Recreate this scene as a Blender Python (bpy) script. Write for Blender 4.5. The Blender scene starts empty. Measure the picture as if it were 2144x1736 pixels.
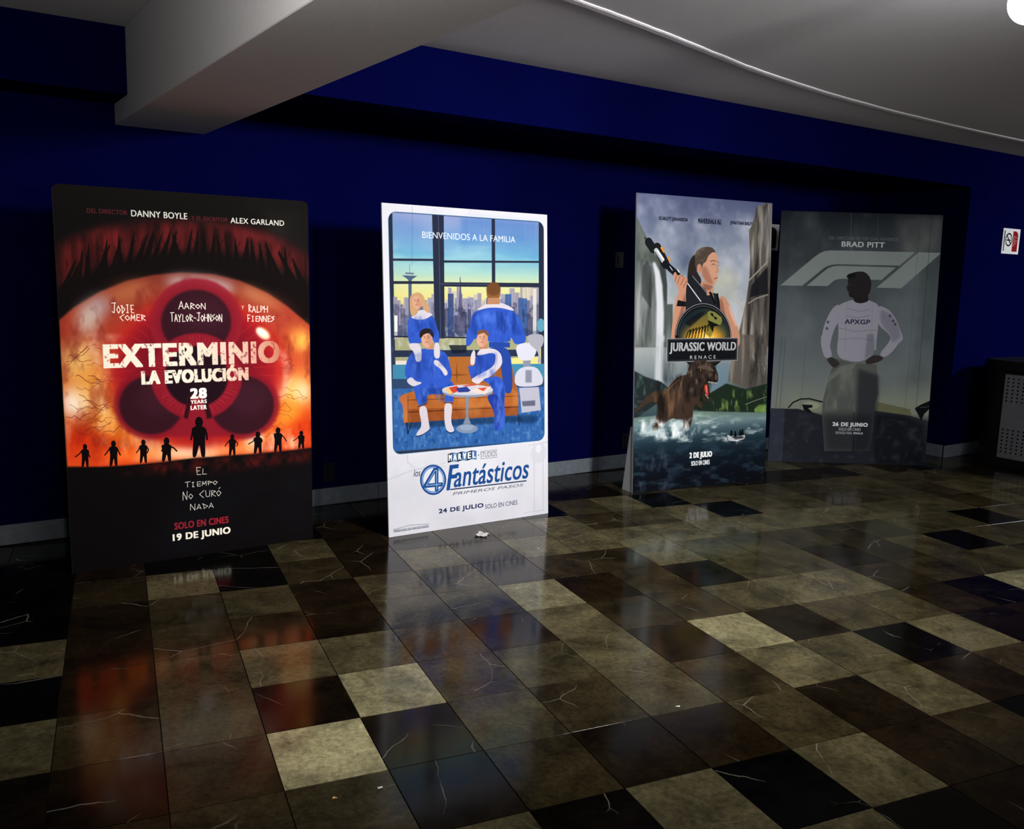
import bpy, bmesh, math, random
import numpy as np
from mathutils import Vector, Matrix
# ---------------------------------------------------------------- camera, light, exposure
SC = bpy.context.scene
COL = SC.collection
cam_d = bpy.data.cameras.new('camera'); cam = bpy.data.objects.new('camera', cam_d); COL.objects.link(cam)
cam_d.sensor_width = 36; cam_d.lens = 1874.03 / 2144 * 36; cam_d.clip_end = 60
R_ = Vector((0.83170, -0.55450, 0.02800)); W_ = Vector((0.55110, 0.81970, -0.15560))
W_.normalize(); R_ = (R_ - W_ * R_.dot(W_)).normalized(); U_ = R_.cross(W_)
cam.matrix_world = Matrix(((R_.x, U_.x, -W_.x, 0), (R_.y, U_.y, -W_.y, 0), (R_.z, U_.z, -W_.z, 1.45), (0, 0, 0, 1)))
SC.camera = cam
SC.view_settings.view_transform = 'Standard'; SC.view_settings.look = 'None'; SC.view_settings.gamma = 1; SC.view_settings.exposure = 0.0
SC.view_settings.use_curve_mapping = False
wd = bpy.data.worlds.new('world'); SC.world = wd; wd.use_nodes = True
wd.node_tree.nodes['Background'].inputs[0].default_value = (.02, .022, .03, 1); wd.node_tree.nodes['Background'].inputs[1].default_value = .3
def area(name, loc, target, size, power, col, shape='DISK', sy=None, spread=180):
    l = bpy.data.lights.new(name, 'AREA'); l.shape = shape; l.size = size; l.energy = power; l.color = col; l.spread = math.radians(spread)
    if sy: l.size_y = sy
    o = bpy.data.objects.new(name, l); COL.objects.link(o); o.location = loc
    o.rotation_euler = (Vector(target) - Vector(loc)).to_track_quat('-Z', 'Y').to_euler(); return o
# lobby flood lamp overhead, lighting the display boards
area('lobby_flood_light', (2.88, .25, 2.40), (2.8, 4.4, .85), .40, 68, (1, .985, .97), spread=98)
# added ambient fill behind the camera, and a ceiling lamp out to the right
area('lobby_fill_light', (4.5, -3.0, 2.5), (4.5, -3.0, 0), 1.4, 45, (1, .94, .84))
area('corridor_light', (8.9, 1.3, 2.5), (8.7, 2.2, 0), .8, 165, (.95, .97, 1))
# unseen panel added low behind the camera to brighten ceiling and beam underside
area('ceiling_fill_light', (3.0, -4.6, 1.1), (3.0, 0, 1.6), 4.0, 84, (1, .95, .93), 'RECTANGLE', 1.0)
# wall washer on the stair side, left of the beam, throwing its light up
area('stair_uplight', (.30, 1.55, 2.02), (.85, 3.0, 2.50), .14, 17, (.98, .98, .93))
# ---------------------------------------------------------------- helpers
def tag(o, label=None, cat=None, group=None, kind=None):
    if label: o['label'] = label
    if cat: o['category'] = cat
    if group: o['group'] = group
    if kind: o['kind'] = kind
    return o
def empty(name, loc, rz=0):
    o = bpy.data.objects.new(name, None); COL.objects.link(o); o.location = loc; o.rotation_euler = (0, 0, rz); o.empty_display_size = .1; return o
def link(name, me, parent=None):
    o = bpy.data.objects.new(name, me); COL.objects.link(o)
    if parent: o.parent = parent
    return o
def obj(name, bm, mats, parent=None, smooth=False):
    me = bpy.data.meshes.new(name); bmesh.ops.recalc_face_normals(bm, faces=bm.faces); bm.to_mesh(me); bm.free()
    for m in (mats if isinstance(mats, (list, tuple)) else [mats]): me.materials.append(m)
    if smooth:
        for p in me.polygons: p.use_smooth = True
    return link(name, me, parent)
def box(bm, x0, y0, z0, x1, y1, z1, bev=0, M=None):
    v = [bm.verts.new((x, y, z)) for z in (z0, z1) for y in (y0, y1) for x in (x0, x1)]
    fs = [bm.faces.new([v[i] for i in q]) for q in ((0, 2, 3, 1), (4, 5, 7, 6), (0, 1, 5, 4), (2, 6, 7, 3), (0, 4, 6, 2), (1, 3, 7, 5))]
    if bev:
        es = list({e for f in fs for e in f.edges}); r = bmesh.ops.bevel(bm, geom=es, offset=bev, segments=1 if bev < .004 else 3, affect='EDGES', profile=.6)
        v = list({w for f in r['faces'] for w in f.verts} | {w for w in v if w.is_valid})
    if M: bmesh.ops.transform(bm, matrix=M, verts=[w for w in v if w.is_valid])
    return v
def cyl(bm, c, r, h, n=24, axis='Z', r2=None):
    M = Matrix.Translation(c) @ {'Z': Matrix.Identity(4), 'X': Matrix.Rotation(math.pi / 2, 4, 'Y'), 'Y': Matrix.Rotation(math.pi / 2, 4, 'X')}[axis]
    bmesh.ops.create_cone(bm, cap_ends=True, segments=n, radius1=r, radius2=r if r2 is None else r2, depth=h, matrix=M)
def bx(name, b, mat, parent=None, bev=0):
    bm = bmesh.new(); box(bm, *b, bev); return obj(name, bm, mat, parent)
def mat(name, base, rough=.6, metal=0, spec=.5, build=None):
    m = bpy.data.materials.new(name); m.use_nodes = True; nt = m.node_tree; p = nt.nodes['Principled BSDF']
    p.inputs['Base Color'].default_value = (*base, 1); p.inputs['Roughness'].default_value = rough; p.inputs['Metallic'].default_value = metal; p.inputs['Specular IOR Level'].default_value = spec
    if build: build(nt, p)
    return m
def nd(nt, t, **k):
    n = nt.nodes.new(t)
    for a, v in k.items():
        if a.startswith('i_'):
            key = a[2:]; n.inputs[int(key) if key.isdigit() else key].default_value = v
        else: setattr(n, a, v)
    return n
def grain(scale, amount, bump=.1, c2=None, detail=4):
    """mottle the base colour and add a little relief"""
    def f(nt, p):
        co = nd(nt, 'ShaderNodeTexCoord'); n = nd(nt, 'ShaderNodeTexNoise', i_Scale=scale, i_Detail=detail); nt.links.new(co.outputs['Object'], n.inputs['Vector'])
        base = p.inputs['Base Color'].default_value[:3]; mx = nd(nt, 'ShaderNodeMix', data_type='RGBA')
        mx.inputs[6].default_value = (*[b * (1 - amount) for b in base], 1); mx.inputs[7].default_value = (*(c2 or [min(1, b * (1 + amount)) for b in base]), 1)
        nt.links.new(n.outputs['Fac'], mx.inputs[0]); nt.links.new(mx.outputs[2], p.inputs['Base Color'])
        b = nd(nt, 'ShaderNodeBump', i_Strength=bump, i_Distance=.01); n2 = nd(nt, 'ShaderNodeTexNoise', i_Scale=scale * 9, i_Detail=3); nt.links.new(co.outputs['Object'], n2.inputs['Vector'])
        nt.links.new(n2.outputs['Fac'], b.inputs['Height']); nt.links.new(b.outputs['Normal'], p.inputs['Normal'])
    return f
BLUE = mat('blue_wall_paint', (.0009, .0016, .034), .7, 0, .0, grain(2.2, .2, .08))
PLASTER = mat('ceiling_plaster', (.58, .56, .57), .9, 0, .2, grain(30, .05, .15))
TRIMM = mat('ceiling_trim_paint', (.66, .63, .66), .7, 0, .3, grain(14, .1, .3))
STONE = mat('grey_skirting_stone', (.13, .15, .175), .45, 0, .4, grain(26, .4, .15))
GROUT = mat('floor_grout', (.012, .010, .008), .8, 0, .2, grain(40, .3, .2))
FOAM = mat('white_foam_edge', (.72, .72, .74), .7, 0, .3, grain(60, .05, .1))
CARD = mat('brown_card_backing', (.23, .16, .10), .85, 0, .2, grain(25, .12, .2))
BLACKP = mat('black_bin_plastic', (.006, .006, .007), .45, 0, .3, grain(20, .2, .1))
STEEL = mat('brushed_bin_steel', (.36, .36, .39), .5, .5, .5, grain(18, .12, .08))
HOLE = mat('hole_darkness', (.003, .003, .003), .9, 0, .1, grain(5, .1, .1))
PLATEM = mat('shaded_socket_plastic', (.003, .004, .014), .5, 0, .15, grain(40, .1, .05))  # the board's shadow on the plates is put into this dark colour
def marble(vcol):
    def f(nt, p):
        L = nt.links.new; co = nd(nt, 'ShaderNodeTexCoord'); oi = nd(nt, 'ShaderNodeObjectInfo')
        sc = nd(nt, 'ShaderNodeMath', operation='MULTIPLY', i_1=57.0); L(oi.outputs['Random'], sc.inputs[0])
        ad = nd(nt, 'ShaderNodeVectorMath', operation='ADD'); L(co.outputs['Object'], ad.inputs[0]); L(sc.outputs[0], ad.inputs[1])
        n1 = nd(nt, 'ShaderNodeTexNoise', i_Scale=5.5, i_Detail=7, i_Roughness=.62, i_Distortion=.6); L(ad.outputs[0], n1.inputs['Vector'])
        n2 = nd(nt, 'ShaderNodeTexNoise', i_Scale=48, i_Detail=6, i_Roughness=.78, i_Distortion=.3); L(ad.outputs[0], n2.inputs['Vector'])
        if vcol: a = nd(nt, 'ShaderNodeAttribute', attribute_name='tone'); tone = a.outputs['Color']
        else: tone = oi.outputs['Color']
        r1 = nd(nt, 'ShaderNodeMapRange', i_1=.32, i_2=.70, i_3=.45, i_4=1.6); L(n1.outputs['Fac'], r1.inputs[0])
        r2 = nd(nt, 'ShaderNodeMapRange', i_1=.3, i_2=.7, i_3=.5, i_4=1.5); L(n2.outputs['Fac'], r2.inputs[0])
        mm = nd(nt, 'ShaderNodeMath', operation='MULTIPLY'); L(r1.outputs[0], mm.inputs[0]); L(r2.outputs[0], mm.inputs[1])
        vs = nd(nt, 'ShaderNodeVectorMath', operation='SCALE'); L(tone, vs.inputs[0]); L(mm.outputs[0], vs.inputs['Scale'])
        # sparse pale veins: thin edges of a warped cell pattern, kept only in patches
        wn = nd(nt, 'ShaderNodeTexNoise', i_Scale=3.0, i_Detail=4); L(ad.outputs[0], wn.inputs['Vector'])
        ws = nd(nt, 'ShaderNodeVectorMath', operation='SCALE', i_Scale=.12); L(wn.outputs['Color'], ws.inputs[0])
        wa = nd(nt, 'ShaderNodeVectorMath', operation='ADD'); L(ad.outputs[0], wa.inputs[0]); L(ws.outputs[0], wa.inputs[1])
        vo = nd(nt, 'ShaderNodeTexVoronoi', feature='DISTANCE_TO_EDGE', i_Scale=2.5); L(wa.outputs[0], vo.inputs['Vector'])
        vr = nd(nt, 'ShaderNodeMapRange', i_1=.0, i_2=.0055, i_3=1, i_4=0); L(vo.outputs['Distance'], vr.inputs[0])
        pn = nd(nt, 'ShaderNodeTexNoise', i_Scale=4.2, i_Detail=2); L(wa.outputs[0], pn.inputs['Vector'])
        pr = nd(nt, 'ShaderNodeMapRange', i_1=.52, i_2=.66, i_3=0, i_4=.6); L(pn.outputs['Fac'], pr.inputs[0])
        vm = nd(nt, 'ShaderNodeMath', operation='MULTIPLY'); L(vr.outputs[0], vm.inputs[0]); L(pr.outputs[0], vm.inputs[1])
        mx = nd(nt, 'ShaderNodeMix', data_type='RGBA'); L(vm.outputs[0], mx.inputs[0]); L(vs.outputs[0], mx.inputs[6]); mx.inputs[7].default_value = (.34, .31, .25, 1)
        L(mx.outputs[2], p.inputs['Base Color'])
        rr = nd(nt, 'ShaderNodeMapRange', i_1=.3, i_2=.7, i_3=.095, i_4=.15); L(n1.outputs['Fac'], rr.inputs[0]); L(rr.outputs[0], p.inputs['Roughness'])
    return f
MARBLE = mat('polished_marble_tile', (.05, .045, .035), .07, 0, .13, marble(False))
MARBLE_FIELD = mat('polished_marble_field', (.05, .045, .035), .07, 0, .13, marble(True))
# ---------------------------------------------------------------- room shell
CZ, BZ, YB, YF, XR = 2.56, 2.25, 5.12, 4.17, 7.25
XW, XE, YS = -3.0, 11.0, -5.0
def S(o): return tag(o, kind='structure')
floor = S(bx('floor', (XW - .2, YS - .2, -.20, XE + .2, YB + .2, -.006), GROUT))
S(bx('ceiling', (XW - .2, YS - .2, CZ, XE + .2, YB + .2, CZ + .2), PLASTER))
S(bx('wall_back', (XW - .2, YB, 0, XR, YB + .2, CZ), BLUE))
bm = bmesh.new(); v = [(XR, YF), (XE, YF), (XE, YB + .2), (XR, YB + .2)]
box(bm, XR, YF, 0, XE, YB + .2, CZ); S(obj('wall_right', bm, BLUE))
S(bx('wall_left', (XW - .2, YS, 0, XW, YB, CZ), BLUE)); S(bx('wall_front', (XW - .2, YS - .2, 0, XE + .2, YS, CZ), PLASTER)); S(bx('wall_far_right', (XE, YS, 0, XE + .2, YF, CZ), BLUE))
S(bx('trim_1', (1.385, YF, BZ, XR, YB, CZ), BLUE))                       # deep blue bulkhead over the recess
S(bx('trim_2', (XW, 4.785, BZ, .933, YB, CZ), BLUE))                      # shallower bulkhead left of the beam
S(bx('ceiling_beam', (.933, YS, 2.148, 1.385, YB, CZ), PLASTER, bev=.003))
# curved strip where the dropped ceiling ends
pts = [(1.2, 2.93), (1.75, 3.01), (2.313, 3.10), (2.648, 3.17), (3.006, 3.255), (3.45, 3.37), (3.881, 3.475), (4.541, 3.59), (5.234, 3.668), (5.942, 3.715), (6.6, 3.74), (7.3, 3.75), (8.4, 3.72), (9.6, 3.62), (10.9, 3.42)]
def catmull(P, n=5):
    o = []
    for i in range(len(P) - 1):
        p0, p1, p2, p3 = P[max(i - 1, 0)], P[i], P[i + 1], P[min(i + 2, len(P) - 1)]
        for k in range(n):
            t = k / n; o.append(tuple(.5 * (2 * b + (c - a) * t + (2 * a - 5 * b + 4 * c - d) * t * t + (3 * b - a - 3 * c + d) * t ** 3) for a, b, c, d in zip(p0, p1, p2, p3)))
    return o + [P[-1]]
cp = [p for p in catmull(pts) if p[0] > 1.40]
rr_ = random.Random(3)
bm = bmesh.new(); prev = None
for i, (x, y) in enumerate(cp):
    x2, y2 = cp[min(i + 1, len(cp) - 1)]; x1, y1 = cp[max(i - 1, 0)]; d = Vector((x2 - x1, y2 - y1)).normalized(); n = Vector((-d.y, d.x)); w = .025 + rr_.uniform(-.0025, .0025)
    q = [bm.verts.new((x + n.x * s_ * w, y + n.y * s_ * w, z)) for s_, z in ((-1, CZ), (-1, CZ - .005), (-.6, CZ - .008), (.6, CZ - .008), (1, CZ - .005), (1, CZ))]
    if prev:
        for k in range(5): bm.faces.new((prev[k], prev[k + 1], q[k + 1], q[k]))
    prev = q
S(obj('trim_3', bm, TRIMM))
# skirting: separate stone lengths
def skirt(name, x0, y0, x1, y1, h=.105, t=.012, step=.60):
    L = math.hypot(x1 - x0, y1 - y0); n = max(1, round(L / step)); a = math.atan2(y1 - y0, x1 - x0)
    root = empty(name, (x0, y0, 0), a); S(root); base = None
    for i in range(n):
        if base is None:
            bm = bmesh.new(); box(bm, .001, 0, 0, L / n - .001, t, h, .0015); o = base = obj('skirting_stone', bm, STONE, root)
        else: o = base.copy(); COL.objects.link(o); o.parent = root
        o.location = (i * L / n, 0, 0)
skirt('baseboard_back', XW, YB - .012, XR - .012, YB - .012)
skirt('baseboard_recess', XR - .0, YF + .012, XR - .0, YB - .012, t=.012)
skirt('baseboard_right', XR - .012, YF - .012, XE, YF - .012)
skirt('baseboard_left', XW + .012, YS, XW + .012, YB - .012)
# ---------------------------------------------------------------- floor tiles
TS, TT = .30138, .33485
O_ = Vector((1.19807, 2.86604)); EI = Vector((.984841, -.173460)); EJ = Vector((-.173460, -.984841)); TA = math.atan2(EI.y, EI.x)
LV = {0: .002, 1: .009, 2: .024, 3: .047, 4: .079, 5: .36}
HUE = {0: (1, .9, .7), 1: (1.3, .82, .34), 2: (1.2, .88, .38), 3: (1.12, .91, .42), 4: (1.08, .92, .45), 5: (1.02, .92, .50)}
TONE = {-10: (15, '2 3 1 2'), -9: (9, '1 1 2 2 1 3 2 2 3 1'), -8: (3, '1 1 1 .5 1 1 2 1 2 3 4 2 1 2 3 1 2 3 2 1 2'),
 -7: (-4, '1 0 1 0 1 0 1 0 1 1 .5 .5 2 3 2 1 1 1 1 3 1 0 3 1 0 2 2'), -6: (-5, '0 0 0 0 0 0 1 1 2 2 0 2.5 4 0 3 3 3 2.5 3 3 2.5 2.5 3 2 1 2'),
 -5: (-5, '0 0 1 0 0 3 1 1.5 2 2.5 4 2 3 4 0 3.5 3 2 2.3 2.7 2.2 3 3 2 2'), -4: (-4, '0 1.6 4 0 2 1 4 1.6 4 4 4 4 4 4 3.6 4 3.7 3 3 2 3 2'),
 -3: (-4, '0 1 2 3 1 3 2.6 1.5 2 1.6 3.6 3 2.6 2 1.5 2 3 3 0 3 2'), -2: (-4, '3.3 1 2 1.6 1 2.5 2.6 4.3 1 1.8 .2 2.5 2.6 .7 1.5 3 .1 3 2'),
 -1: (-4, '0 1 2.6 4 3.7 2.4 1.2 3.6 1.5 2 3 4 4 1.4 2 2.5 3 2'), 0: (-4, '3.6 2 3 .6 4.7 2.6 2.8 3.6 1 4.4 1 2.8 3 1.2 .2 4.5'),  # leftmost pale tiles, row above too, toned down for weaker light there
 1: (-4, '.5 1 2.2 5 1 3 2 3 2 4 3 .1 3.8 .5 1'), 2: (-4, '1 2 2.6 3 .9 2 1 1 2.3 .7 3.6 1 2'), 3: (-4, '1 1 2 2 4 .3 4 0 3.6 1 1.6 0'), 4: (-1, '2 1 2 3 4 .2 .7 1 2 3')}
TONES = {(i0 + k, j): float(t) for j, (i0, row) in TONE.items() for k, t in enumerate(row.split())}
def tone_col(t):
    a = int(t); b = min(a + 1, 5); f = t - a
    return tuple((LV[a] * HUE[a][c] * (1 - f) + LV[b] * HUE[b][c] * f) for c in range(3))
rt = random.Random(11); tile_me = None; field = bmesh.new(); cl = field.loops.layers.float_color.new('tone')
for j in range(-28, 30):
    for i in range(-40, 45):
        c = O_ + EI * TS * (i + .5) + EJ * TT * (j + .5)
        if not (XW - .1 < c.x < XE + .1 and YS - .1 < c.y < YB + .05): continue
        if c.x > XR + .1 and c.y > YF + .05: continue
        t = TONES.get((i, j)); tc = t if t is not None else rt.choice([0, 1, 1, 2, 2, 3, 3, 4, 4.5])
        jit = rt.uniform(-.0001, .0001)
        if t is not None and len(TONES) <= 300:
            if tile_me is None:
                bm = bmesh.new(); g = .0016; box(bm, -TS / 2 + g, -TT / 2 + g, -.012, TS / 2 - g, TT / 2 - g, 0, .0003)
                o = obj('marble_tile', bm, MARBLE, floor); tile_me = o.data
            else: o = link('marble_tile', tile_me, floor)
            o.location = (c.x, c.y, -.0006 + jit); o.rotation_euler = (rt.uniform(-.0002, .0002), rt.uniform(-.0002, .0002), TA + (math.pi if rt.random() < .5 else 0)); o.color = (*tone_col(tc), 1)
        else:
            g = .0016; vs = []
            for a, b in ((-1, -1), (1, -1), (1, 1), (-1, 1)):
                p = c + EI * a * (TS / 2 - g) + EJ * b * (TT / 2 - g); vs.append(field.verts.new((min(max(p.x, XW), XE), min(max(p.y, YS), YB), -.0006 + jit)))
            lo = [field.verts.new((w.co.x, w.co.y, -.010)) for w in vs]
            fs = [field.faces.new(vs)] + [field.faces.new((vs[k], vs[k - 1], lo[k - 1], lo[k])) for k in range(4)]
            for f_ in fs:
                for lp in f_.loops: lp[cl] = (*tone_col(tc), 1)
tf = obj('marble_tile_field', field, MARBLE_FIELD, floor); tf['kind'] = 'stuff'
# ---------------------------------------------------------------- flat print painter (fills an image in memory, nothing is loaded)
def hx(c): return np.array([int(c[i:i+2], 16) / 255 for i in (0, 2, 4)], np.float32)
GLYPH = {'A': [(0,6,2,0,4,6),(1,4,3,4)], 'C': [(4,1,0,3,3,6)], 'D': [(1,0,1,6),(0,0,4,3,1,6)], 'E': [(4,0,1,0,1,6,4,6),(1,3,3.4,3)],
 'F': [(4,0,1,0,1,6),(1,3,3.4,3)], 'H': [(0,0,0,6),(4,0,4,6),(0,3,4,3)], 'I': [(1,0,3,0),(2,0,2,6),(1,6,3,6)], 'J': [(0,0,4,0),(3,0,2.4,6,0,5)],
 'L': [(1,0,0.6,6,4,6)], 'M': [(0,6,.6,0,2,4,3.6,0,4,6)], 'N': [(0,6,.3,0,3.7,6.4,4,0)], 'O': [(2,1,4,3.2,2,6,0,3.2,2,1)], 'P': [(.6,6,.6,0,4,1.8,.6,3.4)],
 'R': [(.6,6,.6,0,4,1.6,.6,3.2,4,6)], 'S': [(4,.4,.6,1.6,3.6,3.6,0,6)], 'T': [(0,0,4.4,0),(2,0,1.8,6)], 'U': [(.4,0,.5,5,2.2,6,3.6,5,3.8,0)],
 'Y': [(0,0,2,3,4,0),(2,3,1.6,6.4)], '-': [(.6,3,3.4,3)], ' ': [], 'Ó': [(2,1,4,3.2,2,6,0,3.2,2,1),(2,-.4,3.6,-1.6)]}
def edges_of(pts):
    p = np.array(pts, float).reshape(-1, 2); return np.hstack([p, np.roll(p, -1, 0)])
class Canvas:
    SS = 3
    def __init__(s, w, h): s.w, s.h = w, h; s.a = np.zeros((h, w, 3), np.float32); s.k = w / 1000
    def px(s, pts):
        p = np.array(pts, float).reshape(-1, 2); p[:, 0] *= s.w / 1000; p[:, 1] *= s.h / 1000; return p
    def mask(s, E, f=0, pad=0):
        pad = max(pad, int(f * s.k * 2) + 2)
        x0 = max(0, int(E[:, [0, 2]].min()) - pad); x1 = min(s.w, int(E[:, [0, 2]].max()) + pad + 1)
        y0 = max(0, int(E[:, [1, 3]].min()) - pad); y1 = min(s.h, int(E[:, [1, 3]].max()) + pad + 1)
        if x1 <= x0 or y1 <= y0: return None
        S = s.SS; W = x1 - x0; Hn = (y1 - y0) * S
        ax, ay, bx, by = E[:, 0] - x0, (E[:, 1] - y0) * S, E[:, 2] - x0, (E[:, 3] - y0) * S
        sw = ay > by; ax, bx = np.where(sw, bx, ax), np.where(sw, ax, bx); ay, by = np.where(sw, by, ay), np.where(sw, ay, by)
        r0 = np.clip(np.ceil(ay - .5), 0, Hn).astype(int); r1 = np.clip(np.ceil(by - .5), 0, Hn).astype(int)
        n = np.maximum(r1 - r0, 0)
        if n.sum() == 0: return None
        idx = np.repeat(np.arange(len(n)), n); off = np.arange(n.sum()) - np.repeat(np.cumsum(n) - n, n)
        r = r0[idx] + off; x = ax[idx] + (r + .5 - ay[idx]) / (by[idx] - ay[idx]) * (bx[idx] - ax[idx])
        o = np.lexsort((x, r)); r = r[o]; x = np.clip(x[o], 0, W)
        st = np.r_[0, np.flatnonzero(np.diff(r)) + 1]; pos = np.arange(len(r)) - np.repeat(st, np.diff(np.r_[st, len(r)]))
        sg = np.where(pos % 2 == 0, 1., -1.)
        D = np.zeros((Hn, W + 2)); xi = np.floor(x).astype(int); fr = x - xi
        np.add.at(D, (r, xi), sg * (1 - fr)); np.add.at(D, (r, xi + 1), sg * fr)
        m = np.clip(np.cumsum(D, 1)[:, :W], 0, 1).reshape(y1 - y0, S, W).mean(1)
        rad = int(f * s.k)
        if rad > 0:
            for _ in range(2):
                for axis in (0, 1):
                    L = m.shape[axis]; c = np.cumsum(np.concatenate([np.zeros_like(np.take(m, [0], axis)), m], axis), axis)
                    hi = np.clip(np.arange(L) + rad + 1, 0, L); lo = np.clip(np.arange(L) - rad, 0, L)
                    m = (np.take(c, hi, axis) - np.take(c, lo, axis)) / (2 * rad + 1)
        return m.astype(np.float32), x0, y0, x1, y1
    def put(s, mk, col, a=1):
        if mk is None: return
        m, x0, y0, x1, y1 = mk; m = (m * a)[..., None]; v = s.a[y0:y1, x0:x1]; v += (col - v) * m
    def noise(s, x0, y0, x1, y1, sx, sy, seed):
        R = np.random.RandomState(seed); out = 0; tot = 0
        for o in range(4):
            gx, gy = int(sx * 2 ** o) + 2, int(sy * 2 ** o) + 2; g = R.rand(gy + 1, gx + 1)
            X = np.arange(x0, x1) / s.w * (gx - 1); Y = np.arange(y0, y1) / s.h * (gy - 1)
            xi, yi = X.astype(int), Y.astype(int); fx, fy = X - xi, Y - yi; fx = fx * fx * (3 - 2 * fx); fy = (fy * fy * (3 - 2 * fy))[:, None]
            A = g[yi][:, xi] * (1 - fx) + g[yi][:, xi + 1] * fx; B = g[yi + 1][:, xi] * (1 - fx) + g[yi + 1][:, xi + 1] * fx
            w_ = .55 ** o; out = out + (A * (1 - fy) + B * fy) * w_; tot += w_
        return out / tot
    def stroke(s, pts, wid, col, a):
        p = s.px(pts); hw = max(wid * s.k / 2, .6); pad = int(hw) + 3
        x0 = max(0, int(p[:, 0].min()) - pad); x1 = min(s.w, int(p[:, 0].max()) + pad); y0 = max(0, int(p[:, 1].min()) - pad); y1 = min(s.h, int(p[:, 1].max()) + pad)
        if x1 <= x0 or y1 <= y0: return
        M = np.zeros((y1 - y0, x1 - x0), np.float32)
        for (ax, ay), (bx, by) in zip(p[:-1], p[1:]):
            u0 = max(x0, int(min(ax, bx)) - pad); u1 = min(x1, int(max(ax, bx)) + pad); v0 = max(y0, int(min(ay, by)) - pad); v1 = min(y1, int(max(ay, by)) + pad)
            if u1 <= u0 or v1 <= v0: continue
            X = np.arange(u0, u1)[None] + .5; Y = np.arange(v0, v1)[:, None] + .5; dx, dy = bx - ax, by - ay
            t = np.clip(((X - ax) * dx + (Y - ay) * dy) / (dx * dx + dy * dy + 1e-9), 0, 1)
            d = np.hypot(X - ax - t * dx, Y - ay - t * dy); sub = M[v0 - y0:v1 - y0, u0 - x0:u1 - x0]
            np.maximum(sub, np.clip(hw + .5 - d, 0, 1), out=sub)
        s.put((M, x0, y0, x1, y1), hx(col), a)
    def text(s, t, c, u0, v0, u1, v1, b, sh, c2, a):
        cu = bpy.data.curves.new('lettering', 'FONT'); cu.body = t; cu.resolution_u = 5; cu.space_character = 1 + max(0, b) * 2.6; cu.shear = sh
        ob = bpy.data.objects.new('lettering', cu); me = ob.to_mesh(); n = len(me.vertices)
        co = np.empty(n * 3); me.vertices.foreach_get('co', co); co = co.reshape(-1, 3)[:, :2]
        cnt = {}
        for p in me.polygons:
            vs = p.vertices
            for i in range(len(vs)):
                k = (vs[i], vs[i - 1]) if vs[i] < vs[i - 1] else (vs[i - 1], vs[i]); cnt[k] = cnt.get(k, 0) + 1
        E = np.array([k for k, q in cnt.items() if q == 1]); ob.to_mesh_clear(); bpy.data.objects.remove(ob); bpy.data.curves.remove(cu)
        lo, hi = co.min(0), co.max(0); q = (co - lo) / (hi - lo); g = b * (v1 - v0) * s.h / 1000 * 1.4; gp = max(0, g); gu = gp * 1000 / s.w; gv = gp * 600 / s.h
        q = np.stack([(u0 + gu + (u1 - u0 - 2 * gu) * q[:, 0]) * s.w / 1000, (v1 - gv + (v0 - v1 + 2 * gv) * q[:, 1]) * s.h / 1000], 1)
        mk = s.mask(np.hstack([q[E[:, 0]], q[E[:, 1]]]), 0, pad=int(gp) + 2)
        if mk is None: return
        m, x0, y0, x1, y1 = mk
        for axis, r in ((1, abs(g)), (0, abs(g) * .6)):
            base = m.copy(); k = 1; f = np.maximum if g > 0 else np.minimum
            while k <= int(r) + 1:
                wgt = 1 if k <= int(r) else r - int(r)
                for sg in (-1, 1):
                    sh_ = np.roll(base, sg * k, axis); m = f(m, sh_ * wgt if g > 0 else 1 - (1 - sh_) * wgt)
                k += 1
        if c2 != c:
            tt = np.clip((np.arange(x0, x1) / s.w * 1000 - u0) / (u1 - u0), 0, 1) ** 3; col = hx(c) * (1 - tt[:, None]) + hx(c2) * tt[:, None]
            nz = np.clip((s.noise(x0, y0, x1, y1, 90, 110, 4) - .62) * 6, 0, .6); m = m * (1 - nz)
        else: col = hx(c)
        s.put((m, x0, y0, x1, y1), col, a)
    def scrawl(s, t, c, u0, v0, u1, v1, wid, a):
        rr = random.Random(t); n = len(t); cw = (u1 - u0) / n
        for i, ch in enumerate(t):
            k = 1.0 if i == 0 or (i and t[i - 1] in ' -') else .8
            for st in GLYPH[ch]:
                p = []
                for q in range(0, len(st), 2):
                    p += [u0 + cw * (i + .1 + st[q] / 4 * .8) + rr.uniform(-.05, .05) * cw, v1 - (v1 - v0) * k * (1 - st[q + 1] / 6) + rr.uniform(-.05, .05) * (v1 - v0)]
                s.stroke(p, wid, c, a)
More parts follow.
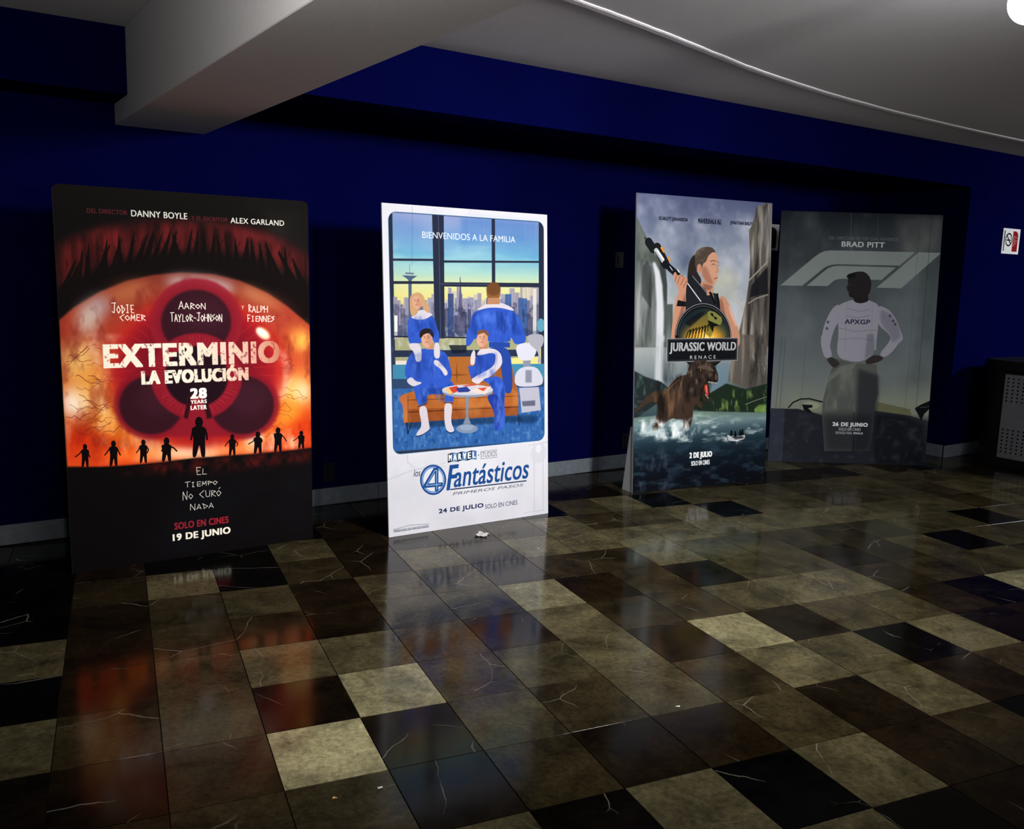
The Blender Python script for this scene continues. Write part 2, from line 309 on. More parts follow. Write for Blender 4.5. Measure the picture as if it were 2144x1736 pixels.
    def run(s, ops):
        for o in ops:
            k = o[0]
            if k == 'P': s.put(s.mask(edges_of(s.px(o[4])), o[3]), hx(o[1]), o[2])
            elif k == 'Q':
                q = s.px(o[4])
                for _ in range(2):
                    n = np.roll(q, -1, 0); q = np.stack([q * .78 + n * .22, q * .22 + n * .78], 1).reshape(-1, 2)
                s.put(s.mask(edges_of(q), o[3]), hx(o[1]), o[2])
            elif k == 'L': s.stroke(o[4], o[3], o[1], o[2])
            elif k == 'T': s.text(*o[1:])
            elif k == 'S': s.scrawl(*o[1:])
            elif k == 'G':
                mk = s.mask(edges_of(s.px(o[1])), o[3])
                if mk is None: continue
                V = np.arange(mk[2], mk[4]) / s.h * 1000; vs = [q[0] for q in o[2]]; C = np.array([hx(q[1]) for q in o[2]])
                s.put(mk, np.stack([np.interp(V, vs, C[:, i]) for i in range(3)], 1)[:, None].astype(np.float32))
            elif k == 'N':
                _, c, amp, sx, sy, lo, f, seed, pts = o; mk = s.mask(edges_of(s.px(pts)), max(f, 9))
                if mk is None: continue
                m, x0, y0, x1, y1 = mk; n = s.noise(x0, y0, x1, y1, sx, sy, seed); s.put((m * np.clip((n - lo) / (.8 - lo), 0, 1).astype(np.float32), x0, y0, x1, y1), hx(c), amp)
            elif k == 'B':
                m, x0, y0, x1, y1 = s.mask(edges_of(s.px(o[2]))); F = np.ones((s.h, s.w), np.float32); F[y0:y1, x0:x1] -= m
                a, b = int(o[3] * s.h / 1000), int(o[4] * s.h / 1000); s.put((F[a:b], 0, a, s.w, b), hx(o[1]))
def print_image(name, w, h, ops):
    cv = Canvas(w, h); cv.run(ops)
    im = bpy.data.images.new(name, w, h); buf = np.ones((h, w, 4), np.float32); buf[..., :3] = cv.a[::-1]
    im.pixels.foreach_set(buf.ravel()); im.update(); im.pack(); return im
# ---------------------------------------------------------------- print art, in board units (0 to 1000 across and down)
EYE=[
('P','060505',1,0,(0,0,1000,0,1000,1000,0,1000)),
('G',(0,0,1000,0,1000,200,0,200),((0,'0c0a09'),(200,'070505')),0),
('N','2a2622',0.6,6,6,0.2,60,1,(700,0,1000,0,1000,330,800,300)),  # grey sheen of the glossy board, painted into the top right
('P','4a1214',0.9,22,(-1.7,158.7,83.1,129.4,179.4,105.8,303.2,89.4,457.9,78.6,619.7,76.4,789.1,92.9,906.3,123.7,1002.7,163.9,1000.7,226.5,903.9,196.8,729.2,154.8,562.2,144.1,402.4,151.8,249.5,173.1,150.5,202.8,54,241.9,-3.1,272.9)),
('N','8a2322',0.8,10,8,0.3,18,3,(-1.7,158.7,83.1,129.4,179.4,105.8,303.2,89.4,457.9,78.6,619.7,76.4,789.1,92.9,906.3,123.7,1002.7,163.9,1000.7,226.5,903.9,196.8,729.2,154.8,562.2,144.1,402.4,151.8,249.5,173.1,150.5,202.8,54,241.9,-3.1,272.9)),
('N','120707',0.9,34,3,0.35,10,4,(-0.6,138.6,458.5,64.2,1003.2,148.3,1000.1,246,453.7,175.7,-8.6,289.8)),
('P','0a0505',0.95,1.2,(68.8,183.6,71.4,186.5,28.5,267,3.6,267.2)),
('L','0a0505',1,2.2,(36.9,243.1,55.6,224.2)),
('L','0a0505',1,2.2,(38.9,204.5,38.5,185.9)),
('P','0a0505',0.95,1.2,(90.5,176.4,94.1,160.2,60.3,256.1,30.4,256.4)),
('L','0a0505',1,2.2,(64,218.3,54.3,199.8)),
('L','0a0505',1,2.2,(63.8,222.3,67.9,203.5)),
('P','0a0505',0.95,1.2,(93.8,155.4,96,168.3,82.9,246,66.7,246.2)),
('L','0a0505',1,2.2,(82,224.6,68.6,206.1)),
('L','0a0505',1,2.2,(81.9,226.3,67.6,207.8)),
('P','0a0505',0.95,1.2,(116.2,141.5,118.1,159.2,117.3,236.4,91.8,236.7)),
('L','0a0505',1,2.2,(110.2,186.4,99,167.9)),
('L','0a0505',1,2.2,(108.1,226.8,125,207.7)),
('P','0a0505',0.95,1.2,(191.3,143.4,194.1,146.2,144.8,227.5,124.1,227.8)),
('L','0a0505',1,2.2,(158.3,177.6,178.4,158.2)),
('L','0a0505',1,2.2,(157.1,202.8,178.3,183.4)),
('P','0a0505',0.95,1.2,(180.7,133.6,183.8,129.5,179.8,219.2,149.6,219.6)),
('L','0a0505',1,2.2,(172.3,167.3,154.4,148.9)),
('L','0a0505',1,2.2,(171.9,175.3,177.3,156.2)),
('P','0a0505',0.95,1.2,(230.8,125.8,233.8,125.2,203.4,211.7,186.8,212)),
('L','0a0505',1,2.2,(208.9,194.3,209,175.3)),
('L','0a0505',1,2.2,(210.2,168.8,210.3,149.8)),
('P','0a0505',0.95,1.2,(221.7,134.2,225.6,114.3,239.7,204.7,211.9,205.2)),
('L','0a0505',1,2.2,(224.1,184.6,240.3,165.1)),
('L','0a0505',1,2.2,(225.9,147.8,239.6,128.4)),
('P','0a0505',0.95,1.2,(281.9,107.6,284.9,108.3,268.1,198.5,245.3,198.9)),
('L','0a0505',1,2.2,(267.7,150,289.1,130.2)),
('L','0a0505',1,2.2,(267.7,150.8,280.1,131.2)),
('P','0a0505',0.95,1.2,(332.3,109.1,335.3,109.2,303.9,192.9,271.9,193.5)),
('L','0a0505',1,2.2,(305.9,161.7,319.3,142)),
('L','0a0505',1,2.2,(306.8,141.1,319,121.4)),
('P','0a0505',0.95,1.2,(356.5,98.5,358.7,117.7,334.4,188.1,304.3,188.7)),
('L','0a0505',1,2.2,(335.3,135.9,328.9,116.7)),
('L','0a0505',1,2.2,(334.2,161.5,354.2,141.6)),
('P','0a0505',0.95,1.2,(389.3,105.6,392.6,100.5,362.5,184,339.6,184.5)),
('L','0a0505',1,2.2,(367.1,143.2,353.1,124.1)),
('L','0a0505',1,2.2,(367.7,131.4,352.4,112.4)),
('P','0a0505',0.95,1.2,(423.6,94.2,426.9,91.7,397.6,180.6,368.6,181.2)),
('L','0a0505',1,2.2,(398.5,172.8,400.9,153.1)),
('L','0a0505',1,2.2,(399.7,144.3,388.4,125.1)),
('P','0a0505',0.95,1.2,(442.4,98.6,445.6,97.8,429.2,177.9,401.5,178.5)),
('L','0a0505',1,2.2,(427.5,124.9,448,104.6)),
('L','0a0505',1,2.2,(427.5,123.8,428.1,104.1)),
('P','0a0505',0.95,1.2,(428.1,104.3,431,108.9,463.9,175.9,431.9,176.6)),
('L','0a0505',1,2.2,(440.2,151.6,454.7,131.4)),
('L','0a0505',1,2.2,(441.3,126.1,439,106.5)),
('P','0a0505',0.95,1.2,(503.8,92.4,506.8,95.7,491.1,174.9,470.4,175.3)),
('L','0a0505',1,2.2,(489.3,168,507.1,147.7)),
('L','0a0505',1,2.2,(489.3,166.9,487.9,147)),
('P','0a0505',0.95,1.2,(526.6,96.3,530,92.1,527.2,174.4,500.6,175)),
('L','0a0505',1,2.2,(519.6,138.7,503.3,119.2)),
('L','0a0505',1,2.2,(519.6,137.4,544.2,116.7)),
('P','0a0505',0.95,1.2,(550.5,97.3,553.9,93.7,564.9,174.7,529.8,175.5)),
('L','0a0505',1,2.2,(549.8,123.8,539.6,104.1)),
('L','0a0505',1,2.2,(548.5,157.6,567.3,137.1)),
('P','0a0505',0.95,1.2,(591.5,104.1,594.8,102.2,593.6,176,568.6,176.5)),
('L','0a0505',1,2.2,(585.5,152.9,599.1,132.4)),
('L','0a0505',1,2.2,(586,138.2,597,117.7)),
('P','0a0505',0.95,1.2,(602.7,106.3,606.1,104.5,627.1,178,603.3,178.5)),
('L','0a0505',1,2.2,(611.1,136.8,634.1,115.9)),
('L','0a0505',1,2.2,(610.4,154.3,615.2,133.9)),
('P','0a0505',0.95,1.2,(638.5,97.2,641.5,106.4,659.2,180.8,639.9,181.2)),
('L','0a0505',1,2.2,(645.6,147.7,662.3,126.9)),
('L','0a0505',1,2.2,(645.2,156.8,661,136)),
('P','0a0505',0.95,1.2,(676.2,110.9,679.5,112.9,697.1,184.3,671.5,184.8)),
('L','0a0505',1,2.2,(681.8,145.4,700.1,124.4)),
('L','0a0505',1,2.2,(680.9,171.3,691.2,150.5)),
('P','0a0505',0.95,1.2,(729.6,109.3,733,109.4,738,188.7,700.7,189.4)),
('L','0a0505',1,2.2,(724.5,140.1,742.7,119)),
('L','0a0505',1,2.2,(723.1,178.8,722.7,158.2)),
('P','0a0505',0.95,1.2,(745.4,119.2,749.3,106.5,771,194,738.6,194.6)),
('L','0a0505',1,2.2,(751,176.2,756,155.4)),
('L','0a0505',1,2.2,(751.2,170.4,747.9,149.8)),
('P','0a0505',0.95,1.2,(781.8,122.4,785.3,124.1,806.3,200.2,774.8,200.7)),
('L','0a0505',1,2.2,(788.4,143.6,771.4,123.3)),
('L','0a0505',1,2.2,(787.7,164.7,796.3,143.7)),
('P','0a0505',0.95,1.2,(808.4,128.5,812.4,115,838.7,207.3,814.5,207.7)),
('L','0a0505',1,2.2,(819.9,173,806.2,152.4)),
('L','0a0505',1,2.2,(820.7,151.4,802.1,131)),
('P','0a0505',0.95,1.2,(806.3,126.4,809.9,122.7,876.3,215.2,850,215.6)),
('L','0a0505',1,2.2,(840.7,180.4,835,159.5)),
('L','0a0505',1,2.2,(840.4,188,845.9,166.9)),
('P','0a0505',0.95,1.2,(891,128.3,894.3,137.5,912.5,224.1,887.4,224.4)),
('L','0a0505',1,2.2,(897.1,178.4,892.9,157.3)),
('L','0a0505',1,2.2,(897.4,169.7,916.1,148.1)),
('P','0a0505',0.95,1.2,(861.9,152.4,865.9,140.4,951.2,233.9,923.2,234.2)),
('L','0a0505',1,2.2,(907.3,202.1,899.3,181.1)),
('L','0a0505',1,2.2,(907.2,204,932.9,182.3)),
('P','0a0505',0.95,1.2,(923,165.6,926.8,161.6,993.4,244.6,956.3,245)),
('L','0a0505',1,2.2,(954.8,202.5,935.8,181.5)),
('L','0a0505',1,2.2,(954.4,214.8,958.6,193.4)),
('P','0c0606',1,8,(-11.9,266.2,77.9,231.4,199.1,198.5,349.8,177.9,507.1,169.1,671.5,178.5,844,201.7,1018.6,249.8,1015.1,364,-16.7,357.2)),
('G',(-4.3,340.4,50.7,306.5,147.5,264.9,246.5,236,348,218.8,452.2,211,586.7,213.3,697.9,230.3,812.3,263.2,900.4,301.2,1015.1,364,1010.3,720.6,855.9,723.7,708.1,722.8,484.1,719.5,351.1,723.5,223.5,723.7,125,721.6,-12.2,712.8),((212,'6e2a20'),(270,'8c3a28'),(379,'a03322'),(488,'c45a2a'),(562,'c8601f'),(643,'c0330f'),(709,'d8481c'),(746,'b02810')),4),
('P','b9b0b4',0.8,22,(673.3,253.5,668.5,258.2,656.8,262.1,638.6,265.1,615.2,266.9,587.6,267.6,557.4,267,526.2,265.2,495.5,262.4,466.8,258.7,441.6,254.2,420.9,249.2,405.8,244,396.9,238.8,394.6,233.8,399,229.2,409.9,225.4,426.8,222.4,449,220.5,475.4,219.7,504.8,220,535.8,221.6,566.8,224.2,596.3,227.8,622.8,232.3,644.7,237.4,661,242.8,670.7,248.2)),
('P','c9a898',0.7,14,(557,270.7,554.9,273.1,548.7,275.5,538.9,277.7,526,279.5,510.6,280.9,493.5,281.8,475.7,282.1,457.9,282,441.2,281.2,426.3,280,413.9,278.4,404.7,276.4,399,274.2,397.2,271.8,399.2,269.4,405.1,267,414.5,264.9,427,263.1,442,261.7,458.8,260.8,476.6,260.3,494.4,260.5,511.4,261.1,526.7,262.3,539.5,263.9,549.1,265.9,555.1,268.2)),
('P','a9a0a4',0.85,26,(180,282.7,182.8,287.8,183,293.8,180.6,300.4,175.7,307.3,168.5,314.2,159.5,320.6,149,326.3,137.7,331,126.1,334.5,114.8,336.5,104.3,337,95.2,336,87.9,333.5,82.8,329.7,80.1,324.7,79.9,318.8,82.2,312.3,87,305.4,94,298.7,102.9,292.3,113.2,286.5,124.4,281.8,136,278.3,147.3,276.1,157.9,275.5,167.2,276.5,174.7,278.9)),
('P','c4b8a8',0.8,26,(137.9,346.4,134.2,354.6,128.8,362,122.1,368.4,114.2,373.3,105.7,376.7,97,378.2,88.5,377.8,80.6,375.6,73.7,371.6,68.2,366.1,64.4,359.4,62.3,351.7,62.2,343.5,64,335.2,67.6,327.2,72.9,319.8,79.5,313.4,87.3,308.4,95.7,305,104.4,303.4,113,303.7,120.9,305.8,127.9,309.7,133.5,315.2,137.4,322,139.5,329.7,139.7,338)),
('P','b06a40',0.7,26,(333.8,249.3,333.3,254.2,328.8,259.7,320.6,265.3,309.1,270.9,294.9,276.1,278.8,280.7,261.5,284.4,244.1,287,227.3,288.5,211.9,288.8,198.8,287.9,188.5,285.7,181.5,282.5,178.2,278.4,178.7,273.5,183,268.2,190.9,262.7,202,257.2,215.8,252,231.6,247.5,248.7,243.7,266.2,240.9,283.2,239.3,298.9,238.9,312.4,239.7,323.1,241.8,330.4,245.1)),
('P','b87a50',0.7,20,(869.5,309.5,864.3,312.2,855,313.1,842,312.2,826.1,309.7,808,305.6,788.8,300.2,769.3,293.7,750.7,286.5,733.7,279,719.2,271.5,707.9,264.3,700.4,257.9,696.9,252.6,697.6,248.5,702.6,245.9,711.5,244.9,724,245.7,739.4,248,757.1,251.9,776.1,257.1,795.6,263.5,814.5,270.7,831.9,278.3,846.9,285.9,858.7,293.2,866.6,299.8,870.3,305.4)),
('P','a8402c',0.6,40,(917.4,336.1,914.3,346.5,905.9,356.3,892.7,365.1,875.2,372.3,854.6,377.7,831.8,380.9,808.1,381.8,784.6,380.5,762.5,376.9,742.9,371.3,726.8,363.9,714.8,355.2,707.5,345.6,705.3,335.5,708.2,325.5,716.2,315.9,728.9,307.3,745.5,300.1,765.5,294.6,787.8,291.2,811.3,289.9,835,291,857.5,294.3,877.7,299.8,894.6,307.1,907.3,315.9,915,325.7)),
('P','d88a3a',0.9,30,(1026.6,395.7,1024.7,403.7,1019.3,411.1,1010.9,417.8,999.9,423.2,986.8,427.3,972.3,429.7,957.2,430.3,942.1,429.2,928,426.4,915.4,422,905,416.3,897.3,409.5,892.6,402.1,891.2,394.3,893.2,386.5,898.3,379.2,906.5,372.6,917.2,367.1,930.1,363,944.4,360.5,959.4,359.7,974.5,360.7,988.8,363.4,1001.6,367.7,1012.3,373.4,1020.3,380.2,1025.2,387.8)),
('P','f0c050',0.9,22,(1013.9,403.5,1012.8,407.9,1009.9,412.1,1005.3,415.7,999.3,418.8,992.1,421,984.2,422.4,975.9,422.7,967.7,422.1,959.9,420.6,953,418.1,947.2,414.9,943,411.2,940.4,407,939.6,402.6,940.7,398.3,943.5,394.2,948,390.5,954,387.5,961,385.2,968.9,383.8,977.2,383.4,985.4,384,993.3,385.5,1000.3,387.9,1006.1,391.1,1010.4,394.9,1013.1,399.1)),
('P','e0a050',0.8,40,(128.6,451.8,126.3,461.8,120.5,471.2,111.6,479.6,99.9,486.4,86.1,491.4,70.9,494.3,55.1,495,39.5,493.4,24.9,489.7,11.9,484,1.3,476.7,-6.5,468.1,-11.1,458.6,-12.3,448.8,-10.1,439,-4.5,429.8,4.2,421.5,15.5,414.7,29,409.6,43.9,406.6,59.6,405.7,75.3,407,90.1,410.6,103.4,416.1,114.4,423.4,122.5,432.1,127.3,441.7)),
('P','d8b080',0.5,30,(135.5,410.2,134.1,417.2,130.6,423.7,125.1,429.5,118,434.4,109.7,437.9,100.5,440,90.9,440.6,81.5,439.7,72.6,437.2,64.8,433.4,58.3,428.3,53.6,422.4,50.8,415.8,50.1,409,51.5,402.1,54.9,395.7,60.3,389.9,67.2,385.1,75.4,381.5,84.5,379.3,94.1,378.6,103.5,379.5,112.5,381.9,120.5,385.7,127,390.7,131.9,396.6,134.8,403.3)),
('P','f0d8c8',1,34,(104.5,552.3,102.4,561.5,97.4,570.1,89.6,577.7,79.5,583.9,67.6,588.4,54.4,590.9,40.8,591.3,27.3,589.7,14.6,586,3.4,580.6,-5.7,573.7,-12.5,565.7,-16.5,556.8,-17.5,547.7,-15.5,538.6,-10.6,530.1,-3.1,522.6,6.8,516.4,18.5,511.9,31.4,509.3,45,508.7,58.5,510.1,71.3,513.6,82.8,518.9,92.2,525.8,99.2,534,103.4,542.9)),
('P','e8c070',0.8,30,(100.6,437.4,98.8,445.8,94.1,453.7,87,460.8,77.7,466.6,66.7,470.8,54.6,473.3,42.1,474,29.7,472.7,18,469.6,7.7,464.9,-0.8,458.8,-7,451.5,-10.6,443.5,-11.6,435.2,-9.8,426.9,-5.3,419.1,1.7,412.1,10.7,406.3,21.5,402,33.4,399.4,45.9,398.6,58.4,399.7,70.2,402.7,80.7,407.4,89.4,413.5,95.8,420.8,99.6,428.9)),
('P','f8e0b0',0.7,26,(157.7,550.8,156,555.4,151.5,559.7,144.3,563.4,135,566.3,123.9,568.4,111.6,569.5,98.8,569.5,86.1,568.4,74.1,566.4,63.5,563.5,54.7,559.9,48.2,555.7,44.2,551.1,43.1,546.5,44.7,542,49.1,537.7,56,534.1,65.1,531.1,76,529,88.1,527.9,100.9,527.8,113.6,528.7,125.7,530.7,136.6,533.6,145.6,537.2,152.4,541.4,156.5,546)),
('P','fff4f0',0.9,26,(57.2,547,56.1,552.4,53.4,557.4,49.2,561.8,43.8,565.4,37.4,568,30.4,569.5,23.1,569.8,15.9,568.9,9.1,566.9,3.1,563.8,-1.8,559.8,-5.4,555.1,-7.6,549.9,-8.1,544.6,-7,539.3,-4.4,534.3,-0.3,529.9,5.1,526.3,11.4,523.7,18.3,522.1,25.6,521.8,32.8,522.6,39.7,524.6,45.7,527.7,50.7,531.7,54.4,536.4,56.6,541.6)),
('P','e8a840',0.8,40,(179.2,509.3,177,517.8,171.2,525.8,162.1,532.9,150.3,538.6,136.3,542.7,120.9,544.9,104.8,545.3,88.9,543.8,74,540.4,60.8,535.4,49.9,529,41.9,521.5,37.1,513.4,35.8,504.9,38,496.6,43.6,488.8,52.3,481.8,63.8,476.1,77.5,472,92.6,469.5,108.6,468.9,124.5,470.3,139.7,473.5,153.2,478.4,164.4,484.8,172.8,492.4,177.8,500.7)),
('P','f0b040',0.9,44,(204.1,624.1,197.5,629.4,188,632.9,176.1,634.6,162.6,634.3,148,632.1,133.1,628.1,118.7,622.4,105.5,615.5,94,607.6,85,599.1,78.7,590.6,75.6,582.2,75.7,574.6,79,568,85.4,562.8,94.6,559.2,106.1,557.4,119.4,557.5,133.8,559.5,148.7,563.4,163.2,568.9,176.7,575.8,188.4,583.7,197.8,592.3,204.3,601,207.6,609.6,207.6,617.4)),
('P','ee8a20',0.8,34,(280.6,660.3,275.9,664,267.8,666.1,256.7,666.5,243.1,665.4,227.8,662.7,211.6,658.6,195.3,653.3,179.7,647,165.6,640.2,153.6,633.1,144.4,626.1,138.3,619.5,135.7,613.6,136.7,608.8,141.2,605.2,149,603.1,159.7,602.5,172.9,603.5,187.9,606,204,610,220.3,615.2,236.1,621.4,250.6,628.3,262.9,635.5,272.5,642.6,278.9,649.4,281.6,655.4)),
('P','c82a10',0.8,34,(114.2,647.1,112.2,652.5,107,657.4,98.7,661.6,88,664.8,75.2,667,61,668,46.3,667.8,31.7,666.4,17.9,663.8,5.7,660.2,-4.4,655.9,-11.8,650.9,-16.4,645.5,-17.7,640.1,-15.8,634.9,-10.8,630.1,-2.8,625.9,7.7,622.6,20.2,620.3,34.1,619.2,48.8,619.4,63.4,620.7,77.4,623.2,89.9,626.7,100.3,631.1,108,636.1,112.7,641.6)),
('P','f0c060',0.9,34,(978.4,541.6,976.3,551.2,971,560.3,962.6,568.3,951.6,574.8,938.6,579.5,924.2,582.1,909.2,582.7,894.4,581,880.4,577.3,868,571.7,857.7,564.5,850.1,556.1,845.6,546.9,844.3,537.4,846.2,527.9,851.4,519,859.6,511.1,870.3,504.6,883,499.9,897.2,497.1,912.1,496.4,927,497.8,941.1,501.4,953.8,506.9,964.3,514.1,972.2,522.5,977,531.9)),
('P','e8c8a0',0.9,26,(1009.2,554.5,1007.9,561.6,1004.4,568.2,999,574,991.9,578.8,983.5,582.3,974.3,584.3,964.6,584.7,955,583.6,945.9,580.9,937.9,576.8,931.2,571.6,926.3,565.4,923.3,558.7,922.5,551.6,923.8,544.7,927.2,538.1,932.5,532.3,939.5,527.6,947.7,524,956.9,522,966.6,521.5,976.2,522.5,985.3,525.1,993.5,529.2,1000.2,534.4,1005.3,540.6,1008.3,547.4)),
('P','f0a030',0.9,34,(951.8,586.7,955.4,591.7,955.7,598.1,952.7,605.3,946.5,613.2,937.4,621.3,926,629.1,912.8,636.3,898.4,642.6,883.7,647.5,869.4,650.9,856.1,652.7,844.6,652.6,835.4,650.8,828.8,647.3,825.4,642.3,825.1,636.1,828,629,834.1,621.2,842.9,613.3,854,605.5,867,598.3,881.2,592,895.9,587,910.3,583.4,923.7,581.6,935.5,581.5,945,583.3)),
('P','ee7a30',0.9,30,(869,635.5,869.6,640.3,865,646.4,855.5,653.4,841.6,661.1,824.1,669,803.9,676.8,782,683.9,759.6,690.2,737.7,695.2,717.6,698.7,700,700.6,685.9,700.8,676,699.2,670.7,696.1,670.2,691.4,674.6,685.6,683.6,678.7,696.9,671.2,713.8,663.4,733.5,655.8,755.1,648.6,777.5,642.2,799.5,637.1,820.2,633.3,838.3,631.2,853,630.9,863.4,632.4)),
('P','c0202a',0.6,40,(912.7,476.8,910.4,488.9,904.1,500.4,894.4,510.5,881.6,518.8,866.6,524.9,849.9,528.4,832.6,529.2,815.4,527.4,799.3,522.9,785,516,773.3,507.2,764.6,496.7,759.4,485.2,757.9,473.3,760.3,461.4,766.3,450.2,775.7,440.2,788,431.9,802.8,425.8,819.1,422,836.4,420.9,853.6,422.5,869.9,426.8,884.5,433.5,896.7,442.4,905.7,452.9,911.2,464.6)),
('N','fff0d0',0.6,14,12,0.5,0,7,(10,374.6,1020.7,384.1,1010.3,720.6,-12.2,712.8)),
('N','7a1008',0.5,18,14,0.5,0,8,(10,374.6,1020.7,384.1,1010.3,720.6,-12.2,712.8)),
('N','6a1a14',0.6,20,16,0.5,0,9,(7.5,333.7,452.1,211.8,1009.1,356.1,1003.8,526.2,-1,496.8)),
('L','5a1410',0.75,1.4080924143746842,(983.6,567.1,967.2,577.2,957.7,566.2,937.9,568.6,925.6,571.7,900.7,567.5,883.9,559.6)),
('L','5a1410',0.75,1.870361271092022,(865.2,656.8,840.1,658.1,825.7,670.2,808,667.1,792.8,679.1,775.4,672.6,758.5,661.7)),
('L','5a1410',0.75,1.6644839951806267,(45.3,574.7,64.4,564.1,79.3,559.3,99,566.8,110.2,561.7,119.4,573.7,131,576.7)),
('L','5a1410',0.75,1.353392126966413,(910.6,600.6,898.6,607.1,883.8,607.4,868.6,601.4,850.1,599.7,834.2,605.5,815.3,592.5)),
('L','5a1410',0.75,1.2750554223243598,(133.2,603.8,148.9,592.9,167.4,591.9,182.9,597.6,199.5,597.9,220.2,596.1,233.3,605.2)),
('L','5a1410',0.75,1.8201931354252152,(130.3,408.6,149.1,413.5,162.9,408.7,180.9,418.7,190.7,418.3,206.1,418.5,218.9,410.4)),
('L','5a1410',0.75,2.3331430178554227,(812.3,461.6,789.1,468.7,769.3,455.9,747.7,467.9,722.1,472.6,711.8,481.2,698.9,484.6)),
('L','5a1410',0.75,2.039272674604823,(824.3,478.2,799.9,468.5,780.6,465.8,768.5,468.7,758.8,458.3,743.7,446.9,733.5,448.7)),
('L','5a1410',0.75,1.8692289569141483,(823,514.8,808.2,517,790.2,528,775.1,515.9,754.7,506.2,735.1,505.9,711.1,506.6)),
('L','5a1410',0.75,1.174708276309474,(88.2,452.2,105.8,452.9,115.6,446.9,128,452.7,137.8,458,154.9,448.5,172.2,439.2)),
('L','5a1410',0.75,1.9310878521801826,(838.8,633.2,821.3,627.7,799.1,614.3,778.1,601.6,765.8,613,745.6,604.9,733.9,616.7)),
('L','5a1410',0.75,1.7244876999474377,(822.2,565.7,807.1,558.2,792,560.7,777,557.1,765,565.4,744.8,572.6,728.2,581.2)),
('L','5a1410',0.75,1.6001027737003704,(904.7,599.5,888.6,588.1,878.6,579.8,867.9,589.8,850,596,840.4,594.8,815.9,597)),
('L','5a1410',0.75,2.294327769076806,(25.8,427.7,35.4,424.9,47.5,434,57.3,428.4,68.9,420.7,80.5,414.7,95,404)),
('L','5a1410',0.75,1.1094846551464057,(138.7,556.2,155.6,556.2,176.8,547.9,194,543.5,211,549.6,221.5,542.8,230.1,536.6)),
('L','5a1410',0.75,1.008781758298576,(147.6,479.6,159.6,479.1,171,485,189,477.4,200,481.8,220.7,485.8,234.1,497.6)),
('L','5a1410',0.75,1.0706408388643358,(119,489.7,127.2,491.1,148.3,492.1,161.3,482.8,169.6,492.5,183.6,503.3,192.5,497.4)),
('L','5a1410',0.75,1.7587119160535303,(19,450.9,32,446.7,40.7,436.1,61.3,429,75.7,427,90.8,417.5,103,408.5)),
('L','5a1410',0.75,1.3135629547853098,(908.5,630.9,895.6,617.4,876.7,616.3,857.5,612.2,837.2,617.3,812.6,611.1,795.4,619)),
('L','5a1410',0.75,1.0672435565668583,(56.2,412.6,73.6,420.3,85.7,411.8,94.7,406,103.5,404.4,119.1,398.7,127.4,403.5)),
('L','5a1410',0.75,2.3366704152986393,(49.2,479.2,58.1,477.6,69.5,483.8,84,493.5,100,500.1,115.4,499.2,133.9,503.4)),
('L','5a1410',0.75,1.0708827969234265,(933.8,474.1,910.3,470.5,898.8,458.7,886.4,452.2,865.6,446.1,854.7,452.9,836.2,440.1)),
('L','5a1410',0.75,1.239673591276966,(53.5,593.5,73.4,597,84.2,595.8,96.9,592.4,104.6,594.7,123.1,600.9,132.1,602.1)),
('L','5a1410',0.75,1.1449882684471495,(878.2,651.4,855.5,640.1,840.2,650.5,822.9,647.9,805.8,654.2,780.8,653.8,755.4,655.1)),
('L','5a1410',0.75,1.3381815069415401,(881,416,855.4,403.3,836.2,402.6,812.2,399.5,799.4,393.6,786.7,395,771.2,401.4)),
('L','5a1410',0.75,1.2790438198675296,(36.6,621.5,54.8,630.7,70.7,629.2,79.8,637.5,94.5,627.3,104.9,618.2,121.8,628.6)),
('L','5a1410',0.75,1.535971478385182,(856.9,582.4,832.8,584.7,810,580.6,800.4,580.5,781.6,571.5,766,566.2,756.4,560.9)),
('L','5a1410',0.75,1.1088461580743896,(108.2,486.8,128.7,494.8,148.7,500,165.5,501.3,184.4,498.6,200.2,503.4,215.6,498.6)),
('L','5a1410',0.75,2.173556450792127,(56.6,527.9,73.9,533.5,85.1,544,96.1,549.6,104.4,555.9,120.6,567.4,140.2,572.6)),
('L','5a1410',0.75,1.858941735699568,(916.7,458.1,897.9,468.2,883.7,480.5,865,477.2,855.4,474.1,842.8,477.9,817.9,488.1)),
('L','5a1410',0.75,1.314508227394686,(20.6,552,35.1,557.6,47,567.1,57.6,563,68.5,566.3,88.4,559.2,104.2,566.2)),
('L','5a1410',0.75,1.1618348569714887,(83.4,587.8,102.5,594.1,115.9,592.9,130.3,603.2,142.4,598.5,157.8,610.4,168.8,599.6)),
('L','5a1410',0.75,2.2973988522787216,(915.5,451.4,902.4,453.7,881.6,458.3,860.1,446.3,842.1,454.8,816.9,449.5,793.3,452.9)),
('L','5a1410',0.75,1.99833918698967,(102.1,591.1,116.6,582.3,127.3,574.5,136.7,566.6,153.3,557.9,171.1,564.2,189.8,572.2)),
('L','5a1410',0.75,1.5252546996464396,(981.3,571.5,955,559.9,943.7,547.8,930.4,544,912.6,548.3,890.6,536.5,874.1,537.1)),
('L','5a1410',0.75,2.285749328740621,(93.3,480.6,110.1,480.9,130.1,492,138.5,498.4,156.3,494,165.7,493.8,178.1,499.8)),
('L','5a1410',0.75,1.3794562917534767,(48.4,508.5,64.7,515.8,80.2,511.5,91.8,520,106.9,509.9,120.6,504.1,137.7,494.5)),
('L','5a1410',0.75,1.5359449775175076,(69,623.7,84,621.7,104.6,613,116.7,621,124.1,627.7,137.3,616.8,148.6,616.3)),
('L','5a1410',0.75,1.8309542649667065,(18.5,442.4,38.7,441.4,52.9,432.1,63.5,442.9,80.1,443.4,88.5,441.1,106.6,439.9)),
('L','5a1410',0.75,2.093284130595897,(919.6,572.2,909.7,559.1,886.9,556,862.2,563.8,837.4,559.7,811,565.5,787.1,555.4)),
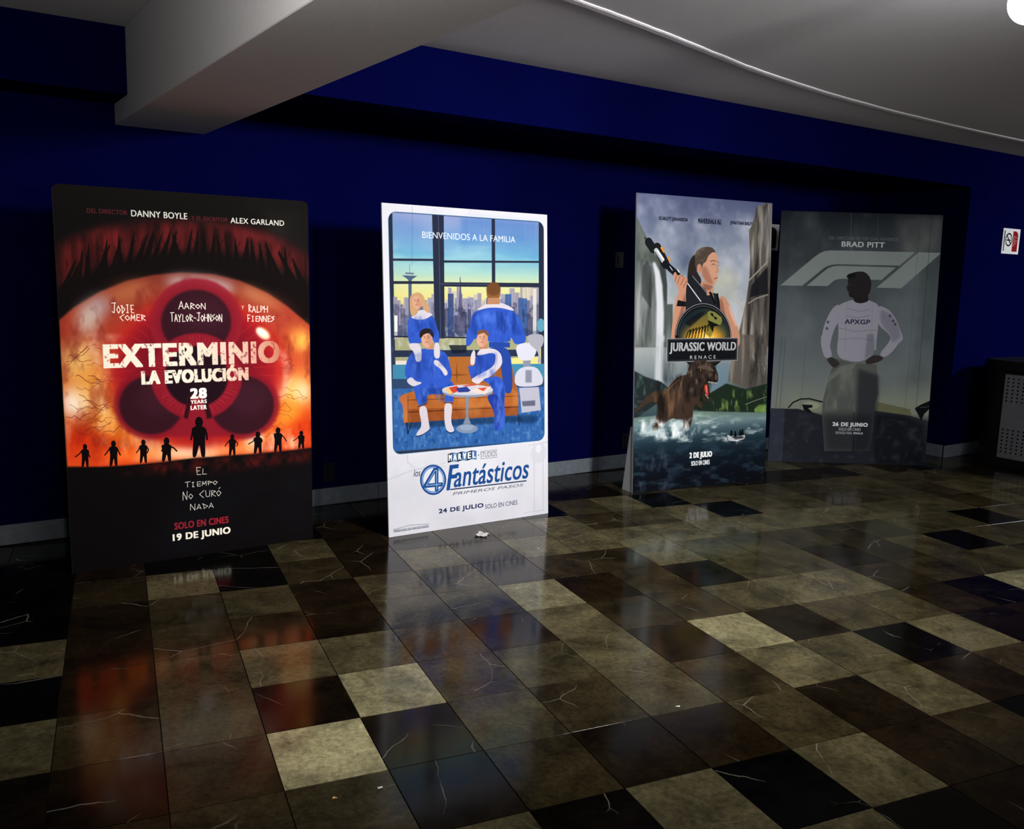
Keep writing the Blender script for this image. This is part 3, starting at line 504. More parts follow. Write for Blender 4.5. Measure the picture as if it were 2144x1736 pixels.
('L','5a1410',0.75,2.2394583807096553,(140,629.5,150.8,628.1,162.4,628,173.9,632.5,183.9,625.1,198.5,615.5,211.3,625.7)),
('L','5a1410',0.75,2.0852601029011746,(6.3,584,26.2,587.2,35.8,581.4,54.9,592.5,63.2,585.5,76.7,580.6,94.5,578.3)),
('L','5a1410',0.75,1.7634983660108063,(74.9,621.7,92.4,612.8,101.4,616.6,114.2,614.1,128.3,616.8,149.4,611.6,165.3,606.6)),
('L','5a1410',0.75,1.0299571751122334,(822.4,527.8,801.6,514.3,779.6,511.5,761.9,513.9,740.1,501.7,723.1,489.3,707.9,484.9)),
('L','5a1410',0.75,2.0306938089198368,(69,545.8,89.1,543.5,103.5,549.1,123.3,560.5,144.6,556.6,154.1,567.3,163,566.4)),
('L','5a1410',0.75,1.2013032594609334,(57.1,608.9,68.6,610.7,87.7,603,100,603.4,115.6,597.2,130,587.3,139.1,583.9)),
('N','d83a10',0.9,6,20,0.3,6,11,(-9.2,654.3,378.1,705,351.1,723.5,223.5,723.7,125,721.6,-12.2,712.8)),
('P','f8c090',1,22,(611.3,715.1,606.6,718.2,592.8,720.6,570.8,722.1,541.8,722.8,507.5,722.5,469.7,721.2,430.4,719.2,391.6,716.5,355.2,713.1,322.9,709.4,296.2,705.5,276.3,701.6,264.1,697.8,260.1,694.4,264.4,691.4,276.9,689.1,297,687.5,323.9,686.8,356.3,686.9,392.8,687.9,431.6,689.7,470.9,692.3,508.6,695.6,542.8,699.3,571.5,703.4,593.3,707.5,606.8,711.5)),
('P','ffe8c0',0.9,16,(555.9,706.2,553.3,708.1,545.9,709.5,534,710.5,518.4,711,499.8,711,479.1,710.4,457.6,709.4,436.2,707.9,416,706,398,703.9,383.1,701.6,372,699.3,365.1,697,362.8,694.9,365.3,693.1,372.3,691.7,383.6,690.7,398.6,690.1,416.7,690.1,436.9,690.6,458.3,691.6,479.9,693.1,500.4,694.9,519,697,534.5,699.3,546.2,701.7,553.5,704)),
('P','f0a060',0.8,24,(400.1,684.3,398.7,688.3,395,691.9,389.2,695.1,381.6,697.5,372.6,699.2,362.6,700,352.2,699.8,341.8,698.7,332.1,696.8,323.4,694.1,316.2,690.8,310.8,687.1,307.6,683.1,306.6,679,308,675,311.6,671.4,317.2,668.3,324.7,665.8,333.5,664.1,343.4,663.3,353.8,663.4,364.2,664.4,374.1,666.3,382.9,669,390.2,672.3,395.7,676,399,680.1)),
('P','ffe0b0',0.95,24,(773.7,685.9,772.5,691,769.3,695.7,764.2,699.9,757.6,703.2,749.7,705.5,741,706.7,731.9,706.8,722.9,705.7,714.4,703.5,706.8,700.3,700.6,696.3,695.9,691.7,693.1,686.7,692.3,681.5,693.5,676.5,696.7,671.8,701.6,667.7,708.2,664.3,715.9,662,724.6,660.7,733.6,660.6,742.7,661.6,751.2,663.8,758.9,666.9,765.2,670.9,770,675.6,772.9,680.6)),
('P','ff9a50',0.8,18,(766.8,712.7,763.8,715.1,755,717,741,718.4,722.6,719.2,700.6,719.2,676.3,718.7,650.9,717.5,625.7,715.7,602,713.4,580.9,710.8,563.4,708,550.3,705.1,542.2,702.3,539.6,699.6,542.4,697.3,550.7,695.4,563.9,694,581.6,693.2,602.8,693,626.6,693.5,651.8,694.6,677.1,696.3,701.3,698.5,723.2,701.1,741.6,704,755.4,707,764,709.9)),
('P','ff7a20',0.7,22,(346.9,703.1,343.8,706.2,335.3,708.8,321.7,710.7,303.7,711.9,282.3,712.3,258.7,711.9,234.1,710.8,209.7,708.9,186.8,706.4,166.3,703.5,149.4,700.2,136.8,696.7,129.1,693.3,126.6,690,129.4,687,137.4,684.5,150.3,682.6,167.4,681.3,188,680.8,211,681.1,235.5,682.2,260,683.9,283.5,686.3,304.7,689.3,322.5,692.6,335.9,696.2,344.1,699.7)),
('P','b0241c',1,26,(879,487.7,867.4,537.3,836.5,583.6,788.3,624,725.9,656.2,653.1,678.7,574.2,690.5,493.4,691.4,415.1,681.6,342.8,662.1,279.9,634.1,228.9,599.1,191.8,558.9,169.9,515.3,164,470.3,174.3,425.7,200.2,383.6,240.8,345.6,294.6,313.6,359.5,289,432.7,273.4,511.1,267.6,590.9,272.3,668.1,287.7,738.6,313.3,798.1,348.1,843.2,390.3,870.7,437.8)),
('P','8f1420',1,22,(837,486.7,826.7,531.3,799.3,572.9,756.7,609.3,701.3,638.5,636.7,659,566.4,669.9,494.3,670.9,424.2,662.4,359.3,644.9,302.8,619.7,256.8,588.1,223.4,551.6,203.6,512.1,198.3,471.1,207.5,430.6,230.9,392.3,267.6,357.8,316,328.8,374.4,306.7,440.1,292.7,510.2,287.7,581.5,292.2,650.3,306.3,712.9,329.6,765.7,361,805.5,399.1,829.8,441.8)),
('P','6e0e1c',0.9,30,(766.7,473.5,758.5,510,737,544.2,703.5,574.2,660,598.4,609,615.6,553.4,625,496.1,626.4,440.2,619.8,388.3,605.8,342.8,585.2,305.7,559.2,278.6,529,262.6,496.1,258.3,461.9,265.8,428.1,284.8,396.1,314.5,367.4,353.6,343.4,400.6,325.1,453.3,313.6,509.3,309.6,566,313.5,620.4,325.3,669.7,344.6,711.1,370.5,742.2,401.8,761.1,436.7)),
('L','700c14',0.45,1.6,(765.5,485,831.7,486.6)),
('L','c8402c',0.45,1.6,(748.4,494.7,855.2,501.7)),
('L','700c14',0.45,1.6,(756.8,505.8,827.4,513.4)),
('L','c8402c',0.45,1.6,(755.2,516.4,839.6,529.1)),
('L','700c14',0.45,1.6,(740.5,524.7,833.1,542.7)),
('L','c8402c',0.45,1.6,(731.5,533.6,808.6,552.1)),
('L','700c14',0.45,1.6,(737.7,546.5,806.7,566.4)),
('L','c8402c',0.45,1.6,(729.5,556,784.7,574.8)),
('L','700c14',0.45,1.6,(705.1,559.1,767.6,583.9)),
('L','c8402c',0.45,1.6,(706.1,572,773.4,602.9)),
('L','700c14',0.45,1.6,(681.9,573.3,739.6,603.7)),
('L','c8402c',0.45,1.6,(683.2,588,738.7,621.6)),
('L','700c14',0.45,1.6,(670.4,595.3,707.2,620.9)),
('L','c8402c',0.45,1.6,(652.2,598.5,691.7,630.1)),
('L','700c14',0.45,1.6,(639.1,605.4,685.2,648.3)),
('L','c8402c',0.45,1.6,(622.4,609,655.8,645.4)),
('L','700c14',0.45,1.6,(609.6,617.2,633.4,647.9)),
('L','c8402c',0.45,1.6,(585.9,609.9,621.9,666.4)),
('L','700c14',0.45,1.6,(570.2,612.9,591.2,654.4)),
('L','c8402c',0.45,1.6,(555.8,619.5,575.6,671.7)),
('L','700c14',0.45,1.6,(540.3,626.4,552.9,675.2)),
('L','c8402c',0.45,1.6,(521.2,616.4,529.1,673.9)),
('L','700c14',0.45,1.6,(505,626.3,505.6,660.2)),
('L','c8402c',0.45,1.6,(487.5,624.3,483.7,662.6)),
('L','700c14',0.45,1.6,(471.6,617.1,463.4,654.1)),
('L','c8402c',0.45,1.6,(453.3,620.7,438.4,664)),
('L','700c14',0.45,1.6,(435.9,619.5,417.3,658.9)),
('L','c8402c',0.45,1.6,(424.7,607.2,399.8,648.3)),
('L','700c14',0.45,1.6,(408.8,604.5,368,659.4)),
('L','c8402c',0.45,1.6,(394.8,599.3,363.7,634.2)),
('L','700c14',0.45,1.6,(379.2,595.7,346,627.3)),
('L','c8402c',0.45,1.6,(364.9,590.7,316.1,630.5)),
('L','700c14',0.45,1.6,(349.1,586.5,310.5,613.8)),
('L','c8402c',0.45,1.6,(344.1,575.2,286.3,610.5)),
('L','700c14',0.45,1.6,(324.8,572.6,272.8,600.2)),
('L','c8402c',0.45,1.6,(316,564,244.6,596.8)),
('L','700c14',0.45,1.6,(313.6,553.1,252.8,577.1)),
('L','c8402c',0.45,1.6,(299.2,547,232.6,569.5)),
('L','700c14',0.45,1.6,(284.2,540.5,222,558.1)),
('L','c8402c',0.45,1.6,(281.9,530.2,218.4,545.1)),
('L','700c14',0.45,1.6,(273.9,521.4,195.6,536.1)),
('L','c8402c',0.45,1.6,(278.9,510.5,217.4,519.3)),
('L','700c14',0.45,1.6,(276.3,501.1,203.5,508.4)),
('L','c8402c',0.45,1.6,(261.4,492.5,204.2,495.8)),
('L','700c14',0.45,1.6,(265.4,482.5,188,483.8)),
('L','c8402c',0.45,1.6,(258.7,472.6,208.5,471.4)),
('L','700c14',0.45,1.6,(263.5,462.9,201.1,458.8)),
('L','c8402c',0.45,1.6,(278.8,454.6,192.3,445.3)),
('L','700c14',0.45,1.6,(267.4,443.4,198.4,433)),
('L','c8402c',0.45,1.6,(287,436.8,189.5,417.9)),
('L','700c14',0.45,1.6,(285.9,426.6,209.1,408.2)),
('L','c8402c',0.45,1.6,(286,416.1,231,400.2)),
('L','700c14',0.45,1.6,(299,409.3,237.9,388.5)),
('L','c8402c',0.45,1.6,(312.6,403.2,257.4,381.3)),
('L','700c14',0.45,1.6,(311.5,391,258,366.5)),
('L','c8402c',0.45,1.6,(319.6,382.2,281.6,362.1)),
('L','700c14',0.45,1.6,(339.2,379.8,292,351.3)),
('L','c8402c',0.45,1.6,(342.3,367.4,291,331.7)),
('L','700c14',0.45,1.6,(356,361.5,315.1,328.7)),
('L','c8402c',0.45,1.6,(378.6,363.8,334.7,323)),
('L','700c14',0.45,1.6,(391,357.6,360.6,324.6)),
('L','c8402c',0.45,1.6,(402.4,349.5,374.2,313.1)),
('L','700c14',0.45,1.6,(421,350.8,390.5,302.9)),
('L','c8402c',0.45,1.6,(431.2,337.9,406.1,288.2)),
('L','700c14',0.45,1.6,(450,340.8,436.3,304.6)),
('L','c8402c',0.45,1.6,(465.4,335.1,456.8,301.7)),
('L','700c14',0.45,1.6,(482.8,336.6,477.9,300.7)),
('L','c8402c',0.45,1.6,(499.6,330.3,498.9,288.2)),
('L','700c14',0.45,1.6,(516.6,337.3,520.9,294.9)),
('L','c8402c',0.45,1.6,(533.7,336.6,546.7,278.1)),
('L','700c14',0.45,1.6,(550.2,339.5,564.1,299.1)),
('L','c8402c',0.45,1.6,(567.3,340.6,593.9,284.1)),
('L','700c14',0.45,1.6,(582.8,345,613.1,294.8)),
('L','c8402c',0.45,1.6,(603.6,342.1,629.8,306.8)),
('L','700c14',0.45,1.6,(618.8,347.7,654.7,307.4)),
('L','c8402c',0.45,1.6,(626.8,360,664.3,324.3)),
('L','700c14',0.45,1.6,(651.4,356.8,693.8,322.3)),
('L','c8402c',0.45,1.6,(659,368.1,725.8,321)),
('L','700c14',0.45,1.6,(674.3,373.5,731.8,338.3)),
('L','c8402c',0.45,1.6,(682.1,383.3,757.2,343.5)),
('L','700c14',0.45,1.6,(693,391,763.7,358.6)),
('L','c8402c',0.45,1.6,(713,395.3,783.4,367.5)),
('L','700c14',0.45,1.6,(710.7,408.3,780.7,384.6)),
('L','c8402c',0.45,1.6,(730.6,413.7,814.2,389.9)),
('L','700c14',0.45,1.6,(725.8,426.2,836.7,400.1)),
('L','c8402c',0.45,1.6,(732.6,435.3,809,421)),
('L','700c14',0.45,1.6,(736.8,445,828.6,431.9)),
('L','c8402c',0.45,1.6,(752.7,453.5,853.4,443.5)),
('L','700c14',0.45,1.6,(745,464.5,849.9,458.4)),
('L','c8402c',0.45,1.6,(745.2,474.5,846.5,472.8)),
('P','861826',0.9,5,(700.4,345.2,694.4,372.5,678.9,398.4,654.7,421.3,623.3,440.2,586.3,454,545.8,462.1,504,464.2,462.9,460.3,424.6,450.7,390.9,435.9,363.4,416.8,343.2,394.4,331.3,369.6,328,343.7,333.6,317.8,347.8,293.2,369.9,271,399,252.3,433.8,238,472.7,228.8,513.9,225.2,555.4,227.7,595,236,630.7,250,660.6,269,682.9,292,696.5,317.9)),
('P','74121f',0.6,10,(680.4,345.1,675.1,369.5,661.2,392.6,639.6,413.1,611.5,430,578.4,442.4,542.1,449.7,504.5,451.7,467.6,448.2,433.1,439.7,402.7,426.5,377.9,409.4,359.7,389.3,348.9,367,345.9,343.7,351,320.5,363.7,298.4,383.7,278.5,410,261.8,441.3,248.9,476.4,240.7,513.4,237.6,550.6,239.9,586.2,247.4,618.2,260,644.9,277,664.9,297.6,677,320.7)),
('P','2c101a',0.97,5,(653.3,345,648.8,365.1,637.2,384.1,619.1,401,595.4,414.9,567.6,425.1,537,431.2,505.3,432.9,474,430.2,444.8,423.2,419.1,412.3,397.9,398.2,382.4,381.5,373.2,363.1,370.6,343.8,374.9,324.6,385.7,306.3,402.7,289.9,425,276,451.6,265.4,481.3,258.7,512.6,256.2,544.1,258.2,574.1,264.5,601,274.9,623.5,288.9,640.3,305.9,650.4,324.9)),
('P','3c1a26',0.5,20,(624.7,325.4,622.1,336.2,615.2,346.5,604.4,355.7,590.3,363.3,573.7,369,555.3,372.4,536.2,373.5,517.2,372.1,499.4,368.4,483.7,362.6,470.7,354.9,461.1,345.8,455.4,335.7,453.7,325.2,456.3,314.6,462.9,304.5,473.2,295.4,486.8,287.8,503.1,282.1,521.1,278.4,540.1,277.1,559.1,278.2,577.2,281.7,593.4,287.4,606.8,295,616.9,304.2,622.9,314.5)),
('P','781220',0.9,8,(466.5,571.5,461.9,592.6,449.9,612.2,431.3,629.5,407.2,643.4,378.7,653.2,347.5,658.6,315.2,659.3,283.5,655.2,253.8,646.8,227.7,634.4,206.3,618.8,190.6,600.6,181.3,580.8,178.8,560.4,183.3,540.2,194.4,521.2,211.7,504.4,234.5,490.6,261.6,480.3,291.8,474.2,323.7,472.7,355.7,475.8,386.2,483.5,413.6,495.4,436.4,511.1,453.4,529.6,463.7,550.1)),
('P','2c101a',0.97,5,(444.7,570.6,440.8,588.5,430.6,605.2,414.8,619.9,394.3,631.7,370,640.2,343.4,644.8,315.9,645.4,288.7,642,263.3,634.9,240.9,624.3,222.5,611,209,595.5,201,578.6,198.9,561.1,202.7,543.9,212.2,527.7,227.1,513.4,246.6,501.5,269.9,492.8,295.8,487.7,323.1,486.5,350.4,489.2,376.4,495.8,399.8,506,419.2,519.3,433.6,535.1,442.3,552.5)),
('P','3c1a26',0.5,20,(420.1,552.1,417.7,561.8,411.7,570.8,402.3,578.8,390.1,585.2,375.6,589.8,359.6,592.4,343,592.8,326.5,591,311.1,587.1,297.4,581.4,286.1,574.1,277.8,565.6,272.9,556.4,271.5,546.8,273.7,537.3,279.5,528.4,288.6,520.6,300.5,514.1,314.6,509.4,330.3,506.7,346.9,506.1,363.4,507.7,379,511.4,393.1,517,404.7,524.3,413.4,532.8,418.6,542.3)),
('P','781220',0.9,8,(855.1,586.5,850.1,608.8,836.9,629.6,816.3,647.8,789.3,662.5,757.6,672.8,722.8,678.4,686.7,679,651.1,674.6,617.9,665.6,588.6,652.4,564.5,635.8,546.8,616.6,536.3,595.7,533.3,574,538,552.7,550.2,532.7,569.4,515,594.6,500.4,624.7,489.6,658.4,483.2,694.1,481.6,729.9,485,764.1,493.2,794.9,505.8,820.6,522.4,839.9,542.1,851.6,563.8)),
('P','2c101a',0.97,5,(830.6,585.5,826.4,604.5,815.2,622.2,797.7,637.6,774.8,650.1,747.7,659,718,663.8,687.2,664.3,656.8,660.7,628.3,653,603.2,641.8,582.5,627.7,567.3,611.3,558.2,593.4,555.7,574.9,559.7,556.7,570.2,539.6,586.6,524.5,608.3,512,634.2,502.9,663,497.5,693.5,496.2,724.1,499.1,753.3,506.1,779.5,517,801.4,531.1,817.8,547.8,827.7,566.3)),
('P','3c1a26',0.5,20,(802.8,565.8,800.3,576.1,793.6,585.7,783.2,594.1,769.6,600.8,753.4,605.7,735.6,608.3,717,608.7,698.5,606.8,681.2,602.7,665.9,596.6,653.2,588.8,643.8,579.8,638.2,570,636.5,559.9,639,549.9,645.3,540.5,655.4,532.2,668.6,525.4,684.3,520.5,701.9,517.6,720.4,517,738.8,518.7,756.4,522.6,772.2,528.6,785.3,536.3,795.1,545.4,801,555.5)),
('P','801523',1,4,(694.6,498.4,688.6,525.7,673.1,551.3,648.9,573.8,617.3,592,580.3,605.1,539.7,612.3,497.8,613.5,456.6,608.6,418.2,598.1,384.5,582.5,356.9,562.8,336.7,539.7,324.7,514.6,321.4,488.5,327,462.7,341.2,438.3,363.4,416.5,392.6,398.4,427.5,384.7,466.5,376.4,507.7,373.8,549.3,377.1,589,386.4,624.8,401.3,654.7,421,677.1,444.6,690.7,470.9)),
('L','d03a4a',0.5,1.5,(630.6,496.7,657,497.4)),
('L','d03a4a',0.5,1.5,(629.9,503.3,647.7,506)),
('L','d03a4a',0.5,1.5,(628.4,509.9,648.9,515)),
('L','d03a4a',0.5,1.5,(626.2,516.4,655.1,523)),
('L','d03a4a',0.5,1.5,(623.2,522.7,663.6,530.7)),
('L','d03a4a',0.5,1.5,(619.4,528.8,667.6,543)),
('L','d03a4a',0.5,1.5,(614.9,534.7,639.2,543.6)),
('L','d03a4a',0.5,1.5,(609.7,540.3,654.4,548.5)),
('L','d03a4a',0.5,1.5,(603.8,545.6,630.3,558.3)),
('L','d03a4a',0.5,1.5,(597.3,550.6,640.1,560.4)),
('L','d03a4a',0.5,1.5,(590.3,555.3,619.9,576.7)),
('L','d03a4a',0.5,1.5,(582.7,559.5,612.3,567.7)),
('L','d03a4a',0.5,1.5,(574.6,563.3,606.3,578.5)),
('L','d03a4a',0.5,1.5,(566.1,566.6,591.8,590)),
('L','d03a4a',0.5,1.5,(557.2,569.5,571,597.4)),
('L','d03a4a',0.5,1.5,(548,571.9,563.9,589.2)),
('L','d03a4a',0.5,1.5,(538.5,573.9,551.7,595.5)),
('L','d03a4a',0.5,1.5,(528.8,575.3,538.2,599.9)),
('L','d03a4a',0.5,1.5,(519.1,576.2,526,589.6)),
('L','d03a4a',0.5,1.5,(509.2,576.6,511.6,585.9)),
('L','d03a4a',0.5,1.5,(499.3,576.4,498.1,605.1)),
('L','d03a4a',0.5,1.5,(489.5,575.8,485.2,585.9)),
('L','d03a4a',0.5,1.5,(479.8,574.6,473.2,595.4)),
('L','d03a4a',0.5,1.5,(470.2,573,465,586.7)),
('L','d03a4a',0.5,1.5,(460.9,570.9,443,599.2)),
('L','d03a4a',0.5,1.5,(451.9,568.3,441.4,595.5)),
('L','d03a4a',0.5,1.5,(443.2,565.2,424,581.2)),
('L','d03a4a',0.5,1.5,(434.9,561.8,413.3,573.6)),
('L','d03a4a',0.5,1.5,(427,557.9,411.6,564.9)),
('L','d03a4a',0.5,1.5,(419.6,553.6,392.5,570.5)),
('L','d03a4a',0.5,1.5,(412.8,549,381.1,563.1)),
('L','d03a4a',0.5,1.5,(406.5,544,381.9,554)),
('L','d03a4a',0.5,1.5,(400.8,538.7,365.2,548.3)),
('L','d03a4a',0.5,1.5,(395.7,533.2,362.7,546.6)),
('L','d03a4a',0.5,1.5,(391.3,527.5,362.3,538.3)),
('L','d03a4a',0.5,1.5,(387.6,521.5,371.6,526.9)),
('L','d03a4a',0.5,1.5,(384.5,515.4,339.5,517.9)),
('L','d03a4a',0.5,1.5,(382.2,509.2,365.8,510.9)),
('L','d03a4a',0.5,1.5,(380.7,502.8,336.9,503.4)),
('L','d03a4a',0.5,1.5,(379.8,496.5,347.5,497.1)),
('L','d03a4a',0.5,1.5,(379.7,490.1,334.1,488.8)),
('L','d03a4a',0.5,1.5,(380.4,483.7,345.8,482)),
('L','d03a4a',0.5,1.5,(381.8,477.4,337.2,471.9)),
('L','d03a4a',0.5,1.5,(383.9,471.1,346.6,463.4)),
('L','d03a4a',0.5,1.5,(386.7,465,350.6,456)),
('L','d03a4a',0.5,1.5,(390.3,459.1,346.7,448.9)),
('L','d03a4a',0.5,1.5,(394.5,453.4,381.4,439.1)),
('L','d03a4a',0.5,1.5,(399.4,447.9,354.5,439.7)),
('L','d03a4a',0.5,1.5,(405,442.7,391.5,432.2)),
('L','d03a4a',0.5,1.5,(411.1,437.8,397.5,425.7)),
('L','d03a4a',0.5,1.5,(417.8,433.2,405.4,422.7)),
('L','d03a4a',0.5,1.5,(425,428.9,416,413.8)),
('L','d03a4a',0.5,1.5,(432.7,425.1,418,403)),
('L','d03a4a',0.5,1.5,(440.9,421.6,425.6,410.2)),
('L','d03a4a',0.5,1.5,(449.5,418.6,426.8,390.5)),
('L','d03a4a',0.5,1.5,(458.4,416.1,442.7,402.5)),
('L','d03a4a',0.5,1.5,(467.6,414,458.8,394.5)),
('L','d03a4a',0.5,1.5,(477,412.3,470.1,402.7)),
('L','d03a4a',0.5,1.5,(486.6,411.2,482.6,383.2)),
('L','d03a4a',0.5,1.5,(496.4,410.6,494.3,380)),
('L','d03a4a',0.5,1.5,(506.2,410.5,507.4,382.2)),
('L','d03a4a',0.5,1.5,(516,410.9,521.3,378.9)),
('L','d03a4a',0.5,1.5,(525.8,411.8,534,392.5)),
('L','d03a4a',0.5,1.5,(535.5,413.2,546.3,388.3)),
('L','d03a4a',0.5,1.5,(545,415.1,561.9,389.4)),
('L','d03a4a',0.5,1.5,(554.2,417.5,567.6,404.7)),
('L','d03a4a',0.5,1.5,(563.2,420.4,576.9,406.7)),
('L','d03a4a',0.5,1.5,(571.8,423.7,595.6,399.5)),
('L','d03a4a',0.5,1.5,(580,427.5,594.5,409.3)),
('L','d03a4a',0.5,1.5,(587.7,431.7,621.2,418.1)),
('L','d03a4a',0.5,1.5,(595,436.3,609.4,419.1)),
('L','d03a4a',0.5,1.5,(601.6,441.3,625.4,433.2)),
('L','d03a4a',0.5,1.5,(607.7,446.6,630.3,441.4)),
('L','d03a4a',0.5,1.5,(613.1,452.2,632.2,442)),
('L','d03a4a',0.5,1.5,(617.9,458,636,454.1)),
('L','d03a4a',0.5,1.5,(621.9,464.1,658.4,451.9)),
('L','d03a4a',0.5,1.5,(625.2,470.4,674,466)),
('L','d03a4a',0.5,1.5,(627.7,476.9,681.3,475.5)),
('L','d03a4a',0.5,1.5,(629.5,483.4,651.4,482.5)),
('L','d03a4a',0.5,1.5,(630.4,490.1,648.7,488.6)),
('P','1c0a14',1,4,(633.9,496.8,629.8,515.8,619.3,533.6,602.8,549.3,581.3,562.1,556,571.3,528.1,576.6,499.3,577.5,470.8,574.3,444.2,567.1,420.7,556.2,401.5,542.4,387.3,526.2,378.9,508.4,376.6,490,380.5,471.7,390.5,454.5,406,439.1,426.3,426.3,450.6,416.8,477.7,411.1,506.3,409.4,534.9,411.9,562.1,418.5,586.6,429,607,442.9,622.2,459.3,631.3,477.6)),
('P','801523',0.95,5,(469.9,543.9,534.9,546.2,549.2,598.9,613.3,665.9,380.3,653.9,451.7,594.8)),
('P','0e080c',0.8,3,(445.9,605.6,470.1,540.3,483.4,544.4,461.8,610)),
('P','0e080c',0.8,3,(562.5,610.7,535,542.5,524,545.8,540.3,613.5)),
('P','f0d8b0',1,6,(800.4,367.7,806.2,371.2,811,375,814.6,379,816.9,382.9,817.7,386.5,817,389.8,814.8,392.4,811.3,394.3,806.5,395.3,800.9,395.5,794.6,394.8,787.9,393.2,781.3,390.9,774.9,387.9,769.3,384.4,764.5,380.6,760.9,376.6,758.7,372.8,757.9,369.2,758.6,366,760.7,363.4,764.2,361.5,768.9,360.4,774.5,360.2,780.8,360.9,787.4,362.4,794.1,364.7)),
('P','fff0d8',0.9,4,(789.4,368,793.3,370.3,796.5,372.8,799.1,375.3,800.7,377.8,801.5,380.1,801.2,382.1,800,383.6,797.9,384.7,794.9,385.2,791.4,385.2,787.3,384.6,783,383.5,778.7,381.9,774.5,379.9,770.7,377.6,767.4,375.1,764.9,372.6,763.3,370.1,762.6,367.8,762.8,365.9,764,364.3,766.1,363.2,769,362.7,772.6,362.7,776.6,363.3,780.9,364.4,785.2,366)),
('P','090607',1,2,(-17,715.9,124.9,723,223.4,725.9,351.1,724.6,484.1,721,708,724.7,855.8,726.4,1016.6,723,1004.8,1107.4,-32.5,1013.4)),
('N','5a1210',0.8,30,40,0.3,16,13,(223.3,728,351,726,484,722.5,708,726.2,1010.2,726.6,1009.2,758.7,649,767,323.9,752.7,173.1,739)),
('N','0c0f16',0.8,3,5,0.2,80,14,(400,800,1000,760,1000,1000,300,1000)),
('Q','0a0406',1,0,(75.5,665.7,75.2,667.4,74.5,669,73.5,670.4,72.3,671.6,70.8,672.4,69.1,672.9,67.4,673,65.7,672.7,64.1,672,62.6,671,61.5,669.7,60.6,668.2,60.2,666.6,60,664.8,60.3,663.1,61,661.5,62,660.1,63.3,659,64.8,658.2,66.4,657.7,68.1,657.6,69.8,657.9,71.5,658.5,72.9,659.5,74,660.8,74.9,662.3,75.4,664)),
('Q','0a0406',1,0,(58.3,671.4,64,669.7,71,670.1,82.7,675.9,77.8,689.5,77.7,720,69.2,719.4,66.9,696.2,59.4,718.8,51,718.2,56.1,688.2,51.9,674.2)),
('L','0a0406',1,4.1412,(55.3,675.4,46.2,682.8,31.9,689.8)),
('L','0a0406',1,4.1412,(79.2,676.8,79.2,684.7,83,692.9)),
('Q','0a0406',1,0,(180.7,663.5,180.4,665.4,179.6,667.2,178.5,668.8,177,670.1,175.3,671.1,173.4,671.6,171.4,671.7,169.4,671.4,167.6,670.6,166,669.5,164.6,668.1,163.7,666.3,163.1,664.5,163,662.5,163.3,660.6,164,658.8,165.2,657.2,166.6,655.9,168.4,655,170.3,654.4,172.2,654.3,174.2,654.6,176,655.4,177.7,656.5,179,658,180,659.7,180.5,661.6)),
('Q','0a0406',1,0,(161,670,167.5,668,175.6,668.5,189,675,183.4,690.4,183.4,724.7,173.7,724.1,170.9,697.8,162.5,723.3,152.8,722.7,158.5,688.9,153.6,673)),
('L','0a0406',1,4.593400000000001,(157.6,674.4,148.2,682.8,138.4,691.1)),
('L','0a0406',1,4.593400000000001,(184.9,676,189.8,685.2,195.1,694.5)),
('Q','0a0406',1,0,(292.7,666.1,292.4,667.9,291.7,669.6,290.6,671.1,289.2,672.3,287.6,673.2,285.8,673.7,283.9,673.8,282,673.5,280.3,672.8,278.7,671.7,277.5,670.4,276.5,668.8,276,667,275.9,665.2,276.2,663.4,276.9,661.7,277.9,660.3,279.3,659,280.9,658.2,282.7,657.7,284.6,657.6,286.5,657.9,288.2,658.6,289.8,659.6,291.1,661,292,662.6,292.5,664.3)),
('Q','0a0406',1,0,(274,672.2,280.2,670.3,287.9,670.8,300.6,676.9,295.4,691.2,295.4,723.2,286.2,722.7,283.5,698.2,275.5,722,266.4,721.4,271.7,689.8,267,675)),
('L','0a0406',1,4.212600000000001,(270.8,676.3,265.4,684.4,256.1,692.1)),
('L','0a0406',1,4.212600000000001,(296.7,677.8,303.2,686.5,297.4,694.5)),
('Q','0a0406',1,0,(385.7,667.7,385.3,670.1,384.3,672.3,382.9,674.2,381.1,675.8,378.9,676.9,376.5,677.6,374.1,677.7,371.6,677.3,369.3,676.4,367.2,675,365.6,673.3,364.3,671.2,363.6,668.9,363.4,666.5,363.8,664.2,364.7,662,366.1,660.1,368,658.5,370.1,657.4,372.5,656.7,375,656.6,377.5,657,379.8,657.9,381.8,659.2,383.5,661,384.8,663.1,385.5,665.4)),
('Q','0a0406',1,0,(361,675.6,369.2,673.2,379.3,673.8,396.2,681.8,389.7,692.1,390.2,725.6,378.1,724.8,374.1,699.2,363.9,723.9,351.8,723.2,358.3,690.3,351.8,679.3)),
('L','0a0406',1,5.414500000000001,(356.7,681,358.5,685,354.4,693.4)),
('L','0a0406',1,5.414500000000001,(391.1,682.9,402.3,687.5,413.5,696.8)),
('Q','0a0406',1,0,(523.4,621.3,522.8,624.7,521.5,627.8,519.5,630.6,516.8,632.8,513.7,634.5,510.2,635.4,506.6,635.6,503.1,635.1,499.7,633.8,496.7,631.9,494.3,629.4,492.5,626.4,491.5,623.2,491.2,619.9,491.7,616.6,493.1,613.4,495.1,610.7,497.7,608.4,500.8,606.8,504.3,605.8,507.9,605.6,511.4,606.1,514.8,607.4,517.8,609.3,520.2,611.8,522.1,614.7,523.1,618)),
('Q','0a0406',1,0,(487.7,632.7,499.6,629.3,514.2,630,538.8,641.2,529,664.9,529.6,721.5,511.9,720.5,506.4,677.3,491.4,719.2,474,718.2,483.6,662.6,474.4,638.1)),
('L','0a0406',1,7.546980000000001,(481.6,640.4,478.1,653.3,472.6,667.6)),
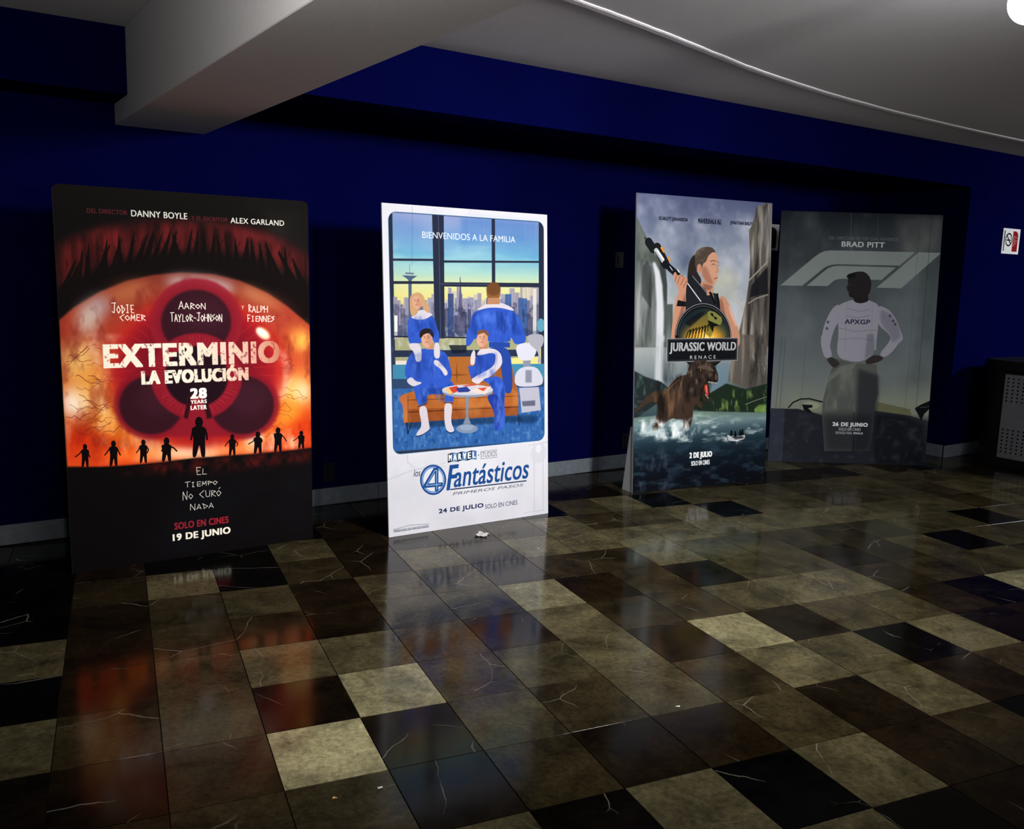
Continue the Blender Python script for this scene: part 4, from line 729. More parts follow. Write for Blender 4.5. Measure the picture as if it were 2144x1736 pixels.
('L','0a0406',1,7.546980000000001,(531.4,642.9,537.2,656.3,538.2,671.1)),
('Q','0a0406',1,0,(652.7,669.8,652.5,671.5,651.8,673.1,650.7,674.6,649.3,675.7,647.6,676.6,645.8,677.1,643.9,677.1,642,676.9,640.2,676.2,638.7,675.2,637.4,673.9,636.4,672.3,635.8,670.7,635.7,668.9,636,667.2,636.7,665.6,637.7,664.1,639.1,663,640.8,662.1,642.6,661.7,644.5,661.6,646.4,661.8,648.2,662.5,649.8,663.5,651.1,664.8,652,666.4,652.6,668)),
('Q','0a0406',1,0,(633.9,675.6,640.1,673.8,647.9,674.2,660.9,680.1,655.7,693.9,656.1,724.6,646.8,724.1,643.8,700.6,635.9,723.4,626.6,722.9,631.7,692.5,626.8,678.3)),
('L','0a0406',1,3.8318000000000003,(630.6,679.6,619.8,687,612.3,694.5)),
('L','0a0406',1,3.8318000000000003,(657,681,667.3,689.6,663.3,697.4)),
('Q','0a0406',1,0,(766,669.3,765.7,671.4,764.8,673.3,763.5,675.1,761.8,676.5,759.8,677.5,757.5,678.1,755.2,678.2,752.8,677.8,750.6,677,748.7,675.8,747.1,674.2,745.9,672.3,745.2,670.3,745,668.2,745.4,666.1,746.2,664.2,747.5,662.4,749.2,661,751.3,660,753.5,659.4,755.9,659.3,758.2,659.6,760.4,660.5,762.3,661.7,763.9,663.3,765.1,665.1,765.8,667.2)),
('Q','0a0406',1,0,(742.8,676.3,750.5,674.2,760.1,674.7,776.2,681.8,770,693.6,770.7,726.1,759.2,725.4,755.3,700.6,745.8,724.6,734.4,723.9,740.3,692,734.1,679.6)),
('L','0a0406',1,4.570790000000001,(738.8,681.1,735.3,686.6,713.7,693.8)),
('L','0a0406',1,4.570790000000001,(771.3,682.8,774.4,688.7,764.3,696.6)),
('Q','0a0406',1,0,(856.5,661.5,856.1,663.5,855.3,665.5,854,667.2,852.3,668.5,850.3,669.5,848,670.1,845.7,670.2,843.4,669.9,841.2,669.1,839.3,667.9,837.7,666.3,836.5,664.5,835.8,662.5,835.6,660.4,835.9,658.4,836.8,656.5,838.1,654.8,839.8,653.4,841.8,652.4,844,651.8,846.3,651.7,848.6,652,850.8,652.8,852.8,654,854.4,655.6,855.6,657.4,856.3,659.4)),
('Q','0a0406',1,0,(833.4,668.4,841.1,666.3,850.6,666.8,866.6,673.8,860.3,690.1,860.9,726.7,849.5,726,845.7,698.1,836.2,725.3,824.8,724.6,830.8,688.5,824.8,671.6)),
('L','0a0406',1,4.426800000000001,(829.5,673.1,831.9,682.8,833.8,692.3)),
('L','0a0406',1,4.426800000000001,(861.7,674.8,874.4,685,883.1,695)),
('Q','0a0406',1,0,(960.9,675.3,960.7,676.9,960,678.5,958.9,679.8,957.5,681,955.9,681.8,954,682.2,952.1,682.3,950.2,682,948.5,681.4,946.9,680.4,945.6,679.2,944.6,677.7,944,676.1,943.9,674.4,944.1,672.8,944.8,671.2,945.9,669.9,947.3,668.8,948.9,667.9,950.7,667.5,952.6,667.4,954.5,667.7,956.3,668.3,957.9,669.3,959.2,670.5,960.2,672,960.8,673.6)),
('Q','0a0406',1,0,(942.1,680.8,948.4,679.1,956.1,679.5,969.2,685.2,964.2,695.7,964.9,722.4,955.5,721.9,952.3,701.4,944.7,721.3,935.4,720.7,940.1,694.4,935.1,683.4)),
('L','0a0406',1,3.508120000000001,(938.9,684.6,931.2,689.6,914.5,695.7)),
('L','0a0406',1,3.508120000000001,(965.3,686,963.5,691.3,964.9,698.4)),
('T','DEL DIRECTOR','5a1c20',115.4,55.5,260.9,67.2,0.015,0,'5a1c20',1),
('T','DANNY BOYLE','d8d6cc',274.1,53.3,488,70.2,0.02,0,'d8d6cc',1),
('T','Y EL ESCRITOR','5a1c20',503.2,59.8,650.9,70.4,0.015,0,'5a1c20',1),
('T','ALEX GARLAND','d8d6cc',661.6,57.9,891.7,73.4,0.02,0,'d8d6cc',1),
('S','JODIE','f2e6d8',187.4,293.8,271.2,319.5,3,1),
('S','COMER','f2e6d8',214.4,320.3,313.8,339.1,3,1),
('S','AARON','f2e6d8',440.1,289.1,550.8,308,3,1),
('S','TAYLOR-JOHNSON','f2e6d8',407.1,318.6,616.8,342,3,1),
('S','Y','f2e6d8',697.8,299.7,709.5,308.4,1.8,1),
('S','RALPH','f2e6d8',726,295.6,812.3,317.4,3,1),
('S','FIENNES','f2e6d8',719.3,325.1,840.9,343.9,3,1),
('T','EXTERMINIO','e9e2cf',148.8,399.3,859.8,463.4,0.05,0,'b87058',1),
('N','4a3a30',0,60,60,0.6,0,1,(148.8,463.4,152.4,391,859.8,397.8,857.4,469.5)),
('T','LA EVOLUCIÓN','e9e2cf',286.3,463.8,721.2,510.2,0.05,0,'d0a890',1),
('T','28','f0ece0',474.8,525.3,543.4,555.2,0.06,0,'f0ece0',1),
('T','YEARS','f0ece0',475.3,558,542.1,568.9,0.05,0,'f0ece0',1),
('T','LATER','f0ece0',474.6,573.2,541.4,585.8,0.05,0,'f0ece0',1),
('S','EL','dcd6cc',484.8,748.2,534.9,768.1,2.2,1),
('S','TIEMPO','dcd6cc',440.2,786.2,577.7,801.5,2.2,1),
('S','NO CURÓ','dcd6cc',428.1,812.6,591.8,835.5,2.2,1),
('S','NADA','dcd6cc',457.3,850,559,868.1,2.2,1),
('T','SOLO EN CINES','8e1e2a',393.1,897.7,618.9,917.6,0.035,0,'8e1e2a',1),
('T','19 DE JUNIO','ece6d4',384,929.1,625.6,955.4,0.04,0,'ece6d4',1)]
FAMILY=[
('P','e6e6ee',1,0,(0,0,1000,0,1000,1000,0,1000)),
('N','c8c8d2',0.35,5,6,0.4,0,2,(0,0,1000,0,1000,1000,0,1000)),
('L','d2d2dc',0.8,9,(0,822,150,800,330,800)),
('L','d2d2dc',0.8,9,(110,735,115,775,160,800,330,790)),
('L','d2d2dc',0.8,9,(330,735,420,752,900,735)),
('L','d2d2dc',0.8,9,(905,735,905,985)),
('L','d2d2dc',0.8,9,(965,735,965,985)),
('L','d2d2dc',0.8,9,(870,760,1000,755)),
('P','d6d6e2',0.7,2,(990,790,988.6,797.6,984.6,804.8,978,811.2,969.3,816.6,958.9,820.6,947.2,823.1,935,824,922.8,823.1,911.1,820.6,900.7,816.6,892,811.2,885.4,804.8,881.4,797.6,880,790,881.4,782.4,885.4,775.2,892,768.8,900.7,763.4,911.1,759.4,922.8,756.9,935,756,947.2,756.9,958.9,759.4,969.3,763.4,978,768.8,984.6,775.2,988.6,782.4)),
('P','e8ecf2',0.9,2,(955,775,954.5,778.1,953,781.1,950.6,783.7,947.5,785.9,943.7,787.6,939.5,788.6,935,789,930.5,788.6,926.3,787.6,922.5,785.9,919.4,783.7,917,781.1,915.5,778.1,915,775,915.5,771.9,917,768.9,919.4,766.3,922.5,764.1,926.3,762.4,930.5,761.4,935,761,939.5,761.4,943.7,762.4,947.5,764.1,950.6,766.3,953,768.9,954.5,771.9)),
('P','3a78a8',1,0,(935.4,20.9,947.3,21.8,958.4,24.6,967.9,29,975.2,34.7,979.8,41.3,981.4,48.5,981.4,722.8,979.8,729.9,975.2,736.6,967.9,742.3,958.4,746.7,947.3,749.4,935.4,750.4,75.3,750.4,63.3,749.4,52.3,746.7,42.7,742.3,35.4,736.6,30.8,729.9,29.3,722.8,29.3,48.5,30.8,41.3,35.4,34.7,42.7,29,52.3,24.6,63.3,21.8,75.3,20.9)),
('P','2c3448',1,0,(934.4,23.9,945.2,24.7,955.4,27.3,964.1,31.3,970.7,36.5,974.9,42.6,976.4,49.1,976.4,722.2,974.9,728.7,970.7,734.8,964.1,740,955.4,744,945.2,746.5,934.4,747.4,76.3,747.4,65.4,746.5,55.3,744,46.6,740,39.9,734.8,35.7,728.7,34.3,722.2,34.3,49.1,35.7,42.6,39.9,36.5,46.6,31.3,55.3,27.3,65.4,24.7,76.3,23.9)),
('G',(56.3,25.9,954.4,25.9,954.4,520,56.3,520),((20,'8a98cc'),(78,'6f98cc'),(145,'6fb0d0'),(199,'a8d0c4'),(237,'d8dca0'),(274,'e0d888')),0),
('N','b8c0dc',0.6,3,9,0.3,14,3,(56.1,25.1,451.2,25.6,448.3,138.9,52.7,133)),
('N','3f78c0',0.6,2,6,0.3,14,4,(451.2,25.6,948,26.9,946,144,448.3,138.9)),
('N','c8e8e0',0.5,3,16,0.4,12,5,(53.3,111.9,946.5,111.8,945,202.8,50.5,201.6)),
('P','9a96a8',1,0,(53.1,272.9,74.8,273.5,71.1,392.6,49.2,392.5)),
('L','3c405c',0.6,1.3,(63.8,276,60.3,387.2)),
('P','9a96a8',1,0,(68.9,283.1,92.9,283.7,89.5,392.7,65.4,392.6)),
('L','3c405c',0.6,1.3,(72.8,286.3,69.6,387.3)),
('L','3c405c',0.6,1.3,(80.8,286.2,77.6,387.3)),
('L','d4cfc0',0.6,1.3,(88.8,286.1,85.6,387.4)),
('P','9a96a8',1,0,(86.6,296,109.6,296.7,106.6,392.8,83.6,392.7)),
('L','3c405c',0.6,1.3,(98,299.2,95.2,387.4)),
('L','d4cfc0',0.6,1.3,(105.7,299.1,102.9,387.4)),
('P','9a96a8',1,0,(111.2,274.4,139.6,275,136,393,107.5,392.8)),
('L','d4cfc0',0.6,1.3,(115.8,277.6,112.4,387.5)),
('L','3c405c',0.6,1.3,(125.3,277.5,121.9,387.5)),
('L','3c405c',0.6,1.3,(134.8,277.4,131.4,387.6)),
('P','9a96a8',1,0,(143.7,272.3,156,273,152.4,393.1,140,393)),
('L','d4cfc0',0.6,1.3,(145.6,275.5,142.2,387.6)),
('L','3c405c',0.6,1.3,(153.9,275.4,150.5,387.7)),
('P','9a96a8',1,0,(152.4,294.4,177.6,295,174.6,393.2,149.4,393.1)),
('L','d4cfc0',0.6,1.3,(156.5,297.6,153.8,387.7)),
('L','d4cfc0',0.6,1.3,(164.9,297.5,162.2,387.7)),
('L','d4cfc0',0.6,1.3,(173.3,297.5,170.6,387.8)),
('P','c8c0b0',1,0,(182.3,272.8,203.7,273.4,200.2,393.4,178.7,393.2)),
('L','3c405c',0.6,1.3,(185.8,276,182.4,387.8)),
('L','3c405c',0.6,1.3,(192.9,275.9,189.6,387.9)),
('P','9a96a8',1,0,(197.6,281.6,222.5,282.2,219.2,393.5,194.3,393.3)),
('L','3c405c',0.6,1.3,(201.6,284.8,198.6,387.9)),
('L','3c405c',0.6,1.3,(218.2,284.7,215.2,388)),
('P','9a96a8',1,0,(226.9,281.6,244,282.3,240.8,393.6,223.6,393.5)),
('L','3c405c',0.6,1.3,(229.6,284.8,226.6,388.1)),
('L','3c405c',0.6,1.3,(235.3,284.8,232.3,388.1)),
('L','d4cfc0',0.6,1.3,(241.1,284.7,238.1,388.1)),
('P','9a96a8',1,0,(246.5,274.5,272.4,275.1,269,393.7,243.1,393.6)),
('L','d4cfc0',0.6,1.3,(259.3,277.6,256.2,388.2)),
('P','9a96a8',1,0,(269.1,263.9,291.4,264.5,287.8,393.8,265.5,393.7)),
('L','d4cfc0',0.6,1.3,(272.8,267.1,269.3,388.3)),
('L','d4cfc0',0.6,1.3,(280.2,267.1,276.7,388.3)),
('P','9a96a8',1,0,(284.3,289.7,315.3,290.3,312.5,394,281.3,393.8)),
('L','3c405c',0.6,1.3,(299.7,292.9,297,388.4)),
('L','d4cfc0',0.6,1.3,(310.1,292.8,307.4,388.5)),
('P','c8c0b0',1,0,(322,253.9,343.7,254.5,339.9,394.1,318.2,394)),
('L','3c405c',0.6,1.3,(325.5,257.2,321.9,388.5)),
('L','3c405c',0.6,1.3,(332.8,257.1,329.2,388.6)),
('L','d4cfc0',0.6,1.3,(340,257,336.4,388.6)),
('P','c8c0b0',1,0,(347.1,278.9,363.2,279.5,360.1,394.2,344,394.2)),
('L','d4cfc0',0.6,1.3,(349.7,282.1,346.8,388.7)),
('L','d4cfc0',0.6,1.3,(355.1,282.1,352.2,388.7)),
('L','3c405c',0.6,1.3,(360.4,282,357.5,388.7)),
('P','9a96a8',1,0,(367.1,243.2,387.8,243.8,383.8,394.4,363,394.3)),
('L','d4cfc0',0.6,1.3,(370.4,246.4,366.6,388.7)),
('L','3c405c',0.6,1.3,(377.4,246.4,373.6,388.8)),
('L','d4cfc0',0.6,1.3,(384.3,246.3,380.5,388.8)),
('P','c8c0b0',1,0,(388.6,253.6,420.1,254.1,416.4,394.6,384.9,394.4)),
('L','3c405c',0.6,1.3,(393.8,256.9,390.3,388.9)),
('P','9a96a8',1,0,(418.8,238.4,433.2,239.1,429.2,394.6,414.7,394.6)),
('L','3c405c',0.6,1.3,(421.1,241.7,417.3,389)),
('L','3c405c',0.6,1.3,(425.9,241.7,422.1,389)),
('L','d4cfc0',0.6,1.3,(430.7,241.6,426.9,389)),
('P','9a96a8',1,0,(429.6,261,453.3,261.6,449.9,394.7,426.1,394.6)),
('L','d4cfc0',0.6,1.3,(433.4,264.3,430.2,389.1)),
('L','3c405c',0.6,1.3,(449.2,264.1,446.1,389.1)),
('P','9a96a8',1,0,(446.1,275.5,484,276,481,394.9,443.1,394.7)),
('L','3c405c',0.6,1.3,(452.3,278.8,449.5,389.2)),
('L','3c405c',0.6,1.3,(477.6,278.5,474.8,389.3)),
('P','c8c0b0',1,0,(483.1,267.8,503,268.5,499.9,395,479.9,394.9)),
('L','3c405c',0.6,1.3,(486.3,271.1,483.4,389.3)),
('L','d4cfc0',0.6,1.3,(493,271.1,490.1,389.4)),
('L','d4cfc0',0.6,1.3,(499.6,271,496.7,389.4)),
('P','9a96a8',1,0,(502.9,274.5,524.8,275.2,521.9,395.2,499.9,395)),
('L','3c405c',0.6,1.3,(521.1,277.7,518.4,389.5)),
('P','c8c0b0',1,0,(518.9,262.5,546.9,263,543.8,395.3,515.7,395.1)),
('L','d4cfc0',0.6,1.3,(523.5,265.8,520.5,389.5)),
('L','3c405c',0.6,1.3,(532.8,265.7,529.9,389.6)),
('L','d4cfc0',0.6,1.3,(542.2,265.6,539.2,389.6)),
('P','9a96a8',1,0,(543.6,258.7,568.3,259.3,565.1,395.4,540.3,395.3)),
('L','3c405c',0.6,1.3,(555.8,262,552.8,389.7)),
('L','3c405c',0.6,1.3,(564.1,261.9,561.1,389.7)),
('P','c8c0b0',1,0,(567.7,278.8,606.3,279.3,603.6,395.6,565,395.4)),
('L','d4cfc0',0.6,1.3,(574,282.1,571.5,389.8)),
('L','3c405c',0.6,1.3,(586.9,282,584.4,389.8)),
('L','d4cfc0',0.6,1.3,(599.7,281.9,597.3,389.9)),
('P','c8c0b0',1,0,(596.9,276.4,612.4,277.1,609.8,395.6,594.1,395.6)),
('L','3c405c',0.6,1.3,(599.4,279.8,596.9,389.9)),
('L','3c405c',0.6,1.3,(604.6,279.7,602.1,389.9)),
('L','3c405c',0.6,1.3,(609.8,279.7,607.3,389.9)),
('P','9a96a8',1,0,(610.1,257.2,629.4,257.9,626.3,395.7,606.9,395.6)),
('L','3c405c',0.6,1.3,(613.2,260.6,610.3,389.9)),
('L','d4cfc0',0.6,1.3,(619.6,260.5,616.7,390)),
('P','c8c0b0',1,0,(623.8,272.2,643.1,272.9,640.3,395.8,621,395.7)),
('L','d4cfc0',0.6,1.3,(626.9,275.6,624.4,390)),
('L','d4cfc0',0.6,1.3,(633.4,275.6,630.8,390)),
('P','c8c0b0',1,0,(646.7,274.3,680.7,274.9,678.1,396,644,395.8)),
('P','c8c0b0',1,0,(672.7,244.2,694,244.8,690.8,396.1,669.4,396)),
('L','d4cfc0',0.6,1.3,(676.2,247.6,673.1,390.3)),
('L','d4cfc0',0.6,1.3,(690.4,247.4,687.4,390.3)),
('P','9a96a8',1,0,(690.2,260.6,715.6,261.2,712.8,396.2,687.3,396.1)),
('L','d4cfc0',0.6,1.3,(694.4,264,691.7,390.3)),
('L','d4cfc0',0.6,1.3,(702.8,263.9,700.2,390.4)),
('L','3c405c',0.6,1.3,(711.3,263.8,708.7,390.4)),
('P','9a96a8',1,0,(710.3,262.6,742.8,263.1,740.1,396.4,707.5,396.2)),
('L','d4cfc0',0.6,1.3,(715.7,266,713.1,390.5)),
('L','3c405c',0.6,1.3,(726.5,265.9,723.9,390.5)),
('P','9a96a8',1,0,(747.8,241.6,781.2,242.1,778.1,396.6,744.7,396.4)),
('L','d4cfc0',0.6,1.3,(753.3,245,750.4,390.6)),
('L','d4cfc0',0.6,1.3,(764.4,244.9,761.5,390.7)),
('P','9a96a8',1,0,(776.3,255.3,812.7,255.7,810,396.8,773.5,396.6)),
('L','3c405c',0.6,1.3,(794.4,258.5,791.8,390.8)),
('L','d4cfc0',0.6,1.3,(806.6,258.4,804,390.9)),
('P','9a96a8',1,0,(818.9,237.9,833.1,238.5,830.1,396.9,815.9,396.8)),
('L','3c405c',0.6,1.3,(821.2,241.3,818.4,391)),
('L','d4cfc0',0.6,1.3,(830.7,241.2,827.9,391)),
('P','c8c0b0',1,0,(835.2,237,862.7,237.5,859.8,397,832.2,396.9)),
('L','d4cfc0',0.6,1.3,(839.7,240.4,836.9,391.1)),
('L','d4cfc0',0.6,1.3,(848.9,240.3,846.1,391.1)),
('L','3c405c',0.6,1.3,(858,240.2,855.3,391.2)),
('P','c8c0b0',1,0,(866.5,230.7,896.1,231.2,893.1,397.2,863.5,397.1)),
('L','d4cfc0',0.6,1.3,(871.4,234.2,868.5,391.2)),
('L','3c405c',0.6,1.3,(891.1,233.9,888.3,391.3)),
('P','9a96a8',1,0,(898.3,236.6,919.4,237.2,916.6,397.4,895.4,397.2)),
('L','d4cfc0',0.6,1.3,(901.7,240.1,899.1,391.4)),
('L','3c405c',0.6,1.3,(908.8,240,906.1,391.4)),
('L','3c405c',0.6,1.3,(915.8,239.9,913.2,391.4)),
('P','9a96a8',1,0,(918.9,230.8,959.3,231.2,956.5,397.6,916,397.4)),
('L','d4cfc0',0.6,1.3,(939,234.1,936.3,391.6)),
('L','d4cfc0',0.6,1.3,(952.5,233.9,949.9,391.6)),
('P','6c6c88',1,0,(52.3,295.4,84.6,296,81.5,392.7,49.2,392.5)),
('L','d4cfc0',0.6,1.3,(57.6,298.6,54.8,387.2)),
('P','6c6c88',1,0,(89.7,307.1,117.7,307.8,115.1,392.9,87,392.7)),
('L','d4cfc0',0.6,1.3,(103.6,310.2,101.2,387.4)),
('L','3c405c',0.6,1.3,(112.9,310.2,110.5,387.5)),
('P','6c6c88',1,0,(116.5,327,149.6,327.7,147.6,393.1,114.4,392.9)),
('L','3c405c',0.6,1.3,(121.9,330.2,120.1,387.5)),
('P','6c6c88',1,0,(142.8,325.6,166.8,326.3,164.7,393.2,140.7,393)),
('L','3c405c',0.6,1.3,(146.7,328.8,144.9,387.7)),
('L','d4cfc0',0.6,1.3,(154.7,328.8,152.9,387.7)),
('P','6c6c88',1,0,(166.7,321.2,182.7,322,180.6,393.2,164.5,393.2)),
('L','d4cfc0',0.6,1.3,(169.3,324.4,167.3,387.8)),
('L','d4cfc0',0.6,1.3,(174.6,324.4,172.7,387.8)),
('P','6c6c88',1,0,(182.6,287,217.4,287.6,214.3,393.4,179.4,393.2)),
('L','3c405c',0.6,1.3,(188.3,290.2,185.3,387.9)),
('L','3c405c',0.6,1.3,(199.9,290.2,197,387.9)),
('L','3c405c',0.6,1.3,(211.5,290.1,208.6,388)),
('P','6c6c88',1,0,(220.6,324.9,251.4,325.7,249.4,393.6,218.6,393.5)),
('L','3c405c',0.6,1.3,(225.6,328.2,223.9,388)),
('L','d4cfc0',0.6,1.3,(235.9,328.1,234.1,388.1)),
('L','d4cfc0',0.6,1.3,(246.2,328.1,244.4,388.1)),
('P','8c8ca8',1,0,(256.3,288.8,283.5,289.4,280.6,393.8,253.3,393.6)),
('L','d4cfc0',0.6,1.3,(260.7,292,258,388.2)),
('L','3c405c',0.6,1.3,(269.8,291.9,267.1,388.3)),
('L','d4cfc0',0.6,1.3,(278.9,291.9,276.2,388.3)),
('P','6c6c88',1,0,(277.5,307.6,290.4,308.3,288,393.8,275.1,393.8)),
('L','d4cfc0',0.6,1.3,(283.9,310.8,281.7,388.3)),
('L','d4cfc0',0.6,1.3,(288.2,310.8,286,388.4)),
('P','8c8ca8',1,0,(289.5,275.8,306.6,276.5,303.3,393.9,286.2,393.8)),
('L','3c405c',0.6,1.3,(297.9,279,294.9,388.4)),
('L','3c405c',0.6,1.3,(303.7,279,300.6,388.4)),
('P','6c6c88',1,0,(305.5,300.3,317.8,301.1,315.2,394,302.9,393.9)),
('L','d4cfc0',0.6,1.3,(307.5,303.6,305.1,388.4)),
('P','6c6c88',1,0,(316.4,298.7,342,299.4,339.4,394.1,313.7,394)),
('P','8c8ca8',1,0,(335.3,289.9,361.4,290.5,358.7,394.2,332.5,394.1)),
('L','3c405c',0.6,1.3,(339.6,293.2,337,388.6)),
('L','3c405c',0.6,1.3,(357,293.1,354.4,388.7)),
('P','6c6c88',1,0,(364.8,310.2,377.3,311,375.1,394.3,362.5,394.3)),
('L','d4cfc0',0.6,1.3,(366.8,313.5,364.8,388.7)),
('L','3c405c',0.6,1.3,(375.2,313.5,373.2,388.8)),
('P','8c8ca8',1,0,(374.4,303.4,408.7,304.1,406.4,394.5,372,394.3)),
('L','d4cfc0',0.6,1.3,(380,306.7,377.8,388.8)),
('L','d4cfc0',0.6,1.3,(391.5,306.7,389.3,388.9)),
('P','8c8ca8',1,0,(406.2,275,442.7,275.5,439.6,394.7,403.1,394.5)),
('L','d4cfc0',0.6,1.3,(424.3,278.2,421.4,389)),
('L','d4cfc0',0.6,1.3,(436.5,278.1,433.6,389.1)),
('P','8c8ca8',1,0,(437.9,309.9,474.5,310.6,472.4,394.9,435.8,394.7)),
('L','d4cfc0',0.6,1.3,(456.1,313.2,454.2,389.2)),
('L','d4cfc0',0.6,1.3,(468.3,313.1,466.4,389.2)),
('P','8c8ca8',1,0,(466.5,275.3,493.7,275.9,490.7,395,463.5,394.8)),
('L','d4cfc0',0.6,1.3,(471,278.6,468.2,389.2)),
('L','3c405c',0.6,1.3,(489.1,278.4,486.3,389.3)),
('P','8c8ca8',1,0,(492.7,272.5,522.3,273.1,519.3,395.1,489.7,395)),
('L','d4cfc0',0.6,1.3,(507.4,275.7,504.6,389.4)),
('L','d4cfc0',0.6,1.3,(517.3,275.6,514.5,389.5)),
('P','8c8ca8',1,0,(524.4,279.8,553.7,280.4,550.9,395.3,521.6,395.2)),
('L','3c405c',0.6,1.3,(538.9,283.1,536.4,389.6)),
('L','d4cfc0',0.6,1.3,(548.7,283,546.2,389.6)),
('P','8c8ca8',1,0,(545.7,300.6,568.8,301.3,566.6,395.4,543.4,395.3)),
('L','d4cfc0',0.6,1.3,(549.4,303.9,547.4,389.6)),
('L','3c405c',0.6,1.3,(557.1,303.9,555.1,389.7)),
('L','3c405c',0.6,1.3,(564.8,303.9,562.8,389.7)),
('P','6c6c88',1,0,(569.7,307.7,596.4,308.5,594.4,395.6,567.7,395.4)),
('L','d4cfc0',0.6,1.3,(574.1,311.1,572.3,389.8)),
('L','3c405c',0.6,1.3,(591.9,311,590.1,389.8)),
('P','6c6c88',1,0,(598.6,272.7,631.6,273.3,628.9,395.8,595.8,395.6)),
('L','d4cfc0',0.6,1.3,(615,276,612.4,390)),
('L','3c405c',0.6,1.3,(626,275.9,623.5,390)),
('P','8c8ca8',1,0,(627.9,272.1,661.4,272.6,658.7,395.9,625.1,395.7)),
('L','d4cfc0',0.6,1.3,(633.4,275.5,630.8,390)),
('L','3c405c',0.6,1.3,(644.5,275.4,642,390.1)),
('L','3c405c',0.6,1.3,(655.7,275.3,653.2,390.2)),
('P','8c8ca8',1,0,(666.5,276,705.5,276.6,703,396.2,663.9,395.9)),
('L','3c405c',0.6,1.3,(672.9,279.4,670.5,390.2)),
('L','d4cfc0',0.6,1.3,(685.9,279.3,683.6,390.3)),
('L','3c405c',0.6,1.3,(698.9,279.2,696.6,390.4)),
('P','8c8ca8',1,0,(702.7,273.6,716.5,274.3,714,396.2,700.1,396.1)),
('L','d4cfc0',0.6,1.3,(709.5,277,707.2,390.4)),
('P','6c6c88',1,0,(718.1,286,738.8,286.7,736.6,396.4,715.8,396.2)),
('L','3c405c',0.6,1.3,(721.5,289.4,719.4,390.5)),
('L','d4cfc0',0.6,1.3,(728.4,289.4,726.3,390.5)),
('P','6c6c88',1,0,(733.3,301.2,767.3,301.9,765.4,396.5,731.3,396.3)),
('L','d4cfc0',0.6,1.3,(738.9,304.7,737.1,390.6)),
('P','6c6c88',1,0,(770,288.2,796.8,288.9,794.7,396.7,767.9,396.5)),
('L','d4cfc0',0.6,1.3,(783.3,291.6,781.4,390.8)),
('L','d4cfc0',0.6,1.3,(792.2,291.5,790.3,390.8)),
('P','6c6c88',1,0,(802.3,271.6,835.9,272.1,833.6,396.9,799.9,396.7)),
('L','d4cfc0',0.6,1.3,(807.8,275,805.6,390.9)),
('L','3c405c',0.6,1.3,(819,274.9,816.8,391)),
('P','6c6c88',1,0,(831.8,300.7,860.5,301.4,858.7,397,830,396.9)),
('L','3c405c',0.6,1.3,(836.5,304.1,834.9,391.1)),
('L','3c405c',0.6,1.3,(846.1,304.1,844.4,391.1)),
('L','d4cfc0',0.6,1.3,(855.6,304,854,391.1)),
('P','6c6c88',1,0,(857.5,279.7,883.9,280.3,881.8,397.2,855.3,397)),
('L','3c405c',0.6,1.3,(861.8,283.1,859.8,391.2)),
('L','d4cfc0',0.6,1.3,(879.4,283,877.5,391.3)),
('P','8c8ca8',1,0,(884,265.2,901.7,265.9,899.4,397.3,881.6,397.2)),
('L','d4cfc0',0.6,1.3,(886.8,268.7,884.6,391.3)),
('L','d4cfc0',0.6,1.3,(898.7,268.5,896.5,391.4)),
('P','6c6c88',1,0,(897.2,294.1,936.4,294.7,934.6,397.5,895.4,397.2)),
('L','3c405c',0.6,1.3,(903.7,297.6,902,391.4)),
('L','3c405c',0.6,1.3,(916.7,297.5,915.1,391.4)),
('L','3c405c',0.6,1.3,(929.8,297.4,928.2,391.5)),
('P','8c8ca8',1,0,(934.3,275,959.8,275.7,957.8,397.6,932.2,397.4)),
('L','d4cfc0',0.6,1.3,(938.5,278.5,936.6,391.6)),
('L','d4cfc0',0.6,1.3,(947,278.4,945.1,391.6)),
('P','4c5070',1,0,(50.7,345.6,76.9,346.4,75.4,392.7,49.2,392.5)),
('P','4c5070',1,0,(75.5,358.2,106.6,359.1,105.5,392.8,74.4,392.6)),
('L','d4cfc0',0.6,1.3,(80.5,361.5,79.7,387.3)),
('L','d4cfc0',0.6,1.3,(90.9,361.5,90.1,387.4)),
('L','d4cfc0',0.6,1.3,(101.3,361.5,100.5,387.4)),
('P','6a7090',1,0,(104.1,338.4,115.2,339.2,113.5,392.9,102.4,392.8)),
('L','3c405c',0.6,1.3,(109.5,341.6,108.1,387.5)),
('L','3c405c',0.6,1.3,(113.2,341.6,111.8,387.5)),
('P','6a7090',1,0,(115.5,336.5,139.6,337.3,137.9,393,113.8,392.9)),
('L','3c405c',0.6,1.3,(119.4,339.7,117.9,387.5)),
('L','d4cfc0',0.6,1.3,(127.5,339.7,126,387.6)),
('L','d4cfc0',0.6,1.3,(135.5,339.7,134,387.6)),
('P','4c5070',1,0,(142.2,342.4,157.8,343.2,156.3,393.1,140.7,393)),
('L','3c405c',0.6,1.3,(144.7,345.6,143.5,387.6)),
('L','d4cfc0',0.6,1.3,(149.9,345.6,148.6,387.7)),
('P','6a7090',1,0,(154.1,347.6,166.2,348.4,164.8,393.2,152.7,393.1)),
('L','3c405c',0.6,1.3,(160.1,350.8,158.9,387.7)),
('P','4c5070',1,0,(166.2,342.6,181.6,343.4,180.1,393.2,164.6,393.2)),
('L','d4cfc0',0.6,1.3,(173.8,345.9,172.5,387.8)),
('L','d4cfc0',0.6,1.3,(179,345.9,177.7,387.8)),
('P','4c5070',1,0,(182.7,340.6,210.8,341.4,209.3,393.4,181.2,393.2)),
('L','d4cfc0',0.6,1.3,(196.7,343.8,195.3,387.9)),
('L','3c405c',0.6,1.3,(206,343.8,204.7,388)),
('P','4c5070',1,0,(209,326.5,231.9,327.2,229.9,393.5,207,393.4)),
